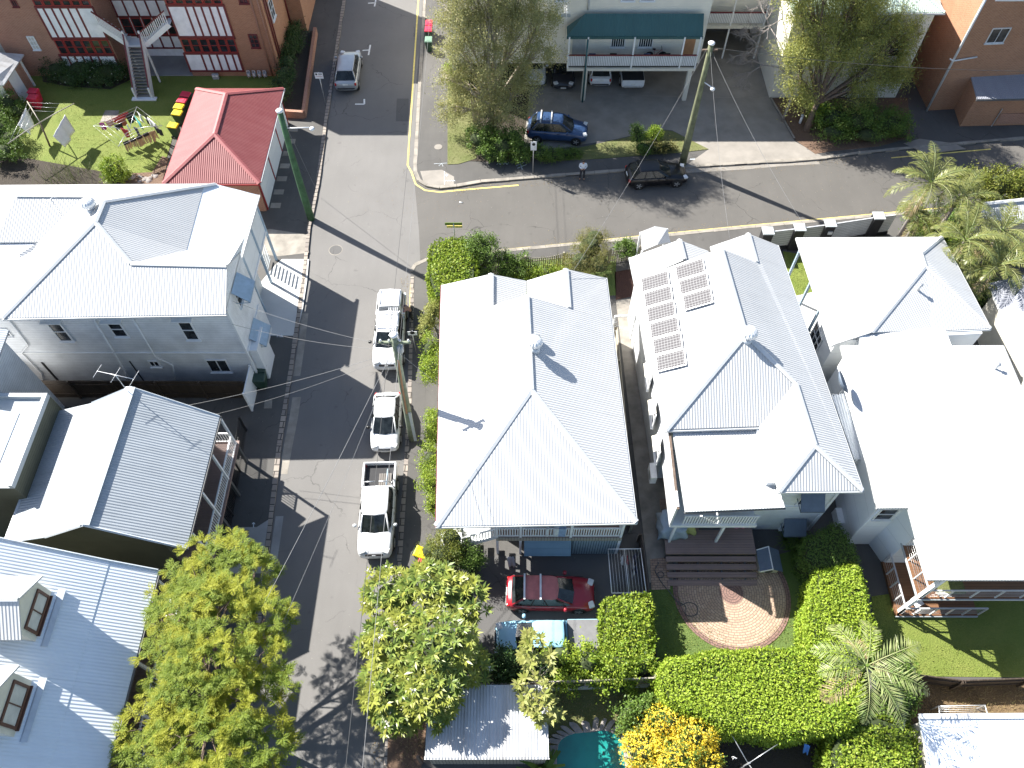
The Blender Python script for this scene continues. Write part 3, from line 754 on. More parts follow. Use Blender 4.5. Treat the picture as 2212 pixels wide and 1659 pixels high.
# ================================================================== house with dormers (bottom left)
T = thing('dormer_house', 'blue grey metal roofed house with two white dormers', 'house', (-20, 7, 0))
zD_ = zc(0, 2030, 1130*2212/2205)
eN = A((345,1222), 5.6); eS = V(eN.x, -3, 5.6); bN = A((237,1212), 6.75); bS = V(bN.x, -3, 6.75)
tN = V(bN.x-5.2, bN.y+.1, 10.4); tS = V(tN.x, -3, 10.4)
eN = V(eN.x, bN.y, 5.6)
roof(T, LL([[bN, bS, tS, tN]]), 'roof_pale_blue')
roof(T, LL([[tN, tS, V(tN.x-5, -3, 7.0), V(tN.x-5, bN.y, 7.0)]]), 'roof_pale_blue', name='rear_roof')
MB().slab(LL([[bN-V(0,0,.02), eN, eS, bS-V(0,0,.02)]]), .08).build('verandah_roof', 'roof_pale_blue', T)
gutter(T, [[L(eN), L(eS)]], 'gutter_dark'); cap(T, [[L(eN), L(bN)]], 'flashing_zinc', .12, 'barge_board'); cap(T, [[L(bN), L(tN)]], 'flashing_zinc', .12, 'barge_board')
walls(T, [(p[0]+20, p[1]-7) for p in rect(-27, -3, bN.x-.2, bN.y-.3)], 0, 6.4, 'board_green_dark')
MB().add([L(p) for p in (V(bN.x-.2, bN.y-.3, 6.4), V(tN.x, bN.y-.3, 6.4), V(tN.x, bN.y-.3, 10.2), V(bN.x-.2, bN.y-.3, 6.65), V(bN.x-.2, bN.y-.4, 6.4), V(tN.x, bN.y-.4, 6.4), V(tN.x, bN.y-.4, 10.2), V(bN.x-.2, bN.y-.4, 6.65))], [[0,1,2,3],[7,6,5,4],[0,4,5,1],[3,2,6,7],[1,5,6,2],[0,3,7,4]]).build('gable', 'board_green_dark', T)
MB().box(L((bN.x-.2, -3, 2.5)), L((eN.x+.15, bN.y-.3, 2.65))).build('verandah_floor', 'deck_brown', T)
yy = [bN.y-.4-1.75*i for i in range(8)]
for i in range(7):
    MB().bar(L((eN.x-.02, yy[i], 0)), L((eN.x-.02, yy[i], 5.5)), .12).build('post', 'timber_white', T)
    rail(T, L((eN.x, yy[i]-.1, 2.65)), L((eN.x, yy[i+1]+.1, 2.65)), 1.0, pitch=.16)
def roofz(x): return 6.75+(bN.x-x)*(10.4-6.75)/(bN.x-tN.x)
for i, (pk, lab) in enumerate((((38,1293), 0), ((-19,1501), 0))):
    pkw = A(pk, 10.0); xw = pkw.x-.14; w2 = 1.25; ze = 8.95; zp = 9.95; dm = MB()
    yc = pkw.y
    fz = roofz(xw)
    MB().prism([(xw-2.4+20, yc-w2+.25-7), (xw+20, yc-w2+.25-7), (xw+20, yc+w2-.25-7), (xw-2.4+20, yc+w2-.25-7)], fz-.3, ze).build('dormer_wall', 'render_cream', T)
    rr = MB().slab(LL([[V(pkw.x, yc, zp), V(pkw.x+.0, yc+w2, ze), V(xw-4, yc+w2, ze), V(xw-4, yc, zp)], [V(pkw.x, yc, zp), V(pkw.x, yc-w2, ze), V(xw-4, yc-w2, ze), V(xw-4, yc, zp)]]), .08).build('dormer_roof', 'roof_white', T)
    cap(T, [[L(V(pkw.x, yc, zp)), L(V(xw-4, yc, zp))]], 'flashing_white', .2, 'dormer_ridge')
    MB().add([L(V(xw+.01, yc-w2+.25, ze)), L(V(xw+.01, yc+w2-.25, ze)), L(V(xw+.01, yc, zp-.12)), L(V(xw-.1, yc-w2+.25, ze)), L(V(xw-.1, yc+w2-.25, ze)), L(V(xw-.1, yc, zp-.12))], [[0,1,2],[5,4,3],[0,3,4,1],[1,4,5,2],[2,5,3,0]]).build('dormer_gable', 'render_cream', T)
    window(T, L(V(xw+.02, yc, (fz+ze)/2-.02)), V(0,1,0), V(1,0,0), 1.45, ze-fz-.35, mull=1, rails=0, fr='wood_brown', gl='curtain', name='dormer_window', ft=.11)
    cap(T, [[L(V(xw+.25, yc-w2+.1, roofz(xw+.25)+.02)), L(V(xw+.25, yc+w2-.1, roofz(xw+.25)+.02))]], 'flashing_zinc', .4, 'dormer_apron', .01)

# ================================================================== brick flats (top left)
zC = zc(0, 0, 500); zE = zc(550, 0, 600)
T = thing('brick_flats', 'red brick flats with maroon and white timber panelled bays', 'apartment building', (-28, 56, 0))
Yf = 54.9; XW, XEb = -39.5, -18.5
xr = onY(*zE(1335,950), Yf).x; xl = onY(*zC(1000,925), Yf).x
xcl = onY(*zC(1790,620), Yf).x; xcr = onY(*zE(430,500), Yf).x
walls(T, [(p[0]+28, p[1]-56) for p in rect(XW, Yf, xcl, 74)], 0, 7.2, 'brick_red')
walls(T, [(p[0]+28, p[1]-56) for p in rect(xcl, Yf+2.6, xcr, 74)], 0, 7.2, 'panel_stucco', 'recess_wall')
walls(T, [(p[0]+28, p[1]-56) for p in rect(xcr, Yf, -23.6, 74)], 0, 7.2, 'brick_red')
walls(T, [(p[0]+28, p[1]-56) for p in rect(-23.6, Yf, XEb, 69.5)], 0, 10.7, 'brick_orange', 'street_block')
walls(T, [(p[0]+28, p[1]-56) for p in rect(XEb, 60.8, -17.25, 69.5)], 0, 10.2, 'brick_orange', 'street_wing')
roof(T, LL([[V(XW-.4, Yf-.3, 7.2), V(-23.6, Yf-.3, 7.2), V(-26, 64, 10.2), V(-36, 64, 10.2)], [V(XW-.4, Yf-.3, 7.2), V(-36, 64, 10.2), V(XW-.4, 74, 7.2)], [V(-36, 64, 10.2), V(-26, 64, 10.2), V(-23.6, 74, 7.2), V(XW-.4, 74, 7.2)], [V(-23.6, Yf-.3, 7.2), V(-23.6, 74, 7.2), V(-26, 64, 10.2)]]), 'roof_red')
def panelrow(zf, TL, TR, BL, BR, bat, nm='white_panel'):
    a, b, c, d = [onY(*zf(*p), Yf) for p in (TL, TR, BL, BR)]
    zt, zb = max(a.z, b.z), min(c.z, d.z); x0 = (a.x+c.x)/2; x1 = (b.x+d.x)/2
    xs = [x0]+[onY(*zf(q, TL[1]), Yf).x for q in bat]+[x1]
    for i in range(len(xs)-1):
        MB().box(L((xs[i]+.07, Yf-.06, zb)), L((xs[i+1]-.07, Yf-.01, zt))).build(nm, 'panel_stucco', T)
    mb = MB()
    for q in xs: mb.box(L((q-.07, Yf-.09, zb-.08)), L((q+.07, Yf-.012, zt+.08)))
    for q in (zb-.08, zt+.08): mb.box(L((x0-.07, Yf-.095, q-.08)), L((x1+.07, Yf-.012, q+.08)))
    mb.build('timber_battens', 'trim_maroon', T)
    return x0, x1, zb, zt
for zf, u_, l_, b1, b2 in ((zE, ((300,90),(1080,85),(430,490),(1190,487)), ((535,755),(1275,748),(600,962),(1325,955)), (538,647,757,869,978), (760,868,975,1080,1187)),
                           (zC, ((615,130),(1555,130),(845,610),(1760,610)), ((1010,925),(1905,925),(1090,1110),(1990,1110)), (722,860,995,1130,1270), (1120,1240,1370,1500,1630))):
    x0, x1, zb, zt = panelrow(zf, *u_, b1); X0, X1, ZB, ZT = panelrow(zf, *l_, b2)
    n = 6; w = (x1-x0)/n
    for (za, zz) in ((ZT+.16, zb-.2), (zt+.16, 6.9)):
        for i in range(n):
            window(T, L((x0+w*(i+.5), Yf-.03, (za+zz)/2)), V(1,0,0), V(0,-1,0), w-.12, zz-za-.1, rails=1, fr='trim_red', sill=False)
    MB().box(L((x0-.1, Yf-.05, zb-.28)), L((x1+.1, Yf-.01, zb-.16))).build('timber_beam', 'trim_maroon', T)
# recessed stair bay
Yr = Yf+2.6; mb = MB(); n = 6
for i in range(n+1):
    x = xcl+.1+(xcr-xcl-.2)*i/n; mb.box(L((x-.06, Yr-.06, .9)), L((x+.06, Yr-.01, 2.0))); mb.box(L((x-.06, Yr-.06, 3.6)), L((x+.06, Yr-.01, 7.1)))
for zz in (.9, 2.0, 3.6, 5.0): mb.box(L((xcl+.02, Yr-.07, zz-.06)), L((xcr-.02, Yr-.012, zz+.06)))
mb.build('timber_battens', 'trim_maroon', T)
for i in range(n):
    x = xcl+.1+(xcr-xcl-.2)*(i+.5)/n
    window(T, L((x, Yr-.03, 2.8)), V(1,0,0), V(0,-1,0), (xcr-xcl)/n-.2, 1.35, fr='trim_red', sill=False)
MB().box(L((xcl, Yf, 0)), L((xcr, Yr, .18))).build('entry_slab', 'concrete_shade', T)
# windows in the brick
winL = lambda zf, tl, br, **k: (lambda a, b: window(T, L(((a.x+b.x)/2, Yf-.02, (a.z+b.z)/2)), V(1,0,0), V(0,-1,0), abs(b.x-a.x), abs(a.z-b.z), **k))(onY(*zf(*tl), Yf), onY(*zf(*br), Yf))
winL(zC, (445,605), (672,815), mull=1, rails=2, gl='curtain', fr='timber_white')
winL(zE, (1405,475), (1570,650), mull=1, rails=2, fr='trim_maroon')
winL(zE, (1250,-90), (1410,40), mull=1, rails=1, fr='trim_maroon'); winL(zC, (120,-90), (310,100), mull=1, rails=1, fr='trim_maroon')
for dy in (0, 3.6): window(T, L((XEb+.02, 57.2+dy*0-.3+dy*.0, 4.6)), V(0,1,0), V(1,0,0), 1.0, 1.5, mull=1, fr='timber_white') if dy == 0 else window(T, L((-17.23, 64, 4.6)), V(0,1,0), V(1,0,0), 1.0, 1.5, mull=1, fr='timber_white')
for x, y in ((-18.42, Yf+.5), (-18.42, Yf+1.0), (-18.42, 60.6)): MB().tube([L((x, y, .1)), L((x, y, 9.5))], .06, 6).build('downpipe', 'trim_maroon', T)
for x in (-18.7, -19.2): MB().tube([L((x, Yf-.08, .1)), L((x, Yf-.08, 9.5))], .06, 6).build('downpipe', 'brick_red', T)
# timber stairs
S = thing('timber_staircase', 'pale timber stairs with maroon handrails rising to the brick flats', 'staircase', at(315, 217))
def Ls(p): return Vector(p)-S.location
bt = at(315,215); ld = V(bt.x+.05, Yf-.15, 3.35); hw = .62
top_l = onY(*zC(1640,330), Yf-.1); top_r = onY(*zE(330,265), Yf-.1)
mb = MB(); n = 17; sl = []
for i in range(n):
    f = (i+.5)/n; p = bt.lerp(V(ld.x, ld.y-.6, ld.z), f); mb.box(Ls((p.x-hw, p.y-.15, p.z-.03)), Ls((p.x+hw, p.y+.13, p.z+.02)))
mb.build('treads', 'concrete_old', S)
mb = MB()
for s in (-1, 1):
    o = V(s*hw, 0, 0); mb.bar(Ls(bt+o), Ls(V(ld.x, ld.y-.6, ld.z)+o), .07, .3)
    nn = 24
    for i in range(nn):
        p = bt.lerp(V(ld.x, ld.y-.6, ld.z), (i+.5)/nn)+o; mb.bar(Ls(p), Ls(p+V(0,0,.95)), .035, .07)
    mb.bar(Ls(bt+o+V(0,-.1,0)), Ls(bt+o+V(0,-.1,1.1)), .13); q = V(ld.x, ld.y-.6, ld.z)+o; mb.bar(Ls(V(q.x, q.y, 0)), Ls(q+V(0,0,1.15)), .12)
mb.box(Ls((ld.x-.7, ld.y-.7, ld.z-.15)), Ls((ld.x+.7, ld.y+.3, ld.z))); mb.box(Ls((bt.x-.95, bt.y-.35, .1)), Ls((bt.x+.95, bt.y+.05, .22)))
for tp, s in ((top_l, -1), (top_r, 1)):
    a = V(ld.x+s*.66, ld.y-.5, ld.z); b = V(tp.x, ld.y-.5, tp.z)
    mb.bar(Ls(a-V(0,0,.1)), Ls(b-V(0,0,.1)), .07, .36); nn = 15
    for i in range(nn):
        p = a.lerp(b, (i+.5)/nn); mb.bar(Ls(p), Ls(p+V(0,0,.95)), .06, .04)
    for i in range(8):
        p = a.lerp(b, (i+.5)/8); mb.box(Ls((p.x-.16, p.y, p.z-.05)), Ls((p.x+.16, p.y+.9, p.z)))
mb.build('frame', 'timber_white', S)
mb = MB()
for s in (-1, 1):
    o = V(s*hw, 0, 1.0); mb.bar(Ls(bt+o), Ls(V(ld.x, ld.y-.6, ld.z)+o), .09, .07)
for tp, s in ((top_l, -1), (top_r, 1)):
    mb.bar(Ls(V(ld.x+s*.66, ld.y-.5, ld.z+1)), Ls(V(tp.x, ld.y-.5, tp.z+1)), .09, .07)
mb.build('handrail', 'trim_maroon', S)
# brick planter along the street side
T = thing('brick_planter', 'low brick garden wall beside the brick flats and street', 'garden wall', (-17.6, 55, 0))
a, b, c = at(684,76), at(659,257), at(612,254)
MB().bar(L(a+V(0,0,.35)), L(b+V(0,0,.35)), .25, .75).build('wall', 'brick_red', T); MB().bar(L(b+V(0,0,.35)), L(c+V(0,0,.35)), .25, .7).build('end_wall', 'brick_red', T)
sheet('garden_bed', 'garden_soil', [a, b, c, V(-18.4, Yf, 0), V(-18.4, 60.7, 0), V(-17.2, 60.7, 0)], .38, 'dark soil in the brick planter', .3)

# ================================================================== red roofed garage
T = thing('brick_garage', 'brick garage with red corrugated hip roof by the green pole', 'garage', (-20, 44, 0))
z1 = zc(0, 0, 1000)
SW = A(z1(1350,1522), 2.9); SE = A(z1(2150,1535), 2.9); NEg = A(zE(1895,1220), 2.9); NWg = A(zE(700,1235), 2.9); SE = V(SE.x, SW.y, 2.9); NWg = V(SW.x, NEg.y, 2.9)
r0 = A(z1(1780,1110), 4.35); r1 = A(zE(1095,1295), 4.35)
xm = (SW.x+SE.x)/2; r0 = V(r0.x, r0.y, 4.35); r1 = V(r1.x, r1.y, 4.35)
roof(T, LL([[SW, SE, r0], [SE, NEg, r1, r0], [NEg, NWg, r1], [NWg, SW, r0, r1]]), 'roof_red')
cap(T, [[L(a), L(b)] for a, b in ((SW, r0), (SE, r0), (r0, r1), (r1, NEg), (r1, NWg))], 'flashing_red', .34)
gutter(T, [[L(a), L(b)] for a, b in ((SW, SE), (NWg, SW))], 'trim_red'); gutter(T, [[L(SE), L(NEg)]], 'flashing_white')
walls(T, [(p[0]+20, p[1]-44) for p in rect(SW.x+.35, SW.y+.3, SE.x-.3, NEg.y-.3)], 0, 2.8, 'brick_garage')
xe = SE.x-.28; yl = NEg.y-SE.y
for i in range(3):
    ya = SE.y+.5+i*(yl-1)/3; MB().box(L((xe-.02, ya+.1, .1)), L((xe+.03, ya+(yl-1)/3-.1, 2.55))).build('garage_door', 'panel_white', T)
for i in range(4): MB().box(L((xe-.02, SE.y+.5+i*(yl-1)/3-.07, .05)), L((xe+.06, SE.y+.5+i*(yl-1)/3+.07, 2.7))).build('door_jamb', 'trim_red', T)
for i in range(7): sheet('crossover_slab', 'concrete_old', [V(xe+.15, SE.y+.6+i*1.35, 0), V(xe+.85, SE.y+.6+i*1.35, 0), V(xe+.85, SE.y+1.1+i*1.35, 0), V(xe+.15, SE.y+1.1+i*1.35, 0)], GZ+.006, 'old concrete slab by the garage doors')

# ================================================================== shed and cottage at the far left
T = thing('laundry_shed', 'small shed with weathered grey roof and white panel walls', 'shed', (-40, 51, 0))
a, b, c, d = A(zC(395,900), 2.6), A(zC(60,1410), 2.6), A(zC(-300,1420), 3.3), A(zC(-100,860), 3.3)
roof(T, LL([[a, b, c, d]]), 'roof_old')
wb = [(a.x-.3, a.y-.3), (b.x-.35, b.y+.25), (b.x-4.5, b.y+.25), (a.x-4.5, a.y-.3)]
walls(T, [(p[0]+40, p[1]-51) for p in wb], 0, 2.55, 'brick_red')
dv = (Vector((b.x, b.y, 0))-Vector((a.x, a.y, 0))); nn = V(-dv.y, dv.x, 0).normalized(); nn = nn if nn.x > 0 else -nn
pa = V(a.x-.3, a.y-.3, 0); pb = V(b.x-.35, b.y+.25, 0)
mb = MB()
for f0, f1 in ((.36, .72),):
    p, q = pa.lerp(pb, f0)+nn*.04, pa.lerp(pb, f1)+nn*.04; mb.bar(L(p+V(0,0,1.2)), L(q+V(0,0,1.2)), .05, 2.4)
mb.build('white_panel', 'render_white', T)
MB().bar(L(pa.lerp(pb,.05)+nn*.06), L(pa.lerp(pb,.05)+nn*.06+V(0,0,2.5)), .12).build('post', 'timber_white', T)
MB().bar(L(pb+V(.02,-.02,1.2)-V(3,0,0)), L(pb+V(.02,-.02,1.2)), .05, 2.3).build('front_panel', 'render_cream', T)
T = thing('timber_cottage', 'brown weatherboard cottage wall at the top left corner', 'house', (-44, 60, 0))
xk = at(88, 165).x-.6
walls(T, [(p[0]+44, p[1]-60) for p in rect(-52, 55.5, xk, 66)], 0, 5.5, 'weatherboard_cream')
roof(T, LL([[V(-52.3, 55, 5.5), V(xk+.4, 55, 5.5), V(-46, 60.7, 7.6), V(-52.3, 60.7, 7.6)], [V(xk+.4, 55, 5.5), V(xk+.4, 66.4, 5.5), V(-46, 60.7, 7.6)], [V(xk+.4, 66.4, 5.5), V(-52.3, 66.4, 5.5), V(-52.3, 60.7, 7.6), V(-46, 60.7, 7.6)]]), 'roof_old')
# ================================================================== middle house (white roof, verandah to the south)
z7 = zc(1500, 700, 1000); z4 = zc(1500, 1800, 1000)
T = thing('queenslander_house', 'raised white roofed house with green verandah beside the parked utes', 'house', (1, 20, 0))
def L(p): return Vector(p)-T.location
def LL(f): return [[L(p) for p in q] for q in f]
SW = A((942,1137), 5.0); SE = A((1375,1128), 5.0); RS = A((1147,842), 7.2); RN = A(z7(1050,905), 7.2)
WV = A(z7(335,1085), 5.0); NW = A(z7(342,815), 4.98); NE = A(z7(1710,757), 5.0)
G1 = A(z7(755,722), 6.2); G1s = V(G1.x+.02, RN.y+.1, 6.2); Vn = A(z7(1048,778), 5.35); Vs = V(Vn.x, RN.y+.1, 5.35)
G2 = hit(z7(1375,682), SE, RS, NE); G2s = hit(z7(1395,1000), SE, RS, NE); G2s = V(G2.x+.05, G2s.y, G2.z)
WVb = V(WV.x, RN.y, 5.0)
roof(T, LL([[SW, SE, RS], [SW, RS, RN, WVb], [SE, NE, G2, G2s, RN, RS]]), 'roof_white')
MB().slab(LL([[p-V(0,0,.03) for p in (WVb, NW, G1, G1s)], [p-V(0,0,.03) for p in (G1, Vn, Vs, G1s)]]), .09).build('gable_roof', 'roof_white', T)
MB().slab(LL([[Vn+V(.03,0,-.02), G2-V(.0,0,.02), G2s-V(0,0,.02), Vs+V(.03,-.4,-.02)]]), .09).build('gable_roof', 'roof_white', T)
cap(T, [[L(a), L(b)] for a, b in ((SW, RS), (SE, RS), (RS, RN), (G1, G1s), (G2, G2s))], 'flashing_white', .3)
gutter(T, [[L(a), L(b)] for a, b in ((SW, SE), (SE, NE))]); gutter(T, [[L(SW), L(NW)]], 'trim_maroon', .10)
wx0, wx1 = SW.x+.75, SE.x-.75
walls(T, [(p[0]-1, p[1]-20) for p in rect(wx0, 17.2, wx1, 28.2)], 0, 4.9, 'weatherboard_cream')
for gx, gy, gz, e0, e1 in ((G1.x, 28.3, 6.0, NW.x+.3, Vn.x), (G2.x, 28.3, 6.0, Vn.x, NE.x-.3)):
    MB().add([L(p) for p in (V(e0, gy, 4.9), V(e1, gy, 4.9), V(gx, gy, gz), V(e0, gy-.1, 4.9), V(e1, gy-.1, 4.9), V(gx, gy-.1, gz))], [[0,1,2],[5,4,3],[0,3,4,1],[1,4,5,2],[2,5,3,0]]).build('gable', 'weatherboard_cream', T)
MB().add([L(p) for p in (V(WVb.x, RN.y, 5), V(SE.x-.6, RN.y, 5), V(RN.x, RN.y, 7.1), V(WVb.x, RN.y-.1, 5), V(SE.x-.6, RN.y-.1, 5), V(RN.x, RN.y-.1, 7.1))], [[0,1,2],[5,4,3],[0,3,4,1],[1,4,5,2],[2,5,3,0]]).build('gable', 'weatherboard_cream', T)
vf = 2.35; yv = 14.82
xa = A(z4(800,478), vf).x; xb = A(z4(1838,470), vf).x
MB().box(L((xa, yv, vf-.12)), L((xb, 17.2, vf))).build('verandah_floor', 'deck_brown', T)
MB().box(L((xa, yv-.06, vf-.32)), L((xb, yv+.02, vf-.02))).build('verandah_beam', 'fence_pale', T)
px = [A(z4(q, 478), vf).x for q in (805,1000,1415,1830)]
for x in px: MB().bar(L((x, yv+.05, 0)), L((x, yv+.05, 4.95)), .12).build('post', 'timber_white', T)
MB().bar(L((wx0+.3, yv+.4, 0)), L((wx0+.3, yv+.4, 4.95)), .12).build('post', 'timber_white', T)
for i in range(3): rail(T, L((px[i]+.07, yv+.05, vf)), L((px[i+1]-.07, yv+.05, vf)), 1.0, pitch=.12, bw=.06)
rail(T, L((px[3], yv+.1, vf)), L((px[3], 17.1, vf)), 1.0, pitch=.12)
# stair down to the west
sx1 = A(z4(520,470), .9).x; mb = MB(); n = 9
tp = V(xa-.02, yv+.55, vf); bt = V(xa-3.0, yv+.55, .3)
for i in range(n):
    p = tp.lerp(bt, (i+.5)/n); mb.box(L((p.x-.15, yv+.1, p.z-.05)), L((p.x+.15, yv+1.1, p.z)))
mb.build('stair_treads', 'timber_white', T)
mb = MB(); mb.bar(L(V(tp.x, yv+.05, tp.z-.1)), L(V(bt.x, yv+.05, bt.z-.1)), .05, .3); mb.bar(L(V(tp.x, yv+.05, tp.z+.95)), L(V(bt.x, yv+.05, bt.z+.95)), .07)
for i in range(20):
    p = V(tp.x, yv+.05, tp.z).lerp(V(bt.x, yv+.05, bt.z), (i+.5)/20); mb.bar(L(p), L(p+V(0,0,.95)), .05, .03)
mb.bar(L(V(bt.x, yv+.05, 0)), L(V(bt.x, yv+.05, 1.4)), .1); mb.build('stair_railing', 'timber_white', T)
g0 = A(z4(1030,500), 2.0).x; g1_ = A(z4(1420,500), 2.0).x; g2_ = A(z4(1838,485), 2.0).x
MB().slab([[L(p) for p in (V(g0, yv+.02, 2.02), V(g1_, yv+.02, 2.02), V(g1_, yv-.55, 1.25), V(g0, yv-.55, 1.25))]], .05).build('garage_door', 'door_blue', T)
MB().box(L((g1_+.1, yv+.0, .1)), L((g2_, yv+.06, 2.0))).build('slat_screen', 'slat_blue', T)
MB().box(L((px[0], 17.0, .1)), L((xb, 17.15, 2.2))).build('undercroft_wall', 'gutter_dark', T)
MB().box(L((g1_, yv+.1, .1)), L((xb-.05, 17.0, 2.2))).build('store_wall', 'slat_blue', T)
for i, (x, w_) in enumerate(((px[1]+1.55, .35), (px[1]+2.25, .7))):
    pass
whirly(T, A(z7(1120,1340), 7.25), .40, label='larger white turbine vent on the middle house ridge')
t = thing('roof_cowl', 'small dented grey cowl above the turbine vent of the middle house', 'roof vent', A(z7(1120,1272), 7.15))
MB().lathe((0,0,-.25), [(.3,0),(.3,.3)], 14).build('neck', 'flashing_zinc', t); MB().lathe((0,0,.05), [(.32,0),(.3,.12),(.18,.22),(.02,.26)], 16).build('cap', 'steel', t)
an = A(z7(1790,1180), 4.2)
antenna('white television antenna hanging over the side path of the middle house', V(an.x-.7, an.y, 3.6), 1.3, 1.6, 7, 1.5, 1.9)
# towels over the verandah rail
for k, (x0, x1, c, lb) in enumerate(((1212,1235,'towel_stripe','striped towel over the left of the green verandah rail'), (1280,1318,'towel_stripe','pale striped towel hanging on the green verandah rail'), (1318,1378,'towel_blue','blue bordered towel hanging on the green verandah rail'))):
    a = A(z4(x0,390), vf+1.02).x; b = A(z4(x1,390), vf+1.02).x
    o = MB().add([V(a,yv-.04,vf+.2),V(b,yv-.04,vf+.16),V(b,yv-.02,vf+1.1),V(a,yv-.02,vf+1.1),V(a,yv+.14,vf+1.1),V(b,yv+.14,vf+1.1),V(b,yv+.16,vf+.4),V(a,yv+.16,vf+.45),
                  V(a,yv-.02,vf+.2),V(b,yv-.02,vf+.16),V(b,yv+0,vf+1.07),V(a,yv+0,vf+1.07),V(a,yv+.12,vf+1.07),V(b,yv+.12,vf+1.07),V(b,yv+.14,vf+.4),V(a,yv+.14,vf+.45)],
                 [[0,1,2,3],[3,2,5,4],[4,5,6,7],[11,10,9,8],[12,13,10,11],[15,14,13,12],[0,8,9,1],[6,14,15,7],[0,3,11,8],[1,9,10,2],[3,4,12,11],[2,10,13,5],[4,7,15,12],[5,13,14,6]]).build('towel', c)
    tag(o, lb, 'towel', 'towels on the verandah rail')

def planez(a, b, c, x, y):
    n = (b-a).cross(c-a); return a.z-((x-a.x)*n.x+(y-a.y)*n.y)/n.z
# ================================================================== second house with solar panels
z8 = zc(2200, 750, 1000); zA = zc(2400, 1200, 1000); zP = zc(2300, 1750, 1000)
T = thing('solar_house', 'white roofed house with two rows of solar panels', 'house', (12, 23, 0))
E_ = 5.8
SW = A(zA(215,912), E_); NW = A(z8(360,475), E_); SEm = A(zA(1850,1415), E_); NE = A(z8(1585,375), E_)
RN = A(z8(1115,400), 8.1); RS = A(zA(875,115), 8.1)
wr0 = hit(zA(1288,520), NE, SEm, RS); wr1 = hit(zA(1450,1035), NE, SEm, RS); wr1 = V(wr1.x, wr1.y, wr0.z)
sE = hit(zA(990,885), SW, RS, wr0); wSW = A(zA(1150,1420), E_)
G2 = hit(z8(1340,277), NE, SEm, RS); G2s = hit(z8(1408,510), NE, SEm, RS); G2s = V(G2s.x, G2s.y, G2.z)
roof(T, LL([[SW, RS, RN, V(NW.x+.2, RN.y-.2, planez(SW, RS, RN, NW.x+.2, RN.y-.2))], [SW, sE, wr0, RS], [RS, wr0, wr1, SEm, NE, G2, G2s, RN]]), 'roof_white')
roof(T, LL([[wr0, sE, wSW, wr1], [wr1, wSW, SEm]]), 'roof_white', name='wing_roof')
G1 = A(z8(770,327), 6.8); G1s = A(z8(812,492), 6.8); V1 = A(z8(1010,420), 6.1); V1b = A(z8(1010,385), 6.1)
yb = RN.y-.25
MB().slab(LL([[p-V(0,0,.03) for p in (NW, G1, G1s, V(NW.x+.2, yb, E_))]]), .09).build('gable_roof', 'roof_white', T)
MB().slab(LL([[p-V(0,0,.03) for p in (G1, V1, V(V1.x+.1, yb, 6.1), G1s)]]), .09).build('gable_roof', 'roof_white', T)
MB().slab(LL([[p-V(0,0,.02) for p in (V1b+V(.1,0,0), G2, G2s, V(V1b.x+.3, yb-.4, 6.2))]]), .09).build('gable_roof', 'roof_white', T)
cap(T, [[L(a), L(b)] for a, b in ((SW, RS), (RS, RN), (RS, wr0), (wr0, wr1), (wr1, wSW), (wr1, SEm), (G2, G2s), (G1, G1s))], 'flashing_white', .28)
gutter(T, [[L(a), L(b)] for a, b in ((NW, SW), (SEm, NE), (wSW, SEm), (SW, sE))])
MB().bar(L(SW)+V(.2,.05,-.01), L(sE)+V(0,.05,-.01), .08, .05).build('gutter_shadow_strip', 'gutter_dark', T)  # dark bar laid where the eave gutter casts its shadow
v0, v1, v2, v3 = A(zA(270,925), 5.55), A(zA(985,905), 5.55), A(zA(1205,1555), 5.35), A(zA(375,1592), 5.35)
MB().slab(LL([[v0, v3, v2, v1]]), .08).build('verandah_roof', 'roof_white', T)
gutter(T, [[L(v3), L(v2)]], 'gutter_dark', .09, .06)
xw = SW.x+.55; xe = SEm.x-.65; ys = sE.y+.1; yw = SEm.y+.45
walls(T, [(p[0]-12, p[1]-23) for p in [(xw-.3, ys+.05), (sE.x-.1, ys), (sE.x-.1, yw), (xe, yw), (xe-.6, 30.2), (xw-.8, 30.4)]], 0, 5.7, 'weatherboard_white')
MB().bar(L((sE.x-.1, yw-.02, 3.0)), L((xe+.02, yw-.02, 3.0)), .05, .12).build('floor_trim', 'timber_white', T)
MB().bar(L((xe-.03, yw, .1)), L((xe-.03, yw, 5.65)), .14).build('corner_trim', 'timber_white', T)
for gx, gy, gz, e0, e1 in ((G1.x, G1.y-.5, 6.6, NW.x+.3, V1.x), (G2.x, G2.y-.5, G2.z-.2, V1b.x, NE.x-.3)):
    MB().add([L(p) for p in (V(e0, gy, 5.6), V(e1, gy, 5.6), V(gx, gy, gz), V(e0, gy-.1, 5.6), V(e1, gy-.1, 5.6), V(gx, gy-.1, gz))], [[0,1,2],[5,4,3],[0,3,4,1],[1,4,5,2],[2,5,3,0]]).build('gable', 'weatherboard_white', T)
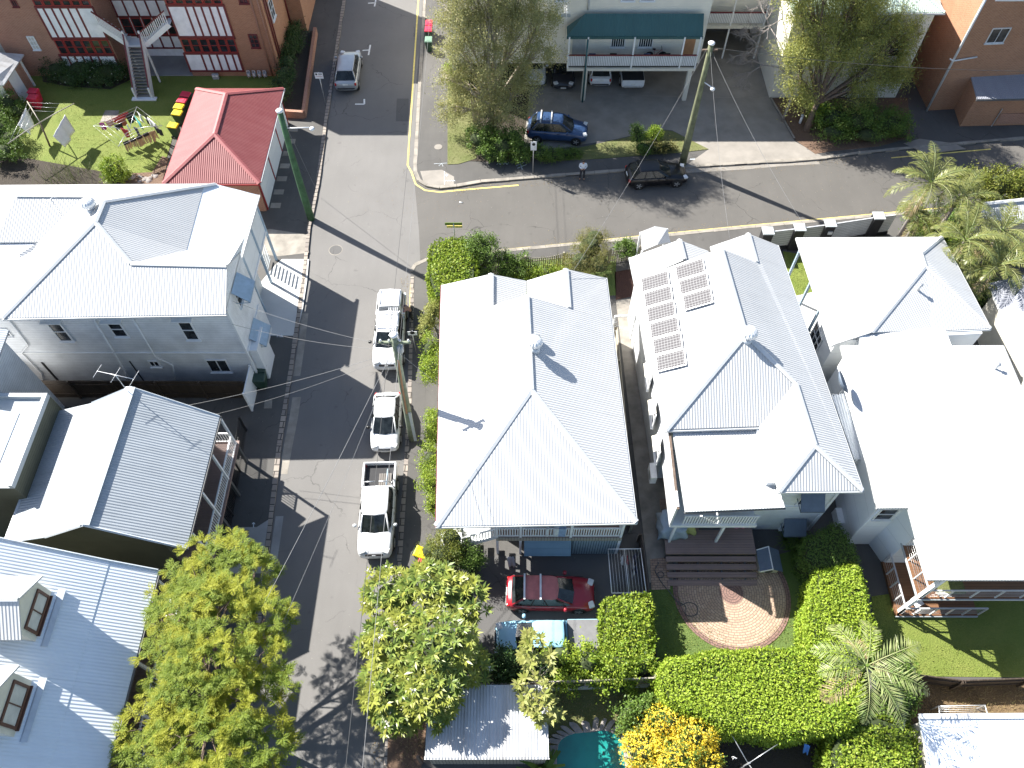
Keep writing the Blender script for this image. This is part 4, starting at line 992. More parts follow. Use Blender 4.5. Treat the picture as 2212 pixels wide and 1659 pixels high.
# rear verandah: floor, balustrade, louvred west side, posts to the deck
vfl = 3.15; xl_, xr_ = v3.x+.2, sE.x-.1; yf = v3.y+.25
MB().box(L((xl_-.5, yf, vfl-.25)), L((xr_, ys, vfl))).build('verandah_floor', 'timber_white', T)
rail(T, L((xl_+.05, yf+.06, vfl)), L((xr_-.1, yf+.06, vfl)), 1.0, pitch=.13, bw=.07)
MB().box(L((xl_-.55, yf, vfl)), L((xl_-.45, ys+.3, 5.4))).build('louvre_screen', 'slat_white', T)
for p in (onY(*zP(462,618), yf+.1), onY(*zP(857,605), yf+.1)):
    MB().bar(L((p.x, yf+.1, .3)), L((p.x, yf+.1, vfl-.2)), .12).build('post', 'timber_white', T)
MB().box(L((xl_-.3, ys-.1, .2)), L((xr_, ys-.02, vfl-.2))).build('lower_wall', 'render_white', T)
MB().bar(L((xl_-.5, ys+.3, 5.55)), L((xl_-.5, yf-.1, 5.3)), .10).build('verandah_beam', 'bark_brown', T)
for (tl, br), (ca, cb) in ((((1560,222),(1760,320)), 0 or (4.0, 4.55)), (((1420,435),(1605,545)), (1.5, 2.1))):
    c = onY(*zP(*tl), yw-.05); d = onY(*zP(*br), yw-.6)
    xm = (c.x+onY(*zP(br[0], tl[1]), yw-.05).x)/2; w_ = abs(c.x-onY(*zP(br[0], tl[1]), yw-.05).x)
    window(T, L((xm, yw-.02, c.z-.75)), V(1,0,0), V(0,-1,0), w_-.3, 1.1, mull=1)
    awning(T, L((xm, yw-.03, c.z)), V(1,0,0), V(0,-1,0), w_, .55, .75, 'awning_slate')
pipe(T, [L((sE.x+.6, yw-.07, 5.6)), L((sE.x+.6, yw-.07, 4.1)), L((sE.x+.3, yw-.07, 3.9)), L((sE.x+.5, yw-.07, 3.2))], .045, 'timber_white')
whirly(T, A(zA(890,160), 7.95), .42, label='white turbine vent at the ridge end of the solar house')
# west side hoods and windows
for k, (x, y) in enumerate(((0+70,400),(125,710),(200,1010))):
    p = A(zA(x,y), 4.4); MB().slab([[L(q) for q in (V(xw-.62, p.y-.45, 4.4), V(xw-.62, p.y+.45, 4.4), V(xw-.95, p.y+.45, 4.2), V(xw-.95, p.y-.45, 4.2))]], .04).build('window_hood', 'render_cream', T)
    window(T, L((xw-.62, p.y, 3.7)), V(0,1,0), V(-1,0,0), 1.1, 1.2)
# solar panels: two arrays, each panel a thing of its own
m, nt, b = newmat('solar_cell')
uv = coords(nt, 'Object'); sx = nt.nodes.new('ShaderNodeSeparateXYZ'); nt.links.new(uv, sx.inputs[0])
gx = mth(nt, 'LESS_THAN', mth(nt, 'FRACT', mth(nt, 'MULTIPLY', sx.outputs[0], 1/.158)), .11)
gy = mth(nt, 'LESS_THAN', mth(nt, 'FRACT', mth(nt, 'MULTIPLY', sx.outputs[1], 1/.162)), .16)
nt.links.new(mixcol(nt, mth(nt, 'MAXIMUM', gx, gy), (.085,.08,.085), (.26,.26,.26)), b.inputs['Base Color']); b.inputs['Roughness'].default_value = .6; b.inputs['Specular IOR Level'].default_value = .12
pn = (RS-SW).cross(RN-SW); pn = pn if pn.z > 0 else -pn; pn.normalize()
def solar(tl, tr, bl, br, n, lab0):
    c = [hit(z8(*p), SW, RS, RN) for p in (tl, tr, bl, br)]
    for i in range(n):
        f0, f1 = (i+.03)/n, (i+.97)/n
        p = [c[0].lerp(c[2], f0), c[1].lerp(c[3], f0), c[1].lerp(c[3], f1), c[0].lerp(c[2], f1)]
        o = (p[0]+p[1]+p[2]+p[3])/4+pn*.13
        ex = ((p[1]-p[0])+(p[2]-p[3])).normalized(); ey = pn.cross(ex); w_ = (p[1]-p[0]).length/2; h_ = (p[3]-p[0]).length/2
        M = Matrix((ex, ey, pn)).transposed().to_4x4(); M.translation = o
        t = thing('solar_module', lab0[i], 'solar panel', (0,0,0), group='solar panels on the white roof'); t.matrix_world = M
        MB().box((-w_,-h_,-.02), (w_,h_,.02)).build('panel_frame', 'aluminium', t)
        MB().box((-w_+.04,-h_+.04,.005), (w_-.04,h_-.04,.026)).build('cells', 'solar_cell', t)
        MB().bar((-w_*.6,-h_,-.06), (-w_*.6,h_,-.06), .04, .07).build('mounting_rail', 'aluminium', t)
NTH = ['top', 'second', 'third', 'fourth', 'fifth', 'bottom']
solar((450,660), (675,592), (598,1440), (842,1380), 6, ['%s solar panel of the long six panel column' % q for q in ('uppermost', 'second from top', 'third from top', 'fourth from top', 'fifth from top', 'lowest')])
solar((732,563), (965,490), (825,930), (1062,862), 3, ['%s solar panel of the short three panel column' % q for q in ('uppermost', 'middle', 'lowest')])

# ================================================================== third house with rear extension and deck
zB = zc(3000, 800, 840); zR = zc(2840, 1700, 1000); zT = zc(2840, 750, 1000)
T = thing('extension_house', 'white roofed house with flat rear extension and two storey timber deck', 'house', (22, 22, 0))
E_ = 4.9
NW = A((1722,513), E_); NE = A(zB(1405,232), E_); SE = A(zB(1885,1135), E_); R0 = A(zB(1200,400), 6.1); S0 = A(zB(325,1300), E_); R1 = hit(zB(1240,520), NW, S0, R0); S1 = hit(zB(710,1172), NW, S0, R0)
S2 = A(zB(1300,1160), E_)
roof(T, LL([[NW, NE, R0], [R0, R1, S1, S0, NW], [NE, SE, R1, R0], [R1, SE, S2], [R1, S2, S1]]), 'roof_white')
cap(T, [[L(a), L(b)] for a, b in ((R0, NE), (R0, R1), (R1, SE), (R1, S1))], 'flashing_white', .24)
gutter(T, [[L(a), L(b)] for a, b in ((NW, S0), (NE, SE), (SE, S2))])
walls(T, [(p[0]-22, p[1]-22) for p in [(S0.x+.35, S0.y+.35), (SE.x-.5, S1.y+.3), (SE.x-.5, NE.y-2.5), (NW.x+2.6, NW.y-2.5), (NW.x+2.6, 27.5), (S0.x+.35, 27.2)]], 0, E_-.1, 'panel_white')
posts(T, [L((NW.x+.3, NW.y-.4, 0)), L((NW.x+.55, 30.0, 0)), L((NW.x+.4, 27.6, 0))], E_-.1, .13, 'awning_blue')
MB().box(L((S0.x+.2, S0.y+1.6, .1)), L((S0.x+.32, S0.y+3.0, 2.0))).build('side_screen', 'awning_slate', T)
window(T, L((S0.x+.33, S0.y+2.2, 2.6)), V(0,1,0), V(-1,0,0), 1.3, 1.3, mull=2)
# rear flat roof
z_ = 5.2; pts = [A(q, z_) for q in ((1816,746),(1826,800),(1826,850),(1897,1098),(1962,1097),(2003,1253))]
xE = A((2168,745), z_).x; yN = pts[0].y; yS = pts[-1].y; xW2 = pts[4].x
rp = [V(pts[0].x, yN, z_), V(pts[3].x-.05, pts[3].y, z_), V(pts[4].x, pts[4].y, z_), V(pts[5].x, yS, z_), V(xE, yS, z_), V(xE, yN, z_)]
MB().slab(LL([rp]), .14).build('flat_roof', 'roof_white', T)
MB().slab(LL([[A(zB(700,1180), z_-.05), A(zB(690,1330), z_-.05), A(zB(1345,1320), z_-.05), A(zB(1300,1165), z_-.05)]]), .12).build('link_roof', 'roof_white', T)
xw, yw = pts[3].x, pts[3].y
walls(T, [(p[0]-22, p[1]-22) for p in [(pts[0].x+.3, yN-.3), (xw+.25, yw+.25), (xW2+.15, yw+.25), (xW2+.6, yS+2.6), (xE-.3, yS+2.6), (xE-.3, yN-.3)]], 0, z_-.16, 'panel_white', 'rear_wall')
walls(T, [(p[0]-22, p[1]-22) for p in rect(pts[0].x+1.2, yN-.4, pts[0].x+6, S1.y+.3)], 0, z_-.1, 'panel_white', 'link_wall')
window(T, L(((xw+xW2)/2+.2, yw+.24, 4.0)), V(1,0,0), V(0,-1,0), (xW2-xw)*.6, 1.2, rails=1, fr='timber_white')
pipe(T, [L((xw+.3, yw+.15, 5.0)), L((xw+.15, yw+.1, 2.6)), L((xw+.15, yw+.1, .2))], .05, 'timber_white')
# decks
dx0 = A(zR(1340,1205), 2.7).x; dy0 = A(zR(1340,1205), 2.7).y; dyn = A(zR(1130,595), 2.7).y
MB().box(L((dx0, dy0, 2.5)), L((xE, dyn, 2.7))).build('upper_deck', 'deck_timber', T)
MB().bar(L((dx0-.03, dy0-.03, 2.6)), L((xE, dy0-.03, 2.6)), .05, .12).build('deck_fascia', 'render_grey', T)
MB().bar(L((dx0-.03, dy0, 2.6)), L((dx0-.03, dyn, 2.6)), .05, .12).build('deck_fascia', 'render_grey', T)
lx0 = dx0-.1; MB().box(L((lx0, dy0-.1, .15)), L((xE-3.2, dyn-1.0, .35))).build('lower_deck', 'deck_timber', T)
MB().bar(L((lx0-.03, dy0-.13, .25)), L((xE-3.2, dy0-.13, .25)), .05, .12).build('deck_fascia', 'render_grey', T)
def wirerail(p, q, n, h=1.0):
    p, q = Vector(p), Vector(q); 
    for i in range(n+1):
        a = p.lerp(q, i/n); MB().bar(L(a), L(a+V(0,0,h)), .06).build('rail_post', 'aluminium', T)
    MB().bar(L(p+V(0,0,h)), L(q+V(0,0,h)), .07, .05).build('top_rail', 'aluminium', T)
    mb = MB()
    for k in range(4): mb.tube([L(p+V(0,0,.2+.19*k)), L(q+V(0,0,.2+.19*k))], .008, 4)
    mb.build('rail_wires', 'steel', T)
wirerail((dx0+.05, dy0+.05, 2.7), (xE, dy0+.05, 2.7), 6); wirerail((dx0+.05, dy0+.05, 2.7), (dx0+.05, dyn, 2.7), 4)
wirerail((lx0+.05, dy0-.05, .35), (xE-3.2, dy0-.05, .35), 5); wirerail((lx0+.05, dy0-.05, .35), (lx0+.05, dyn-1.0, .35), 4)
MB().bar(L((dx0+.1, dy0+.12, 0)), L((dx0+.1, dy0+.12, 5.05)), .18).build('corner_post', 'timber_white', T)
MB().box(L((dx0+.9, dy0+.2, 2.74)), L((dx0+2.2, dy0+.9, 2.9))).build('deck_mat', 'lawn_dry', T)
t = thing('deck_chair', 'white plastic chair on the lower deck behind the corner post', 'chair', (dx0+.9, dy0+.45, .35), .4)
MB().box((-.24,-.22,.40), (.24,.24,.44)).build('seat', 'white_plastic', t); MB().box((-.24,.2,.44), (.24,.25,.9)).build('backrest', 'white_plastic', t)
for x in (-.2,.2):
    for y in (-.18,.2): MB().bar((x,y,0), (x,y,.4), .04).build('leg', 'white_plastic', t)
for p, lb in ((zB(1165,755), 'short flue pipe on the hip roof of the third house'), (zB(1925,1535), 'short flue pipe on the flat white roof')):
    c = A(p, 5.75 if 'hip' in lb else 5.2); t = thing('flue_pipe', lb, 'flue', c)
    MB().lathe((0,0,-.2), [(.07,0),(.07,.6)], 10).build('pipe', 'steel', t); MB().lathe((0,0,.38), [(.12,0),(.12,.06),(.02,.1)], 10).build('cap', 'steel', t)
t = thing('satellite_dish', 'dark satellite dish tilted between the two white roofs', 'satellite dish', A(zA(1660,590), 5.2))
Md = Matrix.Rotation(math.radians(55), 4, 'Y')
MB().lathe((-.3,0,.75), [(.02,0),(.3,.04),(.5,.13),(.62,.22),(.6,.23),(.48,.15),(.02,.03)], 20, M=Md).build('dish', 'awning_slate', t)
MB().tube([(0,0,-.3),(0,0,.5),(-.25,0,.72)], .04).build('bracket', 'steel', t)
t = thing('water_heater', 'ribbed metal side roof between the second and third houses', 'lean-to', A(zA(1740,900), 3.4))
q = [A(p, 4.0) for p in (zA(1590,620), zA(1690,610), zA(1860,1150), zA(1780,1158))]
t.name = 'side_leanto'; MB().slab([[p-t.location for p in q]], .08).build('roof', 'roof_pale_blue', t)
for k in (0, 3): MB().bar(q[k]-t.location+V(.1,0,0), V(q[k].x+.1, q[k].y, 0)-t.location, .1).build('post', 'timber_white', t)

# ================================================================== right edge roofs
T = thing('grey_roof_house', 'long grey roof under the palms on the right edge', 'house', (30, 27, 0))
a = A(zT(1925,690), 3.6); b_ = A(zT(2260,1445), 3.6); 
roof(T, LL([[a, V(a.x+.1, a.y-16, 3.6), V(a.x+5, a.y-16, 5.6), V(a.x+5, a.y+.2, 5.6)]]), 'roof_grey')
MB().slab(LL([[V(a.x+5, a.y-16, 5.6), V(a.x+10, a.y-16, 3.6), V(a.x+10, a.y+.2, 3.6), V(a.x+5, a.y+.2, 5.6)]]), .09).build('rear_roof', 'roof_grey', T)
gutter(T, [[L(a), L(V(a.x+.1, a.y-16, 3.6))]])
walls(T, [(p[0]-30, p[1]-27) for p in rect(a.x+.5, a.y-15.6, a.x+9.5, a.y-.3)], 0, 3.5, 'render_cream')
T = thing('white_lodge', 'small white roof behind the palms at the right edge', 'house', (33, 37, 0))
a, b_, c, d = A((2118,470), 3.6), A((2125,440), 4.2), A((2260,426), 4.2), A((2260,490), 3.6)
roof(T, LL([[a, d, c, b_]]), 'roof_white'); walls(T, [(a.x+.3-33, a.y+.2-37), (d.x-33, d.y+.2-37), (c.x-33, c.y-.2-37), (b_.x+.3-33, b_.y-.2-37)], 0, 3.5, 'render_cream')
cap(T, [[L(b_), L(c)]], 'flashing_white')
T = thing('striped_roof_shed', 'pale ribbed metal roof in the bottom right corner', 'shed', (20, 4, 0))
a = A((1985,1547), 2.6); roof(T, LL([[a, V(a.x+8, a.y+.05, 2.6), V(a.x+8, a.y-7, 2.1), V(a.x-.4, a.y-7, 2.1)]]), 'roof_pale_blue')
MB().bar(L(a+V(0,-.02,.02)), L(a+V(8,.03,.02)), .22, .1).build('ridge_cap', 'flashing_white', T)
walls(T, [(p[0]-20, p[1]-4) for p in rect(a.x+.2, a.y-6.8, a.x+7.8, a.y-.15)], 0, 2.1, 'render_cream')
T = thing('corrugated_carport', 'weathered corrugated carport roof dappled by frangipani shade', 'carport', (-1, 6, 0))
z9 = zc(1300, 2030, 1130*2212/2205)
sw, se = A(z9(572,1585), 2.4), A(z9(1480,1583), 2.4); ne, nw = A(z9(1425,1050), 2.55), A(z9(840,1050), 2.55)
nw = A(z9(600,1260), 2.5); nw = V(sw.x, ne.y, 2.55)
roof(T, LL([[sw, se, V(se.x, ne.y, 2.55), nw]]), 'roof_old')
gutter(T, [[L(sw), L(se)]], 'roof_old', .12, .14)
MB().box(L((sw.x+.1, sw.y+.05, 0)), L((se.x-.1, sw.y+.12, 2.25))).build('front_panel', 'fence_pale', T)
for x in (sw.x+.1, se.x-.1):
    for y in (sw.y+.2, ne.y-.2): MB().bar(L((x, y, 0)), L((x, y, 2.35)), .1).build('post', 'timber_white', T)
MB().box(L((sw.x+.1, ne.y-.15, 0)), L((se.x-.3, ne.y-.1, 2.3))).build('rear_panel', 'fence_pale', T)
# pool pump box on its west side
MB().bar(L((sw.x-.35, sw.y+.1, 0)), L((sw.x-.35, sw.y+.1, 2.0)), .12).build('gate_post', 'bark_brown', T)

# ================================================================== cream flats over parking (top centre)
z3 = zc(1800, 0, 1000)
T = thing('cream_flats', 'cream flats on columns above parking with teal verandah roof', 'apartment building', (5, 58, 0))
Yw = 53.2; Yv = 51.75
x0, x1 = -4.6, 14.3
MB().box(L((x0, Yw, 2.45)), L((x1, 70, 9.5))).build('wall', 'block_cream', T)
MB().box(L((x0, 61, 0)), L((20, 61.3, 2.5))).build('undercroft_wall', 'gutter_dark', T)
MB().box(L((x0, Yw+.2, 0)), L((x0+.3, 61, 2.5))).build('side_wall', 'block_cream', T)
sl = onY(*z3(722,560), Yv); sr = onY(*z3(1790,555), Yv)
MB().box(L((sl.x, Yv, 2.78)), L((sr.x, Yw+.05, 3.0))).build('verandah_floor', 'render_cream', T)
ez = 5.55; el = A(z3(722,298), ez); er = A(z3(1848,292), ez); rl = A(z3(875,112), 6.75); rr_ = A(z3(1845,100), 6.75)
er = V(er.x, el.y, ez); rr_ = V(er.x-.05, rl.y, 6.75); bk = V(el.x, rl.y, 5.75)
roof(T, LL([[el, er, rr_, rl], [el, rl, bk]]), 'roof_teal', name='verandah_roof')
MB().box(L((el.x-.02, el.y-.06, ez-.22)), L((er.x+.02, el.y+.02, ez-.02))).build('verandah_fascia', 'roof_teal', T)
MB().box(L((sl.x, Yw-.03, 3.0)), L((sr.x, Yw-.005, 5.4))).build('verandah_wall', 'block_cream', T)
pxs = [onY(*z3(q, 548), Yv).x for q in (728, 880, 1255, 1655, 1785)]
for x in pxs: MB().bar(L((x, Yv+.08, 3.0)), L((x, Yv+.08, 5.5)), .11).build('post', 'timber_white', T)
for i in range(4):
    MB().box(L((pxs[i]+.07, Yv+.03, 3.2)), L((pxs[i+1]-.07, Yv+.07, 4.0))).build('balustrade', 'slat_upright', T)
MB().bar(L((pxs[0], Yv+.06, 4.06)), L((pxs[4], Yv+.06, 4.06)), .07, .10).build('handrail', 'trim_maroon', T)
MB().bar(L((pxs[0], Yv+.06, 3.14)), L((pxs[4], Yv+.06, 3.14)), .05, .07).build('bottom_rail', 'trim_black', T)
for tl, br in (((1095,305),(1195,388)), ((1325,305),(1425,385))):
    a = onY(*z3(*tl), Yw-.05); b_ = onY(*z3(*br), Yw-.05); window(T, L(((a.x+b_.x)/2, Yw-.04, 4.45)), V(1,0,0), V(0,-1,0), abs(b_.x-a.x), 1.2, mull=5, rails=0)
a = onY(*z3(770,305), Yw); b_ = onY(*z3(868,440), Yw); MB().box(L((a.x, Yw-.06, 3.02)), L((b_.x, Yw-.03, 5.1))).build('door', 'render_grey', T)
a = onY(*z3(1695,300), Yw); MB().box(L((a.x, Yw-.06, 3.02)), L((a.x+.9, Yw-.03, 5.1))).build('door', 'wood_orange', T)
for px_, top in (((1477,221), 2.78), ((1258,208), 2.78)):
    p = at(*px_); MB().bar(L((p.x, Yv+.25, 0)), L((p.x, Yv+.25, top)), .32).build('column', 'render_cream', T)
p = onY(*z3(905,130), Yv-.05); q = onY(*z3(880,560), Yv-.05)
pipe(T, [L((q.x-.05, Yv-.08, 5.4)), L((q.x-.05, Yv-.08, .1))], .07, 'roof_teal')
pipe(T, [L((rl.x+.2, Yw-.08, 6.8)), L((rl.x+.2, Yw-.08, 9.4))], .07, 'flashing_zinc')
# rear wing with its own verandah
MB().box(L((x1+.05, 58.2, 2.9)), L((20.0, 70, 9.0))).build('rear_wing', 'block_cream', T)
MB().box(L((x1+.05, 57.2, 2.75)), L((20.0, 58.3, 3.0))).build('verandah_floor', 'render_cream', T)
MB().box(L((x1+.1, 57.25, 3.2)), L((19.9, 57.3, 4.0))).build('balustrade', 'slat_upright', T)
MB().bar(L((x1+.1, 57.28, 4.06)), L((19.9, 57.28, 4.06)), .07, .10).build('handrail', 'trim_maroon', T)
for x in (x1+.2, 17.2, 19.8): MB().bar(L((x, 57.3, 0)), L((x, 57.3, 5.6)), .12).build('post', 'timber_white', T)
MB().box(L((x1, Yw+.1, 0)), L((x1+.25, 61, 2.5))).build('side_wall', 'render_grey', T) if 0 else None
for q, lb in (((1000,-20),0),): 
    for tl, br in (((1180,-60),(1280,3)), ((1340,-60),(1445,3)), ((632,-60),(712,3))): winY_ = onY(*z3(*tl), Yw); b_ = onY(*z3(*br), Yw); window(T, L(((winY_.x+b_.x)/2, Yw-.03, (winY_.z+b_.z)/2)), V(1,0,0), V(0,-1,0), abs(b_.x-winY_.x), abs(winY_.z-b_.z))
a = onY(*z3(648,118), Yw); MB().box(L((a.x, Yw-.05, a.z-.2)), L((a.x+.9, Yw-.01, a.z))).build('wall_vent', 'render_grey', T)
p = onY(*z3(716,270), Yv-.1); antenna('tall television antenna beside the teal verandah roof', V(el.x-.15, Yv-.1, 5.2), 2.6, 1.0, 6, .5, 1.57)
# things on that verandah
for x, c, lb in ((930,'plastic_blue','blue plastic chair near the door on the teal roofed verandah'), (1105,'black_paint','dark chair under the first barred window of the teal roofed verandah'), (1385,'plastic_blue','blue chair under the second barred window of the teal roofed verandah'), (1550,'black_paint','dark chair at the far end of the teal roofed verandah')):
    p = onY(*z3(x,430), Yw-.75)
    t = thing('verandah_chair', lb, 'chair', (p.x, Yw-.7, 3.0), math.pi, group='chairs on the flats verandah')
    MB().box((-.25,-.25,.42), (.25,.25,.47)).build('seat', c, t); MB().box((-.25,.22,.47), (.25,.27,.92)).build('backrest', c, t)
    for sx_ in (-.21,.21):
        for sy_ in (-.2,.2): MB().bar((sx_,sy_,0), (sx_,sy_,.42), .04).build('leg', c, t)
p = onY(*z3(1470,430), Yw-.6); t = thing('bicycle', 'bicycle leaning on the wall between two verandah chairs', 'bicycle', (p.x, Yw-.35, 3.0))
for s in (-.5,.5):
    ww = MB().lathe((s,0,.33), [(.29,-.02),(.33,-.02),(.33,.02),(.29,.02)], 18, axis='Y').build('wheel', 'rubber', t)
MB().tube([(-.5,0,.33),(-.1,0,.35),(.35,0,.8),(-.2,0,.78),(-.1,0,.35)], .02).tube([(.5,0,.33),(.35,0,.95)], .02).build('frame', 'lamp_red', t)
MB().tube([(.33,-.25,.98),(.35,0,.95),(.33,.25,.98)], .018).build('handlebar', 'trim_black', t); MB().box((-.32,-.06,.84),(-.1,.06,.9)).build('saddle', 'trim_black', t)

# ================================================================== cream house behind the tall gum, brick block on the right
z4r = zc(2700, 0, 1140)
T = thing('cream_house', 'cream walled house with pale green roof behind the tall gum', 'house', (25, 56, 0))
xl_ = at(1661,214).x; xr_ = at(1932,212).x; yb = at(1800,213).y
walls(T, [(p[0]-25, p[1]-56) for p in rect(xl_, yb, xr_, yb+13)], 0, 7.4, 'block_cream')
e = 7.4; c = [V(xl_-.4, yb-.4, e), V(xr_+.4, yb-.4, e), V(xr_+.4, yb+13.4, e), V(xl_-.4, yb+13.4, e)]; ra, rb = V(xl_+5, yb+5.5, 9.8), V(xr_-5, yb+5.5, 9.8)
roof(T, LL([[c[0], c[1], rb, ra], [c[1], c[2], rb], [c[2], c[3], ra, rb], [c[3], c[0], ra]]), 'roof_mint')
cap(T, [[L(a), L(b_)] for a, b_ in ((c[0], ra), (c[1], rb), (ra, rb))], 'roof_mint', .3); gutter(T, [[L(c[0]), L(c[1])], [L(c[1]), L(c[2])]])
window(T, L((xr_-1.6, yb-.03, 4.3)), V(1,0,0), V(0,-1,0), 1.2, 1.2); window(T, L((xl_+5, yb-.03, 4.3)), V(1,0,0), V(0,-1,0), 1.4, 1.2)
T = thing('brick_block', 'tall orange brick flats in the top right corner', 'apartment building', (38, 54, 0))
zQ = zc(3300, 0, 540)
xq = at(2003,241).x; yq = at(2003,241).y
walls(T, [(p[0]-38, p[1]-54) for p in [(xq, yq), (60, yq+2.2), (60, 75), (xq-.6, 75)]], 0, 12.0, 'brick_orange')
MB().tube([L((xq-.12, yq-.05, .1)), L((xq-.12, yq-.05, 12))], .09, 6).build('downpipe', 'aluminium', T)
p = onY(*zQ(1070,890), yq); q = onY(*zQ(1480,855), yq+.2); pipe(T, [L(p+V(0,-.1,0)), L(onY(*zQ(1115,925), yq)+V(0,-.1,0)), L(q+V(0,-.15,0))], .06, 'aluminium', 'waste_pipe')
a = onY(*zQ(1720,420), yq+.2); b_ = onY(*zQ(1900,655), yq+.2); window(T, L(((a.x+b_.x)/2, yq+.16, (a.z+b_.z)/2)), V(1,.08,0), V(0,-1,0), 1.3, 1.1, mull=1, rails=0, fr='aluminium')
a = onY(*zQ(1750,0), yq+.2); MB().box(L((a.x, yq+.05, a.z)), L((a.x+2.2, yq+.17, a.z+1.0))).build('white_panel', 'render_white', T)
# connecting balconies
wy = 57.0
walls(T, [(p[0]-38, p[1]-54) for p in rect(xr_+.6, wy, xq-.2, 70)], 0, 11.0, 'render_grey', 'balcony_wall')
for zz in (2.9, 6.0): MB().box(L((xr_+.6, wy-1.6, zz-.5)), L((xq-.25, wy+.05, zz))).build('balcony_slab', 'render_grey', T)
MB().box(L((xr_+.7, wy-1.55, 3.0)), L((xq-.35, wy-1.5, 3.95))).build('balcony_slats', 'slat_white', T)
window(T, L(((xr_+xq)/2, wy-.03, 4.7)), V(1,0,0), V(0,-1,0), 2.0, 1.2, mull=1, rails=0, fr='trim_black')
T = thing('brick_carport', 'low brick garage with flat grey roof below the brick flats', 'garage', (40, 50, 0))
bl = at(2072,275); r_ = [A(zQ(1150,1150), 3.0), A(zQ(1430,1490), 2.6), A((2420,120), 3.0)]
dirv = V(1, .03, 0); fl = V(bl.x-.1, bl.y-.3, 2.75); bkd = V(.3, 3.2, .25)
roof(T, LL([[fl, fl+dirv*16, fl+dirv*16+bkd, fl+bkd]]), 'roof_grey')
gutter(T, [[L(fl), L(fl+dirv*16)]], 'gutter_dark')
w4 = [(bl.x, bl.y), (bl.x+16, bl.y+.5), (bl.x+16.3, bl.y+3.2), (bl.x+.3, bl.y+2.9)]
walls(T, [(p[0]-40, p[1]-50) for p in w4], 0, 2.7, 'brick_orange')
MB().box(L((bl.x+2.6, bl.y+.04, .3)), L((bl.x+5.6, bl.y+.09, 1.2))).build('garage_opening', 'brick_red', T)
MB().bar(L((bl.x+2.4, bl.y, .1)), L((bl.x+2.4, bl.y, 1.7)), .06).build('post', 'steel', T)

# entry hood of the solar house by the side street
T = thing('gate_shelter', 'small white gabled shelter roof over the gate on the side street', 'shelter', at(1413,545))
a, b_, c, d = A(z8(448,265), 2.9), A(z8(670,235), 2.9), A(z8(695,350), 2.6), A(z8(460,420), 2.55)
r0 = A(z8(565,217), 3.15); r1 = A(z8(590,365), 3.1)
roof(T, LL([[d, r1, r0, a], [r1, c, b_, r0]]), 'roof_white')
for p in (a, b_, c, d): MB().bar(L(p)+V(.0,0,-.05), L(V(p.x, p.y, 0)), .1).build('post', 'timber_white', T)
# ================================================================== vehicles
paint('paint_car_white', (.74,.75,.76)); paint('paint_car_silver', (.40,.42,.44), metal=.35); paint('paint_car_blue', (.03,.065,.15), .3, .3)
paint('paint_car_black', (.007,.007,.009), .3, .15); paint('paint_car_red', (.30,.012,.024)); paint('paint_car_skyblue', (.30,.55,.70)); paint('paint_car_dark', (.03,.032,.04))
plain('plank_grey', (.17,.155,.14), .8)
plain('red_faded', (.46,.15,.14), .45, var=.15); plain('tonneau_grey', (.16,.16,.165), .7); plain('bed_liner', (.03,.03,.032), .8)
def ring(w, zl, zt, crown):
    h = zt-zl
    half = [(.62*w, zl), (.93*w, zl+.04), (w, zl+.30*h), (.995*w, zl+.62*h), (.955*w, zt-.07), (.87*w, zt-.005), (.45*w, zt+crown*.8)]
    return half+[(0, zt+crown)]+[(-y, z) for y, z in half[::-1]]
def loft(sts, subd=True):
    vs = []; fs = []; k = None
    for x, w, zl, zt, cr in sts:
        r = ring(w, zl, zt, cr); k = len(r); vs += [(x, y, z) for y, z in r]
    n = len(sts)
    for i in range(n-1):
        for j in range(k): fs.append([i*k+j, i*k+(j+1) % k, (i+1)*k+(j+1) % k, (i+1)*k+j])
    fs.append(list(range(k))[::-1]); fs.append([(n-1)*k+j for j in range(k)])
    return MB().add(vs, fs, True)
def interp(sts, m=3):
    out = []
    for a, b in zip(sts[:-1], sts[1:]):
        for i in range(m):
            t = i/m; out.append(tuple(a[q]+(b[q]-a[q])*t for q in range(5)))
    return out+[sts[-1]]
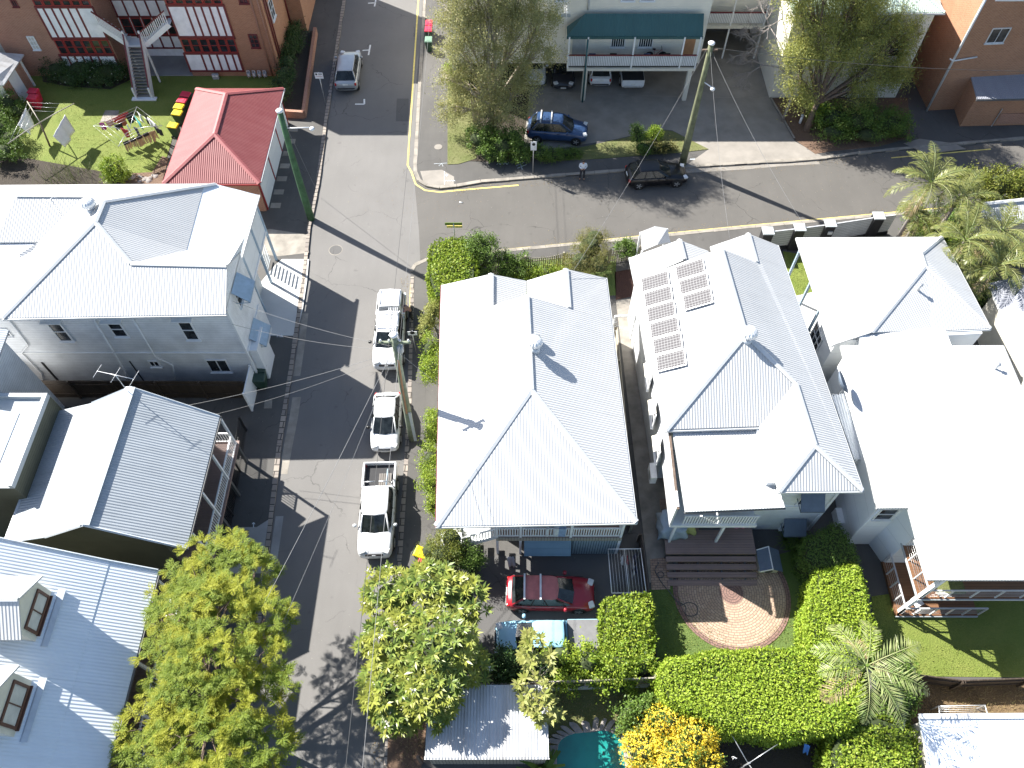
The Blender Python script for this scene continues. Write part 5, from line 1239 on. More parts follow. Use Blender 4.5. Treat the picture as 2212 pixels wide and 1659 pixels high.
def glasshouse(t, xb0, xb1, xt0, xt1, wb, wt, zb, zt, pm, solid=False, roofmat=None, bow=.10, zb_r=None, pillar=True, bp=None):
    zbr = zb_r or zb
    base = [(xb0-.03, 0, zbr), (xb0, -wb*.93, zbr), (xb0+.25, -wb, zbr), ((xb0+xb1)/2, -wb*1.01, zb), (xb1-.3, -wb, zb), (xb1, -wb*.86, zb), (xb1+bow, 0, zb)]
    base += [(x, -y, z) for x, y, z in base[1:-1]][::-1]
    top = [(xt0-.03, 0, zt+.01), (xt0, -wt*.94, zt-.02), (xt0+.2, -wt, zt-.01), ((xt0+xt1)/2, -wt*1.01, zt), (xt1-.25, -wt, zt-.01), (xt1, -wt*.9, zt-.03), (xt1+bow*.7, 0, zt-.01)]
    top += [(x, -y, z) for x, y, z in top[1:-1]][::-1]
    n = len(base); fs = [[i, (i+1) % n, n+(i+1) % n, n+i] for i in range(n)]+[[n+i for i in range(n)], list(range(n))[::-1]]
    MB().add(base+top, fs, False).build('cabin_shell' if solid else 'cabin_glass', pm if solid else 'car_glass', t)
    # roof skin: crowned panel
    cx = (xt0+xt1)/2; vs = []; fs = []; rg = []
    for sc_, dz in ((1.025, -.015), (1.0, .012), (.86, .032), (.45, .05)):
        vs += [(cx+(x-cx)*sc_, y*sc_, z+dz) for x, y, z in top]
    m = 4
    for i in range(m-1):
        for j in range(n): fs.append([i*n+j, i*n+(j+1) % n, (i+1)*n+(j+1) % n, (i+1)*n+j])
    fs.append([(m-1)*n+j for j in range(n)]); fs.append(list(range(n))[::-1])
    MB().add(vs, fs, True).build('roof', roofmat or pm, t)
    if pillar:
        for j in (1, 5):
            for s in (1, -1):
                a = Vector(base[j]); b = Vector(top[j]); a.y *= s; b.y *= s
                MB().tube([a+V(0, .012*(1 if a.y > 0 else -1), 0), a.lerp(b, .5)+V(0, .02*(1 if a.y > 0 else -1), 0), b+V(0, .012*(1 if a.y > 0 else -1), 0)], .045, 5).build('pillar', pm, t)
        mb = MB()
        for f in (bp or (.5,)):
            xa = xb0+(xb1-xb0)*f; xc = xt0+(xt1-xt0)*f
            for s in (1, -1): mb.bar((xa, s*wb*1.012, zb), (xc, s*wt*1.012, zt-.02), .09, .02)
        mb.build('door_pillars', 'trim_black', t)
def wheels(t, xs, w, r=.33, rim='wheel_rim'):
    for x in xs:
        for s in (1, -1):
            y = s*(w-.10)
            wh = MB().lathe((x, y, r), [(r*.6,-.11),(r*.93,-.115),(r,-.08),(r,.08),(r*.93,.115),(r*.6,.11)], 20, axis='Y').build('wheel', 'rubber', t)
            mb = MB().lathe((x, y+s*.105, r), [(r*.66,-.02),(r*.66,.012),(r*.58,.016)], 18, axis='Y')
            rm = mb.build('rim', 'trim_black', wh)
            mb = MB()
            for k in range(5):
                a = 2*math.pi*k/5; mb.bar((x, y+s*.122, r), (x+math.cos(a)*r*.62, y+s*.122, r+math.sin(a)*r*.62), .075, .02, up=(0,1,0))
            mb.lathe((x, y+s*.118, r), [(r*.66,-.005),(r*.66,.012),(r*.56,.012),(r*.56,-.005)], 18, axis='Y').build('spokes', rim, wh)
def arches(t, xs, w, r, col='trim_black'):
    for x in xs:
        for s in (1, -1):
            MB().lathe((x, s*(w-.045), r), [(r*1.16,-.05),(r*1.16,.052),(r*1.1,.056)], 20, axis='Y').build('wheel_arch', col, t)
def lamps(t, L_, W, zh, zt, hx=.20, hw=.34, tw=.20, th=.24, tmat='lamp_red', tx=.07):
    for s in (1, -1):
        MB().cbox((L_/2-hx, s*W*.335, zh), (.30, hw, .15), rz=-s*.35).build('headlight', 'lamp_clear', t, bevel=.04)
        MB().cbox((-L_/2+tx+.03, s*(W/2-tw*.55-.05), zt-.06), (.15, tw*.7, th), rz=s*.3).build('taillight', tmat, t, bevel=.03)
def mirrors(t, x, W, z, col):
    for s in (1, -1):
        MB().lathe((x, s*(W/2+.09), z), [(.02,-.12),(.085,-.08),(.10,0),(.085,.08),(.02,.11)], 8, axis='Y').build('wing_mirror', col, t)
def vehicle(name, label, cat, pos, rz, kind, col, L_, W, Hh, group='cars and utes', roofmat=None, rack=None, shade=None, **k):
    t = thing(name, label, cat, (pos[0], pos[1], k.get('z', 0)), rz, group)
    w = W/2; r = k.get('r', .33); X = L_/2
    if kind in ('hatch', 'wagon', 'suv', 'sedan'):
        up = {'suv': .13, 'hatch': 0, 'wagon': -.02, 'sedan': -.03}[kind]; hoodl = k.get('hood', 1.15)
        bz = .93+up; cz = .90+up; hz = .74+up; xc = X-hoodl
        xr = -X+(.42 if kind != 'sedan' else .95)
        sts = [(-X, w*.70, .34+up*.5, .72+up, .0), (-X+.07, w*.88, .27+up*.5, .86+up, .01), (-X+.3, w*.985, .22+up*.5, bz, .02), (-X+.9, w, .20+up*.5, bz, .02), (xc-.8, w, .20+up*.5, bz-.01, .02), (xc, w*.995, .20+up*.5, cz, .03),
               (X-.55, w*.98, .20+up*.5, hz+.05, .05), (X-.2, w*.92, .22+up*.5, hz-.05, .04), (X-.05, w*.80, .27+up*.5, hz-.14, .02), (X, w*.62, .33+up*.5, hz-.22, .0)]
        loft(interp(sts)).build('body', col, t)
        slope = {'suv': .42, 'hatch': .5, 'wagon': .62, 'sedan': .62}[kind]
        fs = k.get('screen', .72)
        glasshouse(t, xr-.12 if kind != 'sedan' else xr, xc+.05, xr+slope*.75, xc-fs, w*.90, w*.70, bz+.015, Hh-.03, col, roofmat=roofmat, bp=k.get('bp', (.30, .60)))
        xs = (X-.82, -X+.80); arches(t, xs, w, r); wheels(t, xs, w, r)
        lamps(t, L_, W, hz-.06, bz-.13, th=.22); mirrors(t, xc-.30, W, bz+.06, k.get('mir', col))
        MB().cbox((X-.02, 0, hz-.22), (.06, W*.42, .13)).build('grille', 'trim_black', t, bevel=.02)
        MB().cbox((-X+.02, 0, bz-.18), (.05, .42, .12)).build('number_plate', 'plate_white', t)
        MB().cbox((X+.012, 0, hz-.36), (.03, .42, .11)).build('number_plate', 'plate_white', t)
        MB().cbox((-X+.01, 0, .42+up), (.10, W*.74, .10)).build('rear_bumper_trim', 'trim_black', t, bevel=.03)
        mb = MB()
        for s in (1, -1):
            for f in (.02, .36, .70):
                xx = xr+(xc-.15-xr)*f+.1; mb.bar((xx, s*(w*.998), .36+up), (xx, s*(w*.96), bz-.03), .012, .012)
            for f in (.30, .64): mb.bar((xr+(xc-xr)*f, s*(w*1.003), bz-.12), (xr+(xc-xr)*f+.16, s*(w*1.003), bz-.12), .02, .03)
        mb.build('door_seams', 'trim_black', t)
        # wipers
        MB().tube([(xc+.03, w*.5, bz+.03), (xc-.1, -w*.1, bz+.10)], .012, 4).build('wiper', 'trim_black', t)
        if rack:
            for q in rack: 
                xq = xr+(xc-fs-xr)*q+.1; c = MB().bar((xq, -w*.76, Hh+.07), (xq, w*.76, Hh+.07), .09, .045)
                c.bar((xq, -w*.66, Hh-.03), (xq, -w*.66, Hh+.07), .06); c.bar((xq, w*.66, Hh-.03), (xq, w*.66, Hh+.07), .06)
                c.build('roof_bar', 'aluminium', t)
    else:                       # ute: cab plus open or covered tub
        up = k.get('up', .14); hoodl = k.get('hood', 1.25); xc = X-hoodl; bed = k.get('bed', 1.5); xr = -X+bed
        bz = .98+up; cz = .98+up; hz = .88+up
        sts = [(-X+.05, w*.93, .42+up*.4, .70+up, 0), (-X+.3, w*.97, .34+up*.4, .70+up, 0), (xr-.06, w*.97, .30+up*.4, .70+up, 0), (xr+.0, w*.985, .28+up*.4, bz, .01), (xc-.6, w, .28+up*.4, bz, .01), (xc, w*.995, .28+up*.4, cz, .03),
               (X-.6, w*.98, .28+up*.4, hz+.03, .05), (X-.22, w*.93, .30+up*.4, hz-.03, .04), (X-.05, w*.82, .34+up*.4, hz-.14, .02), (X, w*.66, .40+up*.4, hz-.22, .0)]
        loft(interp(sts)).build('body', col, t)
        glasshouse(t, xr+.08, xc+.05, xr+.22, xc-.68, w*.90, w*.72, bz+.015, Hh-.03, col, roofmat=roofmat, bp=k.get('bp', (.48,)))
        zt = bz+.02
        MB().box((-X+.06, w*.86, .55+up), (xr-.03, w*.975, zt)).build('tub_side', col, t, bevel=.03); MB().box((-X+.06, -w*.975, .55+up), (xr-.03, -w*.86, zt)).build('tub_side', col, t, bevel=.03)
        MB().box((-X, -w*.95, .52+up), (-X+.08, w*.95, zt)).build('tailgate', col, t, bevel=.025); MB().box((xr-.1, -w*.86, .6+up), (xr-.035, w*.86, zt)).build('headboard', col, t)
        cover = k.get('cover')
        if cover == 'canopy':
            glasshouse(t, -X+.1, xr-.12, -X+.28, xr-.16, w*.93, w*.74, zt, Hh+.0, col, solid=True, bow=.0, pillar=False)
            for s in (1, -1):
                y0, y1 = w*.925, w*.785; z0, z1 = zt+.10, zt+(Hh-zt)*.78
                f = lambda z: s*(w*.945+(w*.75-w*.945)*(z-zt)/(Hh-.03-zt)+.012)
                q = [V(-X+.35, f(z0), z0), V(xr-.3, f(z0), z0), V(xr-.33, f(z1), z1), V(-X+.45, f(z1), z1)]
                n_ = V(0, s*.03, .01); mb = MB(); a = [p for p in q]+[p-n_ for p in q]; fl = [[0,1,2,3],[7,6,5,4],[0,4,5,1],[1,5,6,2],[2,6,7,3],[3,7,4,0]]
                mb.add(a, fl if s < 0 else [x[::-1] for x in fl]).build('canopy_window', 'car_glass', t)
            for y in (-w*.62, w*.62): MB().bar((-X+.35, y, Hh+.05), (xr-.3, y, Hh+.05), .05).build('roof_rail', 'aluminium', t)
        elif cover: MB().box((-X+.04, -w*.93, zt-.01), (xr-.03, w*.93, zt+.035)).build('tonneau_cover', cover, t, bevel=.02)
        else:
            MB().box((-X+.08, -w*.86, .705+up), (xr-.1, w*.86, .73+up)).build('tub_liner', 'bed_liner', t)
            mb = MB()
            for s in (1, -1): mb.tube([(-X+.12, s*w*.83, zt-.06), (-X+.12, s*w*.83, .72+up)], .02, 4)
            mb.build('tie_rails', 'steel', t)
            if k.get('load'):
                for i in range(6): MB().box((-X+.62, -w*.02+i*.115, .74+up), (xr-.15, -w*.02+i*.115+.09, .80+up+.01*(i % 2))).build('timber_plank', 'plank_grey', t)
                MB().tube([(-X+.35, w*.45, .79+up), (xr-.2, w*.42, .82+up)], .03).build('blue_pole', 'awning_blue', t)
            mb = MB()
            for s in (1, -1): mb.tube([(xr-.12, s*w*.80, zt), (xr-.1, s*w*.72, Hh-.12), (xr-.1, s*w*.1, Hh-.08)], .035, 6); mb.tube([(xr-.12, s*w*.80, zt+.25), (xr-.5, s*w*.88, zt)], .03, 6)
            mb.build('sports_bar', 'steel', t)
        xs = (X-.88, -X+1.1); arches(t, xs, w, .38); wheels(t, xs, w, .37)
        lamps(t, L_, W, hz-.04, bz-.20, hx=.22, hw=.36, tw=.14, th=.34); mirrors(t, xc-.28, W+.06, bz+.08, k.get('mir', col))
        MB().cbox((X-.03, 0, hz-.15), (.08, W*.50, .17)).build('grille', 'trim_black', t, bevel=.03)
        MB().cbox((X-.0, 0, hz-.13), (.06, .20, .10)).build('grille_badge', 'aluminium', t, bevel=.02)
        MB().cbox((-X-.02, 0, .48+up), (.16, W*.80, .13)).build('rear_bumper', 'steel', t, bevel=.03); MB().cbox((-X-.01, 0, .66+up), (.03, .40, .11)).build('number_plate', 'plate_white', t)
        MB().cbox((X+.005, 0, hz-.40), (.03, .40, .10)).build('number_plate', 'plate_white', t)
        mb = MB()
        for s in (1, -1):
            for xx in (xr+.12, (xr+xc)/2-.1, xc-.12): mb.bar((xx, s*w*.998, .46+up), (xx, s*w*.965, bz-.03), .012, .012)
            for xx in (xr+.3, (xr+xc)/2+.15): mb.bar((xx, s*w*1.004, bz-.12), (xx+.16, s*w*1.004, bz-.12), .02, .03)
        mb.build('door_seams', 'trim_black', t)
        MB().tube([(xc+.03, w*.5, bz+.05), (xc-.1, -w*.15, bz+.12)], .012, 4).build('wiper', 'trim_black', t)
        if rack:
            for xq in (xr+.45, xc-.95): MB().bar((xq, -w*.74, Hh+.12), (xq, w*.74, Hh+.12), .06).bar((xq, -w*.66, Hh-.03), (xq, -w*.66, Hh+.12), .05).bar((xq, w*.66, Hh-.03), (xq, w*.66, Hh+.12), .05).build('roof_bar', 'aluminium', t)
            for q in range(6): MB().bar((xr+.1, w*(.05+.11*q), Hh+.17), (xc-.55, w*(.05+.11*q), Hh+.17), .035).build('ladder_rail' if q in (0, 5) else 'rack_load', 'aluminium', t)
    return t
def fr(front, rz, L_): d = V(math.cos(rz), math.sin(rz), 0); return front-d*L_/2
def bk_(rear, rz, L_): d = V(math.cos(rz), math.sin(rz), 0); return rear+d*L_/2
R = math.radians
a = R(91.5); vehicle('parked_suv', 'silver four wheel drive parked in the shade below the red brick flats', 'car', bk_(at(748,194,.45), a, 4.55), a, 'suv', 'paint_car_silver', 4.55, 1.84, 1.68, hood=1.05)
a = R(-89); ute1 = vehicle('canopy_ute', 'white ute with canopy and roof racks, its kerbside door open', 'ute', fr(at(837,799,.45), a, 5.4), a, 'ute', 'paint_car_white', 5.4, 1.84, 1.78, cover='canopy', rack=True, bed=1.75, mir='trim_black')
# its open door
dX = 5.4/2-1.25-.12
hd = thing('x', 'x', 'x'); bpy.data.objects.remove(hd)
MD = Matrix.Translation((dX, .92, 0)) @ Matrix.Rotation(R(62), 4, 'Z')
dr = MB().box((-1.05, -.03, .5), (0, .04, 1.13), MD).build('open_door', 'paint_car_white', ute1, bevel=.02)
MB().bar(MD @ V(-1.02, 0, 1.12), MD @ V(-.85, -.1, 1.66), .05).bar(MD @ V(-.85, -.1, 1.66), MD @ V(-.55, -.1, 1.68), .05).bar(MD @ V(-.55, -.1, 1.68), MD @ V(-.03, 0, 1.12), .05).build('window_frame', 'paint_car_white', dr)
MB().add([MD @ V(*p) for p in ((-.98,0,1.14),(-.06,0,1.14),(-.55,-.09,1.65),(-.84,-.09,1.63),(-.98,.02,1.14),(-.06,.02,1.14),(-.55,-.07,1.65),(-.84,-.07,1.63))], [[3,2,1,0],[4,5,6,7],[0,1,5,4],[1,2,6,5],[2,3,7,6],[3,0,4,7]]).build('door_glass', 'car_glass', dr)
MB().box((-.9, -.06, .6), (-.15, -.028, 1.05), MD).build('door_trim', 'grey_plastic', dr)
a = R(-88.5); vehicle('parked_hatchback', 'small silver white hatchback parked between the two utes', 'car', fr(at(831,974,.42), a, 3.65), a, 'hatch', 'paint_car_white', 3.65, 1.66, 1.50, hood=.92, r=.29, mir='trim_black', screen=.70)
a = R(-88.5); vehicle('tray_ute', 'white dual cab ute with open black tub of timber planks', 'ute', fr(at(810,1206,.5), a, 5.25), a, 'ute', 'paint_car_white', 5.25, 1.85, 1.76, bed=1.55, load=True, mir='lamp_clear')
a = R(-1); vehicle('red_wagon', 'faded red wagon with two silver roof bars under the house shade', 'car', (at(1094,1283,.5)+at(1284,1282,.5))/2*1.0, a, 'wagon', 'paint_car_red', 4.42, 1.70, 1.48, hood=1.20, roofmat='red_faded', rack=(.18, .56))
a = R(180.5); p0 = at(1068,1345,.9); p1 = at(1294,1345,.9); n_ = at(1180,1338,1.0)
vehicle('skyblue_ute', 'light blue ute with grey tub cover under the big frangipani', 'ute', V((p0.x+p1.x)/2, n_.y-.86, 0), a, 'ute', 'paint_car_skyblue', 5.05, 1.74, 1.66, bed=1.55, cover='tonneau_grey', hood=1.15, up=.08)
a = R(-5); vehicle('blue_suv', 'dark blue four wheel drive with two roof bars beside the paperbark', 'car', at(1203,297,0), a, 'suv', 'paint_car_blue', 4.5, 1.84, 1.67, hood=1.2, rack=(.22, .58), z=GZ)
a = R(5); vehicle('black_hatchback', 'glossy black hatchback parked on the side street behind the man', 'car', at(1415,389,0), a, 'hatch', 'paint_car_black', 4.32, 1.77, 1.44, hood=1.35, r=.34)
a = R(-90); vehicle('white_suv', 'white car nose out behind the paperbark leaves in the undercroft', 'car', fr(at(1155,184,.45), a, 4.4), a, 'suv', 'paint_car_white', 4.4, 1.8, 1.62, z=GZ)
a = R(-91); vehicle('dark_sedan', 'dark sedan parked nose out under the cream flats', 'car', fr(at(1217,190,.45), a, 4.6), a, 'sedan', 'paint_car_dark', 4.6, 1.8, 1.45, z=GZ)
a = R(89); vehicle('white_hatchback', 'white hatchback parked tail out under the teal verandah', 'car', bk_(at(1297,184,.45), a, 4.2), a, 'hatch', 'paint_car_white', 4.2, 1.78, 1.52, z=GZ)
a = R(90); vehicle('covered_ute', 'white ute with black tub cover under the teal verandah', 'ute', bk_(at(1366,192,.5), a, 5.2), a, 'ute', 'paint_car_white', 5.2, 1.82, 1.76, bed=1.6, cover='bed_liner', z=GZ)
# ================================================================== plants
leafmat('leaf_gold', [(.10,.16,.015), (.15,.21,.02), (.20,.25,.02), (.08,.14,.02), (.17,.22,.02)], .65, .3, ((.36,.34,.02), 1.0))
leafmat('leaf_frangipani', patch=((.36,.36,.06), .9), cols=[(.11,.17,.03), (.18,.25,.045), (.25,.31,.07), (.07,.13,.03), (.32,.31,.06)], rough=.35, trans=.25)
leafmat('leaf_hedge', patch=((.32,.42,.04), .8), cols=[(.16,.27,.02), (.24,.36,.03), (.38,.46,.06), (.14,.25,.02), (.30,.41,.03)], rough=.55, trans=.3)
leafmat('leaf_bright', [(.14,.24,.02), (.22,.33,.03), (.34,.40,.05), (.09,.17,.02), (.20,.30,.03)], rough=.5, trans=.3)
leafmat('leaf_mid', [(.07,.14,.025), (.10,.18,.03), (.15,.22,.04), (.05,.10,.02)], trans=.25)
leafmat('leaf_dark', [(.025,.06,.018), (.04,.085,.022), (.06,.105,.025), (.018,.04,.012)], trans=.15)
leafmat('leaf_paperbark', [(.26,.28,.12), (.34,.35,.15), (.42,.39,.15), (.20,.23,.10), (.50,.45,.22)], trans=.35)
leafmat('leaf_gum', [(.27,.30,.08), (.35,.37,.09), (.43,.41,.11), (.18,.22,.07), (.16,.20,.08)], trans=.35)
leafmat('leaf_palm', [(.12,.15,.035), (.17,.19,.05), (.22,.22,.08), (.09,.13,.03)], rough=.35, trans=.2)
leafmat('leaf_palm_pale', [(.18,.25,.08), (.24,.30,.11), (.32,.33,.15), (.14,.21,.06)], rough=.35, trans=.2)
leafmat('leaf_palm_dry', [(.34,.25,.13), (.42,.33,.19), (.28,.20,.10)], trans=.15)
leafmat('leaf_yellow', [(.30,.32,.08), (.38,.36,.12), (.22,.26,.05), (.42,.40,.16)], trans=.25)
leafmat('leaf_conifer', [(.13,.17,.02), (.20,.21,.03), (.09,.12,.02), (.24,.22,.04)], trans=.15)
leafmat('leaf_feather', [(.12,.14,.03), (.17,.18,.04), (.20,.17,.06), (.09,.11,.03)], trans=.25)
leafmat('petal_yellow', [(.80,.64,.04), (.84,.72,.10), (.78,.52,.02), (.85,.76,.16), (.82,.68,.06)], trans=.3)
leafmat('petal_white', [(.75,.74,.70), (.80,.78,.72), (.70,.66,.55)], trans=.3)
leafmat('reed', [(.09,.12,.05), (.13,.15,.06), (.17,.16,.08)], trans=.2)
def clump_leaves(clumps, out, n, sig, L_, W_, droop=0.0, up=.5, rnd=.9):
    """n leaves gaussian round clump centres; out = outward unit vectors of the clumps"""
    i = RNG.integers(0, len(clumps), n); p = clumps[i]+RNG.normal(size=(n,3))*sig[i][:,None]
    o = out[i]
    d = unit(o*.6+rand_unit(n)*rnd+np.array([0,0,-droop])); nr = unit(o*.7+np.array([0,0,up])+rand_unit(n)*.75)
    s = RNG.uniform(.65, 1.25, n)
    return leafquads(p, d, nr, L_*s, W_*s, .06)
def lobes_np(lobes):
    c = np.array([tuple(l[0]) for l in lobes], float); r = np.array([l[1] if hasattr(l[1], '__len__') else (l[1],)*3 for l in lobes], float); return c, r
def surface(lobes, n, low=-.35, inner=.62, jit=.12):
    """points on the union of lobes, with outward direction"""
    c, r = lobes_np(lobes); w = (r.mean(1)**2); i = RNG.choice(len(c), n*2, p=w/w.sum())
    d = rand_unit(n*2); k = d[:,2] > low; i = i[k][:n]; d = d[k][:n]
    p = c[i]+d*r[i]*(1+RNG.normal(size=(len(i),1))*jit)
    keep = np.ones(len(p), bool)
    for j in range(len(c)):
        q = (p-c[j])/r[j]; ins = (np.linalg.norm(q, axis=1) < inner) & (i != j); keep &= ~ins
    return p[keep], unit(d/r[i])[keep]
def core_mesh(root, lobes, f=.72, mat='crown_core', name='foliage_filler'):  # added dark mass inside the leaves, blocks the see-through
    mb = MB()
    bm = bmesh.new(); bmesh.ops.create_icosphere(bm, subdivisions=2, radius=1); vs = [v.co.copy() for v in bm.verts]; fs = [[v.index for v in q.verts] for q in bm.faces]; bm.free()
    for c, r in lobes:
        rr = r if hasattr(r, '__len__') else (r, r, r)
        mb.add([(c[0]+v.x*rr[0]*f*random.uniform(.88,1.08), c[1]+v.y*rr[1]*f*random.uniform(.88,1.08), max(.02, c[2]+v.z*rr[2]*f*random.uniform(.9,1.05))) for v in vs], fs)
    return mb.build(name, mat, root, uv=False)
def limbs(root, base, lobes, r0, mat, bend=.3, twigs=0, name='trunk', fork=.35):
    mb = MB(); base = Vector(base); cs = [Vector(l[0]) for l in lobes]; m = sum(cs, V(0,0,0))/len(cs)
    f0 = base.lerp(m, fork); mb.tube([base-V(0,0,.05), base.lerp(f0, .5)+V(random.uniform(-.1,.1), random.uniform(-.1,.1), 0), f0], [r0*1.25, r0, r0*.8], 8)
    for l in lobes:
        c = Vector(l[0]); q = f0.lerp(c, .5)+V(random.uniform(-1,1), random.uniform(-1,1), .2)*bend
        mb.tube([f0-V(0,0,.05), f0.lerp(q, .5), q, c], [r0*.62, r0*.5, r0*.36, r0*.2], 6)
        rr = l[1] if not hasattr(l[1], '__len__') else l[1][0]
        for _ in range(twigs):
            d = Vector(rand_unit(1)[0]); d.z = abs(d.z)*.8-.1; e = c+d*rr*random.uniform(.6, .95); h = q.lerp(c, random.random())
            mb.tube([h, h.lerp(e, .55)+V(random.uniform(-.15,.15), random.uniform(-.15,.15), random.uniform(0,.2)), e], [r0*.15+.012, r0*.09+.01, .008], 4)
    return mb.build(name, mat, root, uv=False)
def plant(name, label, cat, base, lobes, leaf, n, L_, W_, nclump=60, sig=.16, low=-.3, core=.7, trunk='bark_brown', r0=.06, droop=0, twigs=0, flowers=None, group=None, jit=.12, up=.5, rnd=.9, crown='crown'):
    t = thing(name, label, cat, base, group=group); b = Vector(base)
    lb = [(Vector(c)-b, r) for c, r in lobes]
    cp, co_ = surface(lb, nclump, low, jit=jit); sg = RNG.uniform(.6, 1.3, len(cp))*sig
    v, q = clump_leaves(cp, co_, n, sg, L_, W_, droop, up, rnd)
    z = v.reshape(-1,4,3)[:,:,2].min(1) > .02 - 0*b.z; v = v.reshape(-1,4,3)[z].reshape(-1,3); q = np.arange(len(v)).reshape(-1,4)
    npmesh(crown, v, q, leaf, t)
    if core: core_mesh(t, lb, core)
    if trunk: limbs(t, (0,0,0), lb, r0, trunk, twigs=twigs)
    if flowers:
        fm, fn, fs_ = flowers; fp, fo = surface(lb, fn, low, jit=.10); k = []
        for j in range(4):
            k.append(leafquads(fp+fo*.05+RNG.normal(size=fp.shape)*.03, unit(fo*.4+rand_unit(len(fp))), unit(fo+rand_unit(len(fp))*.4), fs_*RNG.uniform(.7,1.3,len(fp)), fs_*.8, .1))
        v, q = cat_quads(k); npmesh('flowers', v, q, fm, t)
    return t
def lob(*a): return [(at(u, v, z), r) for u, v, z, r in a]
# --- golden feathery street tree
def fern_tree():
    lobes = lob((490,1225,5.3,(1.5,1.3,1.0)),(425,1262,5.8,(1.2,1.1,.9)),(545,1250,5.0,(1.0,1.1,.9)),(385,1325,5.8,(1.1,1.1,.9)),(470,1335,6.8,(1.7,1.5,1.1)),(572,1335,5.4,(1.1,.9,.8)),
                (370,1420,5.8,(1.0,1.1,.9)),(455,1425,6.9,(1.4,1.4,1.1)),(570,1430,5.8,(1.1,1.2,.9)),(410,1510,6.3,(1.3,1.2,1.0)),(535,1520,6.2,(1.5,1.3,1.0)),(330,1590,5.6,(1.2,1.3,.9)),(440,1610,6.6,(1.5,1.4,1.0)),(555,1610,5.8,(1.2,1.3,.9)),(285,1650,5.0,(.9,1.0,.8)),(480,1700,6.0,(1.8,1.2,1.0)),(350,1710,5.5,(1.4,1.2,1.0)))
    base = at(470,1560,GZ)+V(.3,.0,0); t = thing('street_tree', 'large yellow green feathery tree beside the dormer house', 'tree', base)
    lb = [(c-base, r) for c, r in lobes]
    cp, co_ = surface(lb, 900, -.45, inner=.62, jit=.20)
    P_ = []; n = len(cp)
    for k in range(9):                                        # each rosette: nine drooping feather fronds
        az = RNG.uniform(0, 2*np.pi, n); el = RNG.uniform(-.25, .65, n)
        d = unit(np.stack([np.cos(az), np.sin(az), np.sin(el)], 1)+co_*.45); Lf = RNG.uniform(.34, .58, n)
        for s in range(11):
            f = (s+.6)/11; c = cp+d*(Lf*f)[:,None]-np.array([0,0,1.])*(.22*f*f*Lf)[:,None]; wd = Lf*.25*np.sin(np.pi*min(1, f*.8+.18))
            side = unit(np.cross(d, np.array([0,0,1.])))
            for sg in (-1, 1):
                dd = unit(side*sg+d*.55+RNG.normal(size=d.shape)*.12-np.array([0,0,.12])); P_.append(leafquads(c, dd, unit(np.array([0,0,1.])+rand_unit(n)*.35), wd, wd*.30, .05))
    v, q = cat_quads(P_)
    # one colour island per frond is kept by tint noise in the leaf material
    npmesh('crown', v, q, 'leaf_gold', t); limbs(t, (0,0,0), lb, .20, 'bark_brown', .5, 5)
fern_tree()
# --- frangipani
def rosette_tree(name, label, lobes, base, nros, leaf, nl, Lf, Wf, flowers=0, r0=.14, core=.55, low=-.15, trunk='bark_grey'):
    t = thing(name, label, 'tree', base); lb = [(c-Vector(base), r) for c, r in lobes]
    cp, co_ = surface(lb, nros, low, jit=.10); n = len(cp); P_ = []
    for k in range(nl):
        az = 2*np.pi*k/nl+RNG.uniform(-.3,.3,n); el = RNG.uniform(.0,.55,n)
        loc = np.stack([np.cos(az)*np.cos(el), np.sin(az)*np.cos(el), np.sin(el)], 1)
        d = unit(loc+co_*.35); s = RNG.uniform(.7,1.2,n); up = unit(np.array([0,0,1.])+rand_unit(n)*.3)
        L1 = Lf*s; side = unit(np.cross(d, up)); nrm = np.cross(side, d)
        a = cp; b1 = cp+d*(L1*.5)[:,None]+nrm*(L1*.08)[:,None]; tip = cp+d*L1[:,None]-nrm*(L1*.10)[:,None]; w = (Wf*s*.5)[:,None]
        v = np.stack([a, b1+side*w, tip, b1-side*w], 1).reshape(-1,3); P_.append((v, np.arange(4*n).reshape(-1,4)))
    v, q = cat_quads(P_); npmesh('crown', v, q, leaf, t)
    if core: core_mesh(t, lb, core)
    limbs(t, (0,0,0), lb, r0, trunk, .3, 3)
    if flowers:
        i = RNG.choice(n, flowers, replace=False); k_ = []
        for cc in i:
            m = RNG.integers(6, 16); p = cp[cc]+co_[cc]*.10+RNG.normal(size=(m,3))*.07; k_.append(leafquads(p, rand_unit(m), unit(np.array([0,0,1.])+rand_unit(m)*.5), .11, .10, .02))
        v, q = cat_quads(k_); npmesh('flowers', v, q, 'petal_white', t)
rosette_tree('frangipani_tree', 'big frangipani with white flowers beside the lower street', lob((840,1290,3.3,(1.1,1.2,.9)),(930,1280,3.6,(1.3,1.2,1.0)),(1005,1300,3.2,(.9,1.0,.9)),(850,1390,3.6,(1.2,1.2,1.0)),(950,1390,4.1,(1.4,1.3,1.0)),(840,1480,3.3,(1.1,1.2,.9)),(930,1480,3.7,(1.3,1.2,1.0)),(1005,1430,3.1,(.9,1.0,.8)),(860,1540,2.8,(1.0,.8,.8)),(925,1545,2.6,(.8,.6,.7))),
             at(905,1440,GZ), 880, 'leaf_frangipani', 12, .37, .095, 40)
rosette_tree('young_magnolia', 'pale leaved young tree between the blue ute and the carport', lob((1150,1400,3.4,(.55,.6,.6)),(1168,1440,3.3,(.65,.6,.6)),(1150,1490,3.0,(.6,.6,.6)),(1170,1530,2.8,(.65,.55,.5))), at(1160,1510,GZ), 75, 'leaf_yellow', 9, .34, .12, 0, .05, .0, -.6, 'bark_pale')
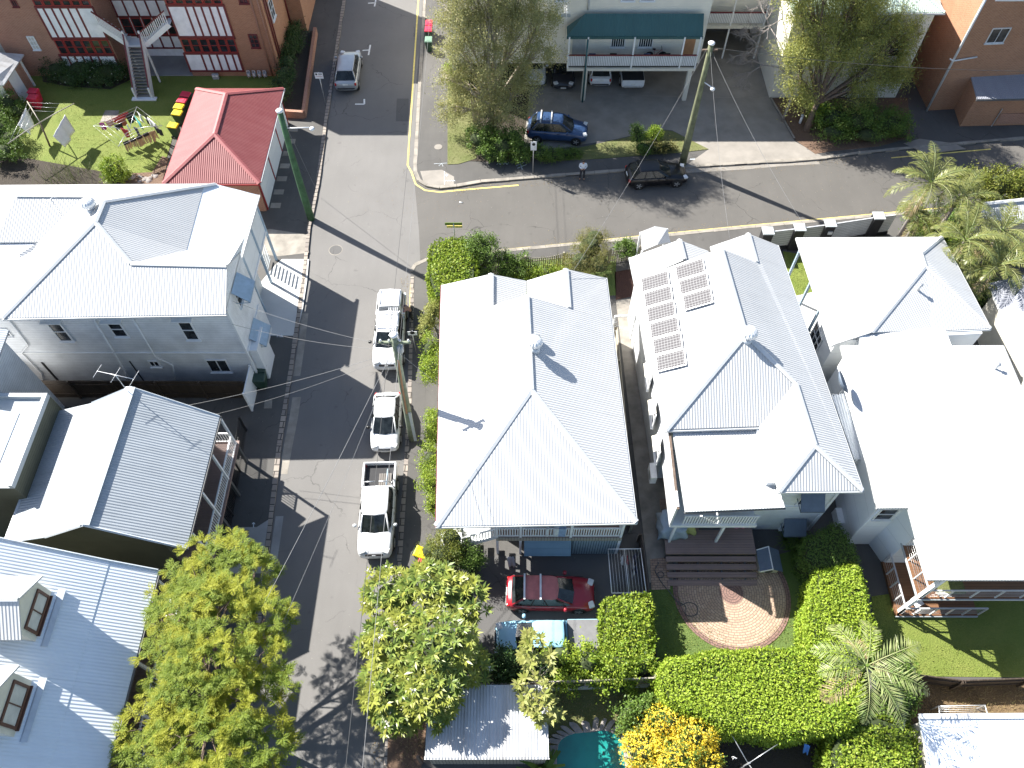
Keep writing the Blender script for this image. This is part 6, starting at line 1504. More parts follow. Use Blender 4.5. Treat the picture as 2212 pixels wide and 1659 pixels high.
# --- paperbark (tall, airy, pale limbs)
def airy(name, label, base, lobes, leaf, n, L_, W_, bark, r0, nclump, sig, droop, twigs, fork=.3, low=-.8):
    t = thing(name, label, 'tree', base); b = Vector(base); lb = [(Vector(c)-b, r) for c, r in lobes]
    cp, co_ = surface(lb, nclump, low, inner=.35, jit=.22); sg = RNG.uniform(.5,1.4,len(cp))*sig
    v, q = clump_leaves(cp, co_, n, sg, L_, W_, droop, .35, 1.0); npmesh('crown', v, q, leaf, t)
    limbs(t, (0,0,0), lb, r0, bark, .6, twigs, fork=fork); return t
def oy(*a): return [(onY(u, v, Y), r) for u, v, Y, r in a]
airy('paperbark_tree', 'tall airy paperbark with pale limbs at the street corner', at(1060,292,GZ),
     oy((1060,60,49,(1.7,1.3,1.2)),(1130,45,49.5,(1.4,1.3,1.1)),(985,30,49,(1.3,1.2,1.1)),(1060,-30,50,(2.2,1.6,1.4)),(1160,110,49,(1.1,1.1,1.0)),(1000,110,48.5,(1.3,1.2,1.2)),(1085,150,48,(1.6,1.2,1.2)),(1020,200,47.8,(1.4,1.1,1.0)),(1105,215,47.6,(1.3,1.1,1.0)),(980,240,48,(.8,.9,.9)),(1050,255,47.4,(1.2,1.0,.8)),(1140,170,48,(1.0,1,.9)),(970,170,48.2,(.8,.8,.9)),(1170,30,50,(1.2,1.2,1.1)),(1065,-70,50,(2.2,1.8,1.4)),(1130,-95,50.5,(1.8,1.6,1.3)),(1000,-90,50.5,(1.7,1.6,1.3)),(1075,-120,51,(1.8,1.6,1.2))),
     'leaf_paperbark', 125000, .14, .05, 'bark_pale', .26, 700, .30, .25, 12, fork=.28)
airy('gum_tree', 'tall leaning gum with olive crown before the cream house', at(1742,282,GZ),
     oy((1760,40,51,(1.6,1.4,1.2)),(1830,30,51.5,(1.8,1.5,1.3)),(1900,40,52,(1.5,1.3,1.1)),(1860,95,50.5,(1.6,1.3,1.1)),(1780,105,50,(1.4,1.2,1.1)),(1720,120,49.5,(1.1,1.1,1.0)),(1935,105,51.5,(1.3,1.2,1.0)),(1940,160,51,(1.1,1.0,1.0)),(1725,175,48.8,(.9,.9,.8)),(1860,165,50,(1.3,1.2,.9)),(1740,-20,51.5,(1.6,1.4,1.2)),(1860,-25,52,(2.0,1.6,1.3)),(1730,205,48.6,(.8,.8,.7)),(1850,215,49.5,(1.2,1.1,.7)),(1960,60,52,(1.0,1,.9)),(1790,-80,51.5,(2.0,1.7,1.3)),(1880,-85,52,(2.0,1.7,1.3)),(1720,-60,51.5,(1.4,1.2,1.1))),
     'leaf_gum', 120000, .15, .05, 'bark_brown', .24, 700, .33, .3, 11, fork=.30)
def bare(name, label, base, lobes, r0):
    t = thing(name, label, 'tree', base); b = Vector(base); mb = MB()
    def grow(p, d, L_, r, k):
        q = p+d*L_*.5+V(random.uniform(-.1,.1), random.uniform(-.1,.1), random.uniform(-.08,.12))*L_; e = p+d*L_
        mb.tube([p, q, e], [r, r*.8, r*.6], 5 if k > 2 else 4, cap=False)
        if k <= 0: return
        for _ in range(3 if k > 1 else 4):
            d2 = (d+Vector(rand_unit(1)[0])*.85); d2.z = d2.z*.8-.02; d2.normalize(); grow(p.lerp(e, random.uniform(.45,1)), d2, L_*random.uniform(.6,.85), r*.62, k-1)
    mb.tube([V(0,0,0), V(.1,.05,2.0), V(-.3,.3,3.6)], [r0, r0*.8, r0*.6], 7)
    for c, r in lobes:
        e = Vector(c)-b; s = V(-.3,.3,3.6); mb.tube([s, s.lerp(e,.5)+V(0,0,.3), e], [r0*.5, r0*.4, r0*.3], 5); grow(e, (e-s).normalized(), 1.1, r0*.4, 4); grow(e, V(-.6,-.2,-.3).normalized(), 1.1, r0*.4, 4)
    mb.build('branches', 'bark_grey', t, uv=False)
bare('bare_tree', 'leafless grey tree beside the gum, over the parking entry', at(1690,262,GZ), oy((1665,60,52.5,1),(1640,100,52,1),(1650,140,51.5,1),(1690,40,52.5,1)), .12)
# --- trimmed hedges
def hedge(name, label, poly, z0, z1, leaf, dens, L_, W_, core='crown_core', round_=.25, group=None):
    """box hedge over a plan polygon; leaves over top and sides"""
    poly = [Vector((p[0], p[1])) for p in poly]; c = sum(poly, Vector((0,0)))/len(poly)
    t = thing(name, label, 'hedge', (c.x, c.y, 0), group=group); n = len(poly)
    a = sum(poly[i].x*poly[(i+1) % n].y-poly[(i+1) % n].x*poly[i].y for i in range(n))
    if a < 0: poly = poly[::-1]
    pts = []; nrm = []
    xs = [p.x for p in poly]; ys = [p.y for p in poly]
    def inside(X, Y):
        r = np.zeros(len(X), bool); j = n-1
        for i in range(n):
            xi, yi, xj, yj = poly[i].x, poly[i].y, poly[j].x, poly[j].y
            cnd = ((yi > Y) != (yj > Y)) & (X < (xj-xi)*(Y-yi)/(yj-yi+1e-12)+xi); r ^= cnd; j = i
        return r
    m = int(dens*(max(xs)-min(xs))*(max(ys)-min(ys))); X = RNG.uniform(min(xs), max(xs), m); Y = RNG.uniform(min(ys), max(ys), m); k = inside(X, Y); X, Y = X[k], Y[k]
    dist = np.full(len(X), 9.0)
    for i in range(n):
        p, q = poly[i], poly[(i+1) % n]; e = q-p; tt = np.clip(((X-p.x)*e.x+(Y-p.y)*e.y)/e.length_squared, 0, 1); dist = np.minimum(dist, np.hypot(X-p.x-tt*e.x, Y-p.y-tt*e.y))
    und = .07*np.sin(X*2.1+Y*1.3)+.05*np.sin(X*.9-Y*2.7)
    Z = z1+und-round_*np.clip(1-dist/round_, 0, 1)**2+RNG.normal(size=len(X))*.055
    pts.append(np.stack([X, Y, Z], 1)); nrm.append(np.tile([0,0,1.], (len(X),1)))
    for i in range(n):
        p, q = poly[i], poly[(i+1) % n]; e = (q-p); L1 = e.length; m = int(dens*.8*L1*(z1-z0)); s = RNG.uniform(0,1,m); zz = RNG.uniform(z0, z1-.05, m); o = Vector((e.y, -e.x))/L1
        off = RNG.normal(size=m)*.06+.04*np.sin(s*L1*3)+.04*np.sin(zz*4)
        pts.append(np.stack([p.x+e.x*s+o.x*off, p.y+e.y*s+o.y*off, zz], 1)); nrm.append(np.tile([o.x, o.y, .25], (m,1)))
    p = np.concatenate(pts)-np.array([c.x, c.y, 0]); o = unit(np.concatenate(nrm)); m = len(p)
    d = unit(o*.4+rand_unit(m)); nr = unit(o+rand_unit(m)*.6); s = RNG.uniform(.6,1.3,m)
    v, q = leafquads(p, d, nr, L_*s, W_*s, .08); npmesh('foliage', v, q, leaf, t)
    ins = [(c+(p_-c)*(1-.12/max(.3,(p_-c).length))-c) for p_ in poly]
    MB().prism(ins, max(z0-.1, 0) if z0 > .3 else 0, z1-.16).build('foliage_filler', core, t, uv=False)  # added dark block behind the leaves, closes the gaps
    return t
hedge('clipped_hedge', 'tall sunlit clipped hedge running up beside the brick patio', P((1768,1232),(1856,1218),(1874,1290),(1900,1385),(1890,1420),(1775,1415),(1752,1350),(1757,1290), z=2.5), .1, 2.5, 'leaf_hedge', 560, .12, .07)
hedge('clipped_hedge', 'shaded clipped hedge between the solar house and extension house', P((1745,1160),(1815,1128),(1850,1190),(1858,1222),(1766,1232),(1738,1200), z=2.2), .1, 2.2, 'leaf_mid', 380, .10, .06)  # shaded end of the sunlit hedge, shade put into darker leaves
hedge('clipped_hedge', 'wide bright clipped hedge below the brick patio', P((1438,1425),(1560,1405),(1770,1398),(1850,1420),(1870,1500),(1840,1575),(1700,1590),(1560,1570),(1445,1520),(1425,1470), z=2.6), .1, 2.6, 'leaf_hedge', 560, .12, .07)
hedge('garden_hedge', 'bright hedge block between the clothes rack and the blue ute', P((1308,1292),(1400,1283),(1412,1330),(1410,1400),(1390,1432),(1300,1420),(1300,1340), z=1.9), .1, 1.9, 'leaf_bright', 430, .14, .085, round_=.35)
plant('garden_shrub', 'leafy shrubs in front of the blue ute below its cab', 'shrub', at(1270,1470,0), lob((1210,1420,1.4,(.8,.6,.8)),(1270,1430,1.5,(.8,.7,.8)),(1330,1440,1.5,(.9,.7,.8)),(1385,1440,1.4,(.6,.6,.7)),(1240,1470,1.1,(.9,.5,.7)),(1330,1485,1.0,(.8,.5,.6))), 'leaf_bright', 9000, .13, .075, 130, .15)
plant('dark_shrub', 'dark shaded shrub mass beside the young pale leaved tree', 'shrub', at(1100,1440,0), lob((1085,1425,1.5,(.7,.5,.8)),(1120,1440,1.5,(.7,.5,.8)),(1090,1465,1.2,(.8,.5,.7)),(1150,1460,1.2,(.6,.5,.6))), 'leaf_dark', 6000, .12, .07, 90, .16)
hedge('boundary_bush', 'rounded dark bush under the tall palm on the right', P((1890,1430),(1960,1405),(1985,1440),(1990,1510),(1960,1560),(1900,1560),(1870,1500), z=2.0), .1, 2.0, 'leaf_mid', 300, .13, .08, round_=.5)
hedge('boundary_bush', 'leafy bush at the bottom edge beside the striped shed', P((1815,1575),(1900,1545),(1975,1575),(1985,1640),(1975,1720),(1800,1720),(1795,1620), z=2.1), .1, 2.1, 'leaf_bright', 430, .14, .085, round_=.5)
plant('flowering_shrub', 'shrub covered in golden yellow flowers by the pool', 'shrub', at(1450,1640,0), lob((1440,1560,1.6,(.9,.7,.8)),(1500,1590,1.7,(.9,.8,.8)),(1390,1620,1.5,(.9,.8,.8)),(1460,1640,1.8,(1.0,.8,.8)),(1420,1690,1.5,(1.2,.8,.8)),(1520,1650,1.4,(.7,.8,.7))), 'leaf_mid', 7000, .10, .05, 120, .14, flowers=('petal_yellow', 3600, .085))
plant('garden_shrub', 'green shrub between the pool stones and golden flowers', 'shrub', at(1375,1575,0), lob((1360,1545,1.2,(.6,.5,.6)),(1395,1530,1.2,(.6,.5,.6)),(1360,1590,.9,(.5,.5,.5)),(1400,1570,1.1,(.6,.5,.6))), 'leaf_mid', 4000, .12, .07, 70, .14)
# --- front garden of the middle house
hedge('corner_hedge', 'glossy bright rounded hedge at the lower street corner', P((930,530),(960,512),(1010,515),(1030,545),(1025,600),(985,625),(940,640),(925,600), z=2.2), .1, 2.2, 'leaf_bright', 360, .14, .09, round_=.5)
plant('corner_shrub', 'darker round shrub beside the glossy corner hedge', 'shrub', at(1045,575,0), lob((1040,535,1.7,(1.0,.9,.9)),(1055,560,1.4,(.8,.8,.9)),(1025,550,1.6,(.7,.8,.8))), 'leaf_mid', 6000, .11, .06, 90, .15)
plant('feathery_shrub', 'large feathery olive shrub beside the picket fence', 'shrub', at(1275,585,0), lob((1275,535,2.0,(1.0,1.0,1.0)),(1255,565,1.7,(.9,.9,.9)),(1295,570,1.6,(.8,.8,.9)),(1285,515,2.0,(.8,.7,.8)),(1245,590,1.2,(.7,.7,.7))), 'leaf_feather', 11000, .11, .022, 150, .17, droop=.1)
plant('small_shrub', 'leggy green shrub in front of the picket fence', 'shrub', at(1100,585,0), lob((1100,560,1.0,(.6,.5,.5)),(1120,580,.8,(.5,.5,.4)),(1090,590,.6,(.5,.5,.4)),(1130,560,.9,(.4,.4,.4))), 'leaf_mid', 2600, .12, .07, 50, .13)
plant('garden_flowerbed', 'low mixed green planting behind the picket fence', 'shrub', at(1170,590,0), lob((1140,590,.4,(.7,.5,.4)),(1180,588,.45,(.8,.5,.4)),(1220,590,.4,(.6,.5,.4))), 'leaf_bright', 3500, .11, .05, 70, .12)
plant('round_shrub', 'small round dark shrub by the mulch bed fence', 'shrub', at(1352,552,0), lob((1352,540,.9,(.6,.6,.65)),), 'leaf_mid', 2600, .10, .06, 50, .12)
plant('golden_conifer', 'pale yellow spiky shrub at the middle house wall', 'shrub', at(930,700,0), lob((930,690,1.3,(.45,.6,1.0)),(922,715,1.0,(.4,.4,.8)),(940,672,1.5,(.35,.4,.7))), 'leaf_yellow', 3200, .14, .035, 60, .13)
for (a, lb, lf) in ((lob((930,755,1.5,(.5,.7,.9)),(932,800,1.4,(.5,.8,.9))), 'green hedge at the house wall beside the canopy ute', 'leaf_bright'), (lob((938,915,1.3,(.4,.6,.8)),(936,945,1.2,(.35,.5,.8))), 'narrow hedge at the house wall beside the timber power pole', 'leaf_bright'), (lob((930,995,1.5,(.5,.7,.9)),(930,1045,1.3,(.5,.7,.9)),(932,1090,1.1,(.45,.6,.8))), 'green hedge at the house wall beside the tray ute', 'leaf_bright')):
    b = sum([x[0] for x in a], V(0,0,0))/len(a); plant('wall_hedge', lb, 'hedge', (b.x, b.y, 0), a, lf, 4200, .11, .05, 80, .13, group='hedges along the middle house')
plant('bushy_conifer', 'golden tipped bushy conifer at the foot of the verandah stairs', 'shrub', at(960,1225,0), lob((958,1200,1.6,(.85,.75,1.1)),(975,1165,1.9,(.7,.65,1.0)),(930,1190,1.5,(.6,.6,.8)),(940,1225,1.2,(.5,.5,.7))), 'leaf_conifer', 7000, .09, .03, 110, .13)
plant('bushy_conifer', 'dark green bush right of the golden tipped conifer', 'shrub', at(1010,1225,0), lob((1010,1200,1.3,(.7,.7,.8)),(1025,1225,.9,(.5,.5,.6))), 'leaf_mid', 4500, .10, .05, 70, .14)
# --- paperbark garden, parking court
plant('dense_shrub', 'dense green shrub below the paperbark by the footpath', 'shrub', at(1065,330,0), lob((1040,300,1.2,(1.2,.9,.9)),(1085,315,1.1,(1.3,.9,.8)),(1110,300,1.2,(.9,.9,.9)),(1125,335,.7,(.7,.5,.5)),(1060,335,.7,(1.0,.6,.6))), 'leaf_mid', 9000, .13, .07, 120, .17)
plant('dense_shrub', 'small green shrub by the footpath sign', 'shrub', at(1185,338,0), lob((1165,332,.7,(.7,.5,.5)),(1195,336,.5,(.7,.5,.4)),(1150,325,.7,(.5,.5,.5))), 'leaf_mid', 3500, .12, .06, 60, .14)
plant('garden_shrub', 'green shrub on the far side of the paperbark by the red bins', 'shrub', at(985,175,0), lob((983,150,1.4,(.7,.7,.8)),(990,172,.9,(.6,.6,.6))), 'leaf_bright', 3500, .13, .07, 55, .15)
for a, lb, lf in ((lob((1380,295,1.0,(.45,.5,.7)),(1375,280,1.6,(.3,.3,.5)),(1388,318,.6,(.7,.5,.45))), 'tapering shrub on the grass strip of the parking court', 'leaf_mid'), (lob((1413,290,1.1,(.45,.45,.45)),), 'small round topped shrub on the parking court strip', 'leaf_bright'), (lob((1420,318,.5,(.8,.45,.4)),(1445,320,.4,(.5,.4,.35))), 'low spreading shrub at the end of the parking court strip', 'leaf_feather'), (lob((1215,335,.3,(.6,.35,.3)),(1240,332,.3,(.5,.35,.25))), 'low ground shrub behind the man', 'leaf_mid')):
    b = sum([x[0] for x in a], V(0,0,0))/len(a); plant('strip_shrub', lb, 'shrub', (b.x, b.y, 0), a, lf, 2600, .11, .05, 45, .12)
plant('shade_shrub', 'wide dark green shrub in the shade under the gum', 'shrub', at(1860,290,0), lob((1800,255,1.0,(1.3,1.0,.9)),(1860,262,1.1,(1.6,1.1,1.0)),(1920,268,1.0,(1.4,1.0,.9)),(1800,285,.7,(1.2,.8,.6)),(1880,292,.7,(1.5,.8,.6)),(1945,285,.6,(.7,.7,.6))), 'leaf_mid', 12000, .13, .07, 160, .2)
plant('garden_shrub', 'yellow green shrub beside the gum trunk', 'shrub', at(1768,262,0), lob((1765,245,1.0,(.6,.6,.7)),(1778,262,.6,(.6,.5,.5))), 'leaf_bright', 2800, .12, .06, 45, .15)
plant('roadside_shrub', 'yellow green bushes at the right edge of the side street', 'shrub', at(2160,415,0), lob((2110,395,1.6,(1.2,.9,.9)),(2160,400,1.7,(1.4,1.0,1.0)),(2210,400,1.6,(1.3,1.0,1.0)),(2140,420,1.2,(1.2,.9,.8)),(2200,425,1.3,(1.2,.9,.8))), 'leaf_conifer', 12000, .13, .07, 170, .2)
# --- top left garden
plant('flower_bed_shrub', 'dark shrubs with small white flowers under the flats windows', 'shrub', at(190,175,0), lob((130,150,.8,(1.3,.9,.8)),(180,150,.9,(1.5,1.0,.9)),(230,155,.8,(1.4,.9,.8)),(150,170,.5,(1.3,.7,.5)),(210,172,.5,(1.4,.7,.5)),(255,160,.6,(.9,.8,.6))), 'leaf_dark', 11000, .13, .06, 150, .2, flowers=('petal_white', 90, .07))
plant('yard_shrub', 'bright leafy bush on the rocky edge beside the garage', 'shrub', at(247,385,0), lob((247,365,.9,(.7,.7,.7)),(255,380,.6,(.8,.5,.5))), 'leaf_bright', 3000, .17, .06, 60, .15)
plant('yard_shrub', 'green bush beside the laundry shed on the left edge', 'shrub', at(20,245,0), lob((15,225,1.0,(1.0,.8,.8)),(40,240,.7,(.8,.6,.6)),(-10,250,.9,(1.0,.8,.8))), 'leaf_mid', 4500, .13, .06, 70, .17)
plant('yard_shrub', 'shaded shrub at the left edge below the hanging sheet', 'shrub', at(10,300,0), lob((-10,280,1.2,(1.2,1.0,1.0)),(20,300,.8,(1.0,.8,.7)),(0,330,.9,(1.4,.9,.8))), 'leaf_mid', 6500, .12, .06, 90, .18)
plant('planter_shrub', 'shaded leafy plants in the brick planter by the street', 'shrub', V(-17.9,54.5,.38), [(V(-17.9,51.6+i*1.35,.95),(.6,.75,.55)) for i in range(7)], 'leaf_dark', 7500, .15, .06, 120, .2)
def spiky(name, label, base, n, L_, W_, mat, lean=.7, group=None, spread=0.0):
    t = thing(name, label, 'plant', base, group=group); az = RNG.uniform(0, 2*np.pi, n); k = RNG.uniform(.1, lean, n); P_ = []
    p = np.stack([RNG.normal(size=n)*spread, RNG.normal(size=n)*spread*.6, np.zeros(n)], 1); d = unit(np.stack([np.cos(az)*k, np.sin(az)*k, np.ones(n)], 1)); s = RNG.uniform(.6,1.2,n)*L_
    for j in range(3):
        nr = unit(np.cross(np.cross(d, [0,0,1.]), d)+rand_unit(n)*.2); e = s/3
        side = unit(np.cross(d, nr))*(W_*(1-.28*j)/2); d2 = unit(d+np.stack([np.cos(az)*.45, np.sin(az)*.45, np.full(n,-.35)], 1)*k[:,None]*1.2); q = p+d*e[:,None]; s2 = side*.7
        P_.append((np.stack([p-side, p+side, q+s2, q-s2], 1).reshape(-1,3), np.arange(4*n).reshape(-1,4))); p = q; d = d2
    v, q = cat_quads(P_); npmesh('leaves', v, q, mat, t); return t
spiky('reed_clump', 'grey green reeds in the dark bed behind the white house', at(150,385,.1), 240, 1.1, .03, 'reed', .55, spread=1.1)
spiky('ginger_plant', 'broad leaved plant among the dark flats shrubs', at(195,158,.1), 40, 1.5, .16, 'leaf_mid', .8, spread=.25)
for i, (u, v) in enumerate(((1695,1168),(1725,1172),(1708,1190))): spiky('strap_plant', ('spiky strap leaved plant nearest the deck beside the dog kennel','spiky strap leaved plant below the lower window hood','spiky strap leaved plant in front of its two neighbours')[i], at(u, v, 0), 60, .85, .05, 'leaf_mid', 1.0, 'strap plants by the kennel', .08)
spiky('yellow_strap_plant', 'pale yellow strap plants poking above the middle house gable', at(1210,592,.1), 70, 1.3, .07, 'leaf_yellow', .5, spread=.5)
spiky('yellow_strap_plant', 'pale yellow strap plant before the feathery shrub', at(1258,598,.1), 40, 1.4, .07, 'leaf_yellow', .5, spread=.3)
spiky('banana_plant', 'broad green leaves at the bottom edge beside the pool', at(1180,1665,.1), 14, 1.5, .34, 'leaf_mid', 1.3, spread=.2)
spiky('planter_lily', 'pale spiky plant in the brick planter', V(-17.8,53.2,.5), 30, .8, .07, 'leaf_palm', 1.0, spread=.1)
# --- palms
def palm(name, label, base, h, nf, Lf, mat, lean=(0,0), leaf=.55, lw=.05, dry=0, droop=1.0, r=.13, cup=.5):
    t = thing(name, label, 'palm', base); top = V(lean[0], lean[1], h); mb = MB(); mb.tube([V(0,0,0), V(lean[0]*.3, lean[1]*.3, h*.5), top], [r*1.3, r, r*.8], 9)
    mb.build('trunk', 'bark_grey', t, uv=False)
    MB().tube([top-V(0,0,.6), top+V(0,0,.15)], [r*1.15, r*.5], 9).build('crownshaft', 'leaf_mid', t, uv=False)
    P_ = []; D_ = []; rm = MB()
    for i in range(nf):
        az = 2*math.pi*(i*.618)+random.uniform(-.25,.25); el = random.uniform(.05, 1.1) if i > dry else random.uniform(-.5,-.1); Ls = Lf*random.uniform(.8,1.1); m = 34
        hd = V(math.cos(az), math.sin(az), 0); p = top.copy(); e = el; pts = [p.copy()]; pr = []
        for k in range(m):
            d = hd*math.cos(e)+V(0,0,math.sin(e)); p = p+d*Ls/m; e -= droop*(1.5/m)*(.4+1.2*k/m); pts.append(p.copy()); pr.append((p.copy(), d.copy()))
        rm.tube(pts[::4], [.03*(1-.75*k/len(pts[::4])) for k in range(len(pts[::4]))], 4, cap=False)
        tw = random.uniform(-.5,.5)
        pp = np.array([tuple(q[0]) for q in pr[3:]]); dd = np.array([tuple(q[1]) for q in pr[3:]]); n = len(pp); f = np.arange(n)/n
        side = unit(np.cross(dd, [0,0,1.])); upv = np.cross(side, dd)
        for s in (-1, 1):
            ld = unit(side*s+dd*.75+upv*(cup*(.6-f))[:,None]-np.array([0,0,1.])*(.15+.5*f)[:,None]*.6+RNG.normal(size=dd.shape)*.10)
            LL_ = leaf*np.sin(np.pi*(f*.82+.14))*RNG.uniform(.85,1.1,n)
            (D_ if i <= dry and dry else P_).append(leafquads(pp, ld, unit(upv+rand_unit(n)*.25), LL_, lw, .0))
    v, q = cat_quads(P_); npmesh('fronds', v, q, mat, t)
    if D_: v, q = cat_quads(D_); npmesh('dry_fronds', v, q, 'leaf_palm_dry', t)
    rm.build('frond_stems', 'leaf_palm_pale', t, uv=False); return t
b = at(1868,1512,0); palm('garden_palm', 'pale tall palm standing over the clipped hedge', b, 5.2, 12, 2.75, 'leaf_palm_pale', (at(1872,1438,5.2)-b)[:2], .70, .042, 2, 1.0)
for i, (u, v, z, nf, Lf, lb) in enumerate(((2010,395,5.5,24,2.8,'tallest palm beside the side street behind the black fence'), (2085,520,5.0,22,2.7,'palm behind the third house roof corner'), (2155,575,4.6,20,2.7,'drooping palm over the long grey roof'), (2165,500,4.6,20,2.6,'palm in front of the small white roof'), (1985,470,3.2,16,1.9,'low palm at the end of the black fence'), (2070,430,4.8,20,2.5,'palm next to the yellow green roadside bushes'), (2110,610,3.0,16,2.0,'short shaded palm below the drooping palm'))):
    c = at(u, v, z); palm('palm', lb, V(c.x, c.y, 0), z, nf, Lf, 'leaf_palm', (0, 0), .55, .05, 1, 1.0)
plant('palm_understorey', 'mixed dark leafy plants under the right hand palms', 'shrub', at(2080,600,0), lob((2000,500,.9,(1.0,1.2,.9)),(2060,560,1.0,(1.3,1.5,1.0)),(2110,640,.9,(.9,1.3,.9)),(2070,480,1.1,(1.3,1.2,1.0)),(2150,540,1.0,(1.2,1.3,1.0))), 'leaf_mid', 12000, .16, .07, 170, .24)
plant('yellow_shrub', 'bright yellow green shrub behind the third house roof corner', 'shrub', at(2020,520,0), lob((2015,505,1.3,(.7,.7,.7)),(2055,530,1.2,(.7,.7,.7))), 'leaf_bright', 3600, .17, .08, 60, .17)
spiky('grass_palm', 'wispy grassy plant at the bottom left corner', at(40,1690,2.6)*1.0, 110, 1.3, .035, 'leaf_palm', 1.1, spread=.5)
# ================================================================== power poles and wires
def pole(label, base, top, r0, r1, mat, bend=(0,0), capm=True):
    t = thing('power_pole', label, 'power pole', base, group='power poles'); e = Vector(top)-Vector(base); m = e*.5+V(bend[0], bend[1], 0)
    MB().tube([V(0,0,-.05), e*.25+V(bend[0]*.7, bend[1]*.7, 0), m, e*.75+V(bend[0]*.6, bend[1]*.6, 0), e], [r0, r0*.94, (r0+r1)/2, r1*1.05, r1], 10).build('shaft', mat, t)
    if capm: MB().lathe(e, [(r1*1.25,-.02),(r1*1.3,.06),(r1*.7,.12)], 12).build('cap', 'white_plastic', t)
    return t, e
b1 = at(672,472,GZ); t1v = onY(604, 240, b1.y)
t, e = pole('green painted power pole beside the red roofed garage', b1, t1v, .26, .17, 'pole_green', (-.05, 0))
a = e*.86; MB().tube([a+V(.15,0,0), a+V(1.6,-.25,.25)], .035).build('lamp_arm', 'white_plastic', t); MB().lathe(a+V(1.75,-.28,.22), [(.05,.06),(.14,.03),(.17,-.05),(.12,-.14),(.03,-.17)], 12).build('lamp', 'lamp_clear', t)
b2 = at(1474,354,GZ); t2v = onY(1537, 94, b2.y)
t, e = pole('tall green pole at the parking court corner of the side street', b2, t2v, .27, .17, 'pole_timber')
a = e*.72; MB().tube([a, a+V(.55,-.5,-.1)], .035).build('lamp_arm', 'white_plastic', t); MB().lathe(a+V(.62,-.6,-.12), [(.05,.06),(.14,.03),(.17,-.05),(.12,-.14),(.03,-.17)], 12).build('lamp', 'lamp_clear', t)
MB().bar(e-V(.5,.0,.45), e-V(-.5,.0,.45), .1).build('crossarm', 'bark_brown', t)
b3 = at(891,948,GZ); t3v = onY(850, 724, b3.y)
t, e = pole('weathered timber power pole between the hatchback and middle house', b3, t3v, .22, .15, 'pole_grey_green')
MB().bar(V(.20,-.18,.1), V(.20,-.18,3.2), .16, .05).build('cable_cover', 'flashing_zinc', t); MB().bar(V(.05,-.24,3.2), e*.82+V(.05,-.2,0), .08, .05).build('conduit', 'wood_orange', t)
MB().bar(e-V(.75,.05,.5), e-V(-.75,.05,.5), .1, .12).build('crossarm', 'pole_grey_green', t)
for k in (-.65,-.25,.25,.65): MB().lathe(e+V(k,-.05,-.42), [(.03,0),(.06,.05),(.05,.12),(.02,.16)], 8).build('insulator', 'white_plastic', t)
MB().lathe(e+V(.2,-.1,-1.2), [(.12,0),(.16,.06),(.16,.45),(.1,.5)], 10).build('junction_box', 'grey_plastic', t)
def wire(label, a, b, sag=.4, r=.014, mat='wire_pale', group='overhead wires'):
    a, b = Vector(a), Vector(b); pts = [a.lerp(b, i/20)-V(0,0,sag*4*(i/20)*(1-i/20)) for i in range(21)]
    o = MB().tube(pts, r, 5).build('power_line', mat, uv=False); return tag(o, label, 'power line', group)
P3 = t3v; NP = V(-5.9, 68, 9.6); SP = V(-5.4, -12, 9.8)
wire('dark overhead wire running up the street from the timber pole', P3+V(-.25,0,-.35), NP+V(-.2,0,0), .5, .010, 'wire_dark'); wire('pale overhead wire running up the street from the timber pole', P3+V(.25,0,-.35), NP+V(.35,0,0), .5, .0075)
wire('left of the two wires over the utes and frangipani', P3+V(-.25,0,-.35), SP+V(-.3,0,0), .4, .011, 'wire_dark'); wire('right of the two wires over the utes and frangipani', P3+V(.25,0,-.35), SP+V(.35,0,0), .4, .010)
Q = at(430,1545,6.0)
wire('thick twisted service cable crossing the street to the dormer house', P3+V(-.1,0,-1.0), V(Q.x-.6, Q.y-1.2, 5.2), .35, .012); wire('thinner service cable beside the twisted one above the street tree', P3+V(0,0,-1.1), V(Q.x+.9, Q.y-1.8, 5.4), .5, .0075)
wire('service wire from the timber pole to the gabled house roof', P3+V(-.1,0,-1.3), A(zG(1550,488), 4.6), .3, .010); wire('lower service wire from the timber pole to the gabled house eave', P3+V(-.1,0,-1.5), A(zG(1790,560), 3.9), .35, .0075)
wire('service wire from the timber pole to the white house awning', P3+V(-.1,0,-.9), V(-15.0, 26.6, 6.4), .35, .0075); wire('lower service wire from the timber pole to the white house corner', P3+V(-.1,0,-1.2), V(-15.0, 25.5, 5.8), .4, .008)
wire('short service wire from the timber pole to the middle house eave', P3+V(.1,0,-1.4), V(-3.6, 22.0, 5.0), .1, .011)
P2 = t2v
wire('service wire from the parking court pole to the middle house gable', P2+V(-.2,0,-.3), V(3.2, 28.6, 6.1), .5, .0075); wire('service wire from the parking court pole to the solar house', P2+V(0,0,-.4), V(12.3, 30.9, 6.6), .4, .008)
wire('dark service wire from the parking court pole past the gum', P2+V(.2,0,-.3), V(40, 45.5, 7.2), .6, .016, 'wire_dark'); wire('service wire from the parking court pole to the third house', P2+V(.1,0,-.5), V(17.8, 33.2, 4.8), .4, .01)
wire('stay wire from the green pole top to the kerb', t1v-V(0,0,.3), at(690,424,GZ), .0, .010)
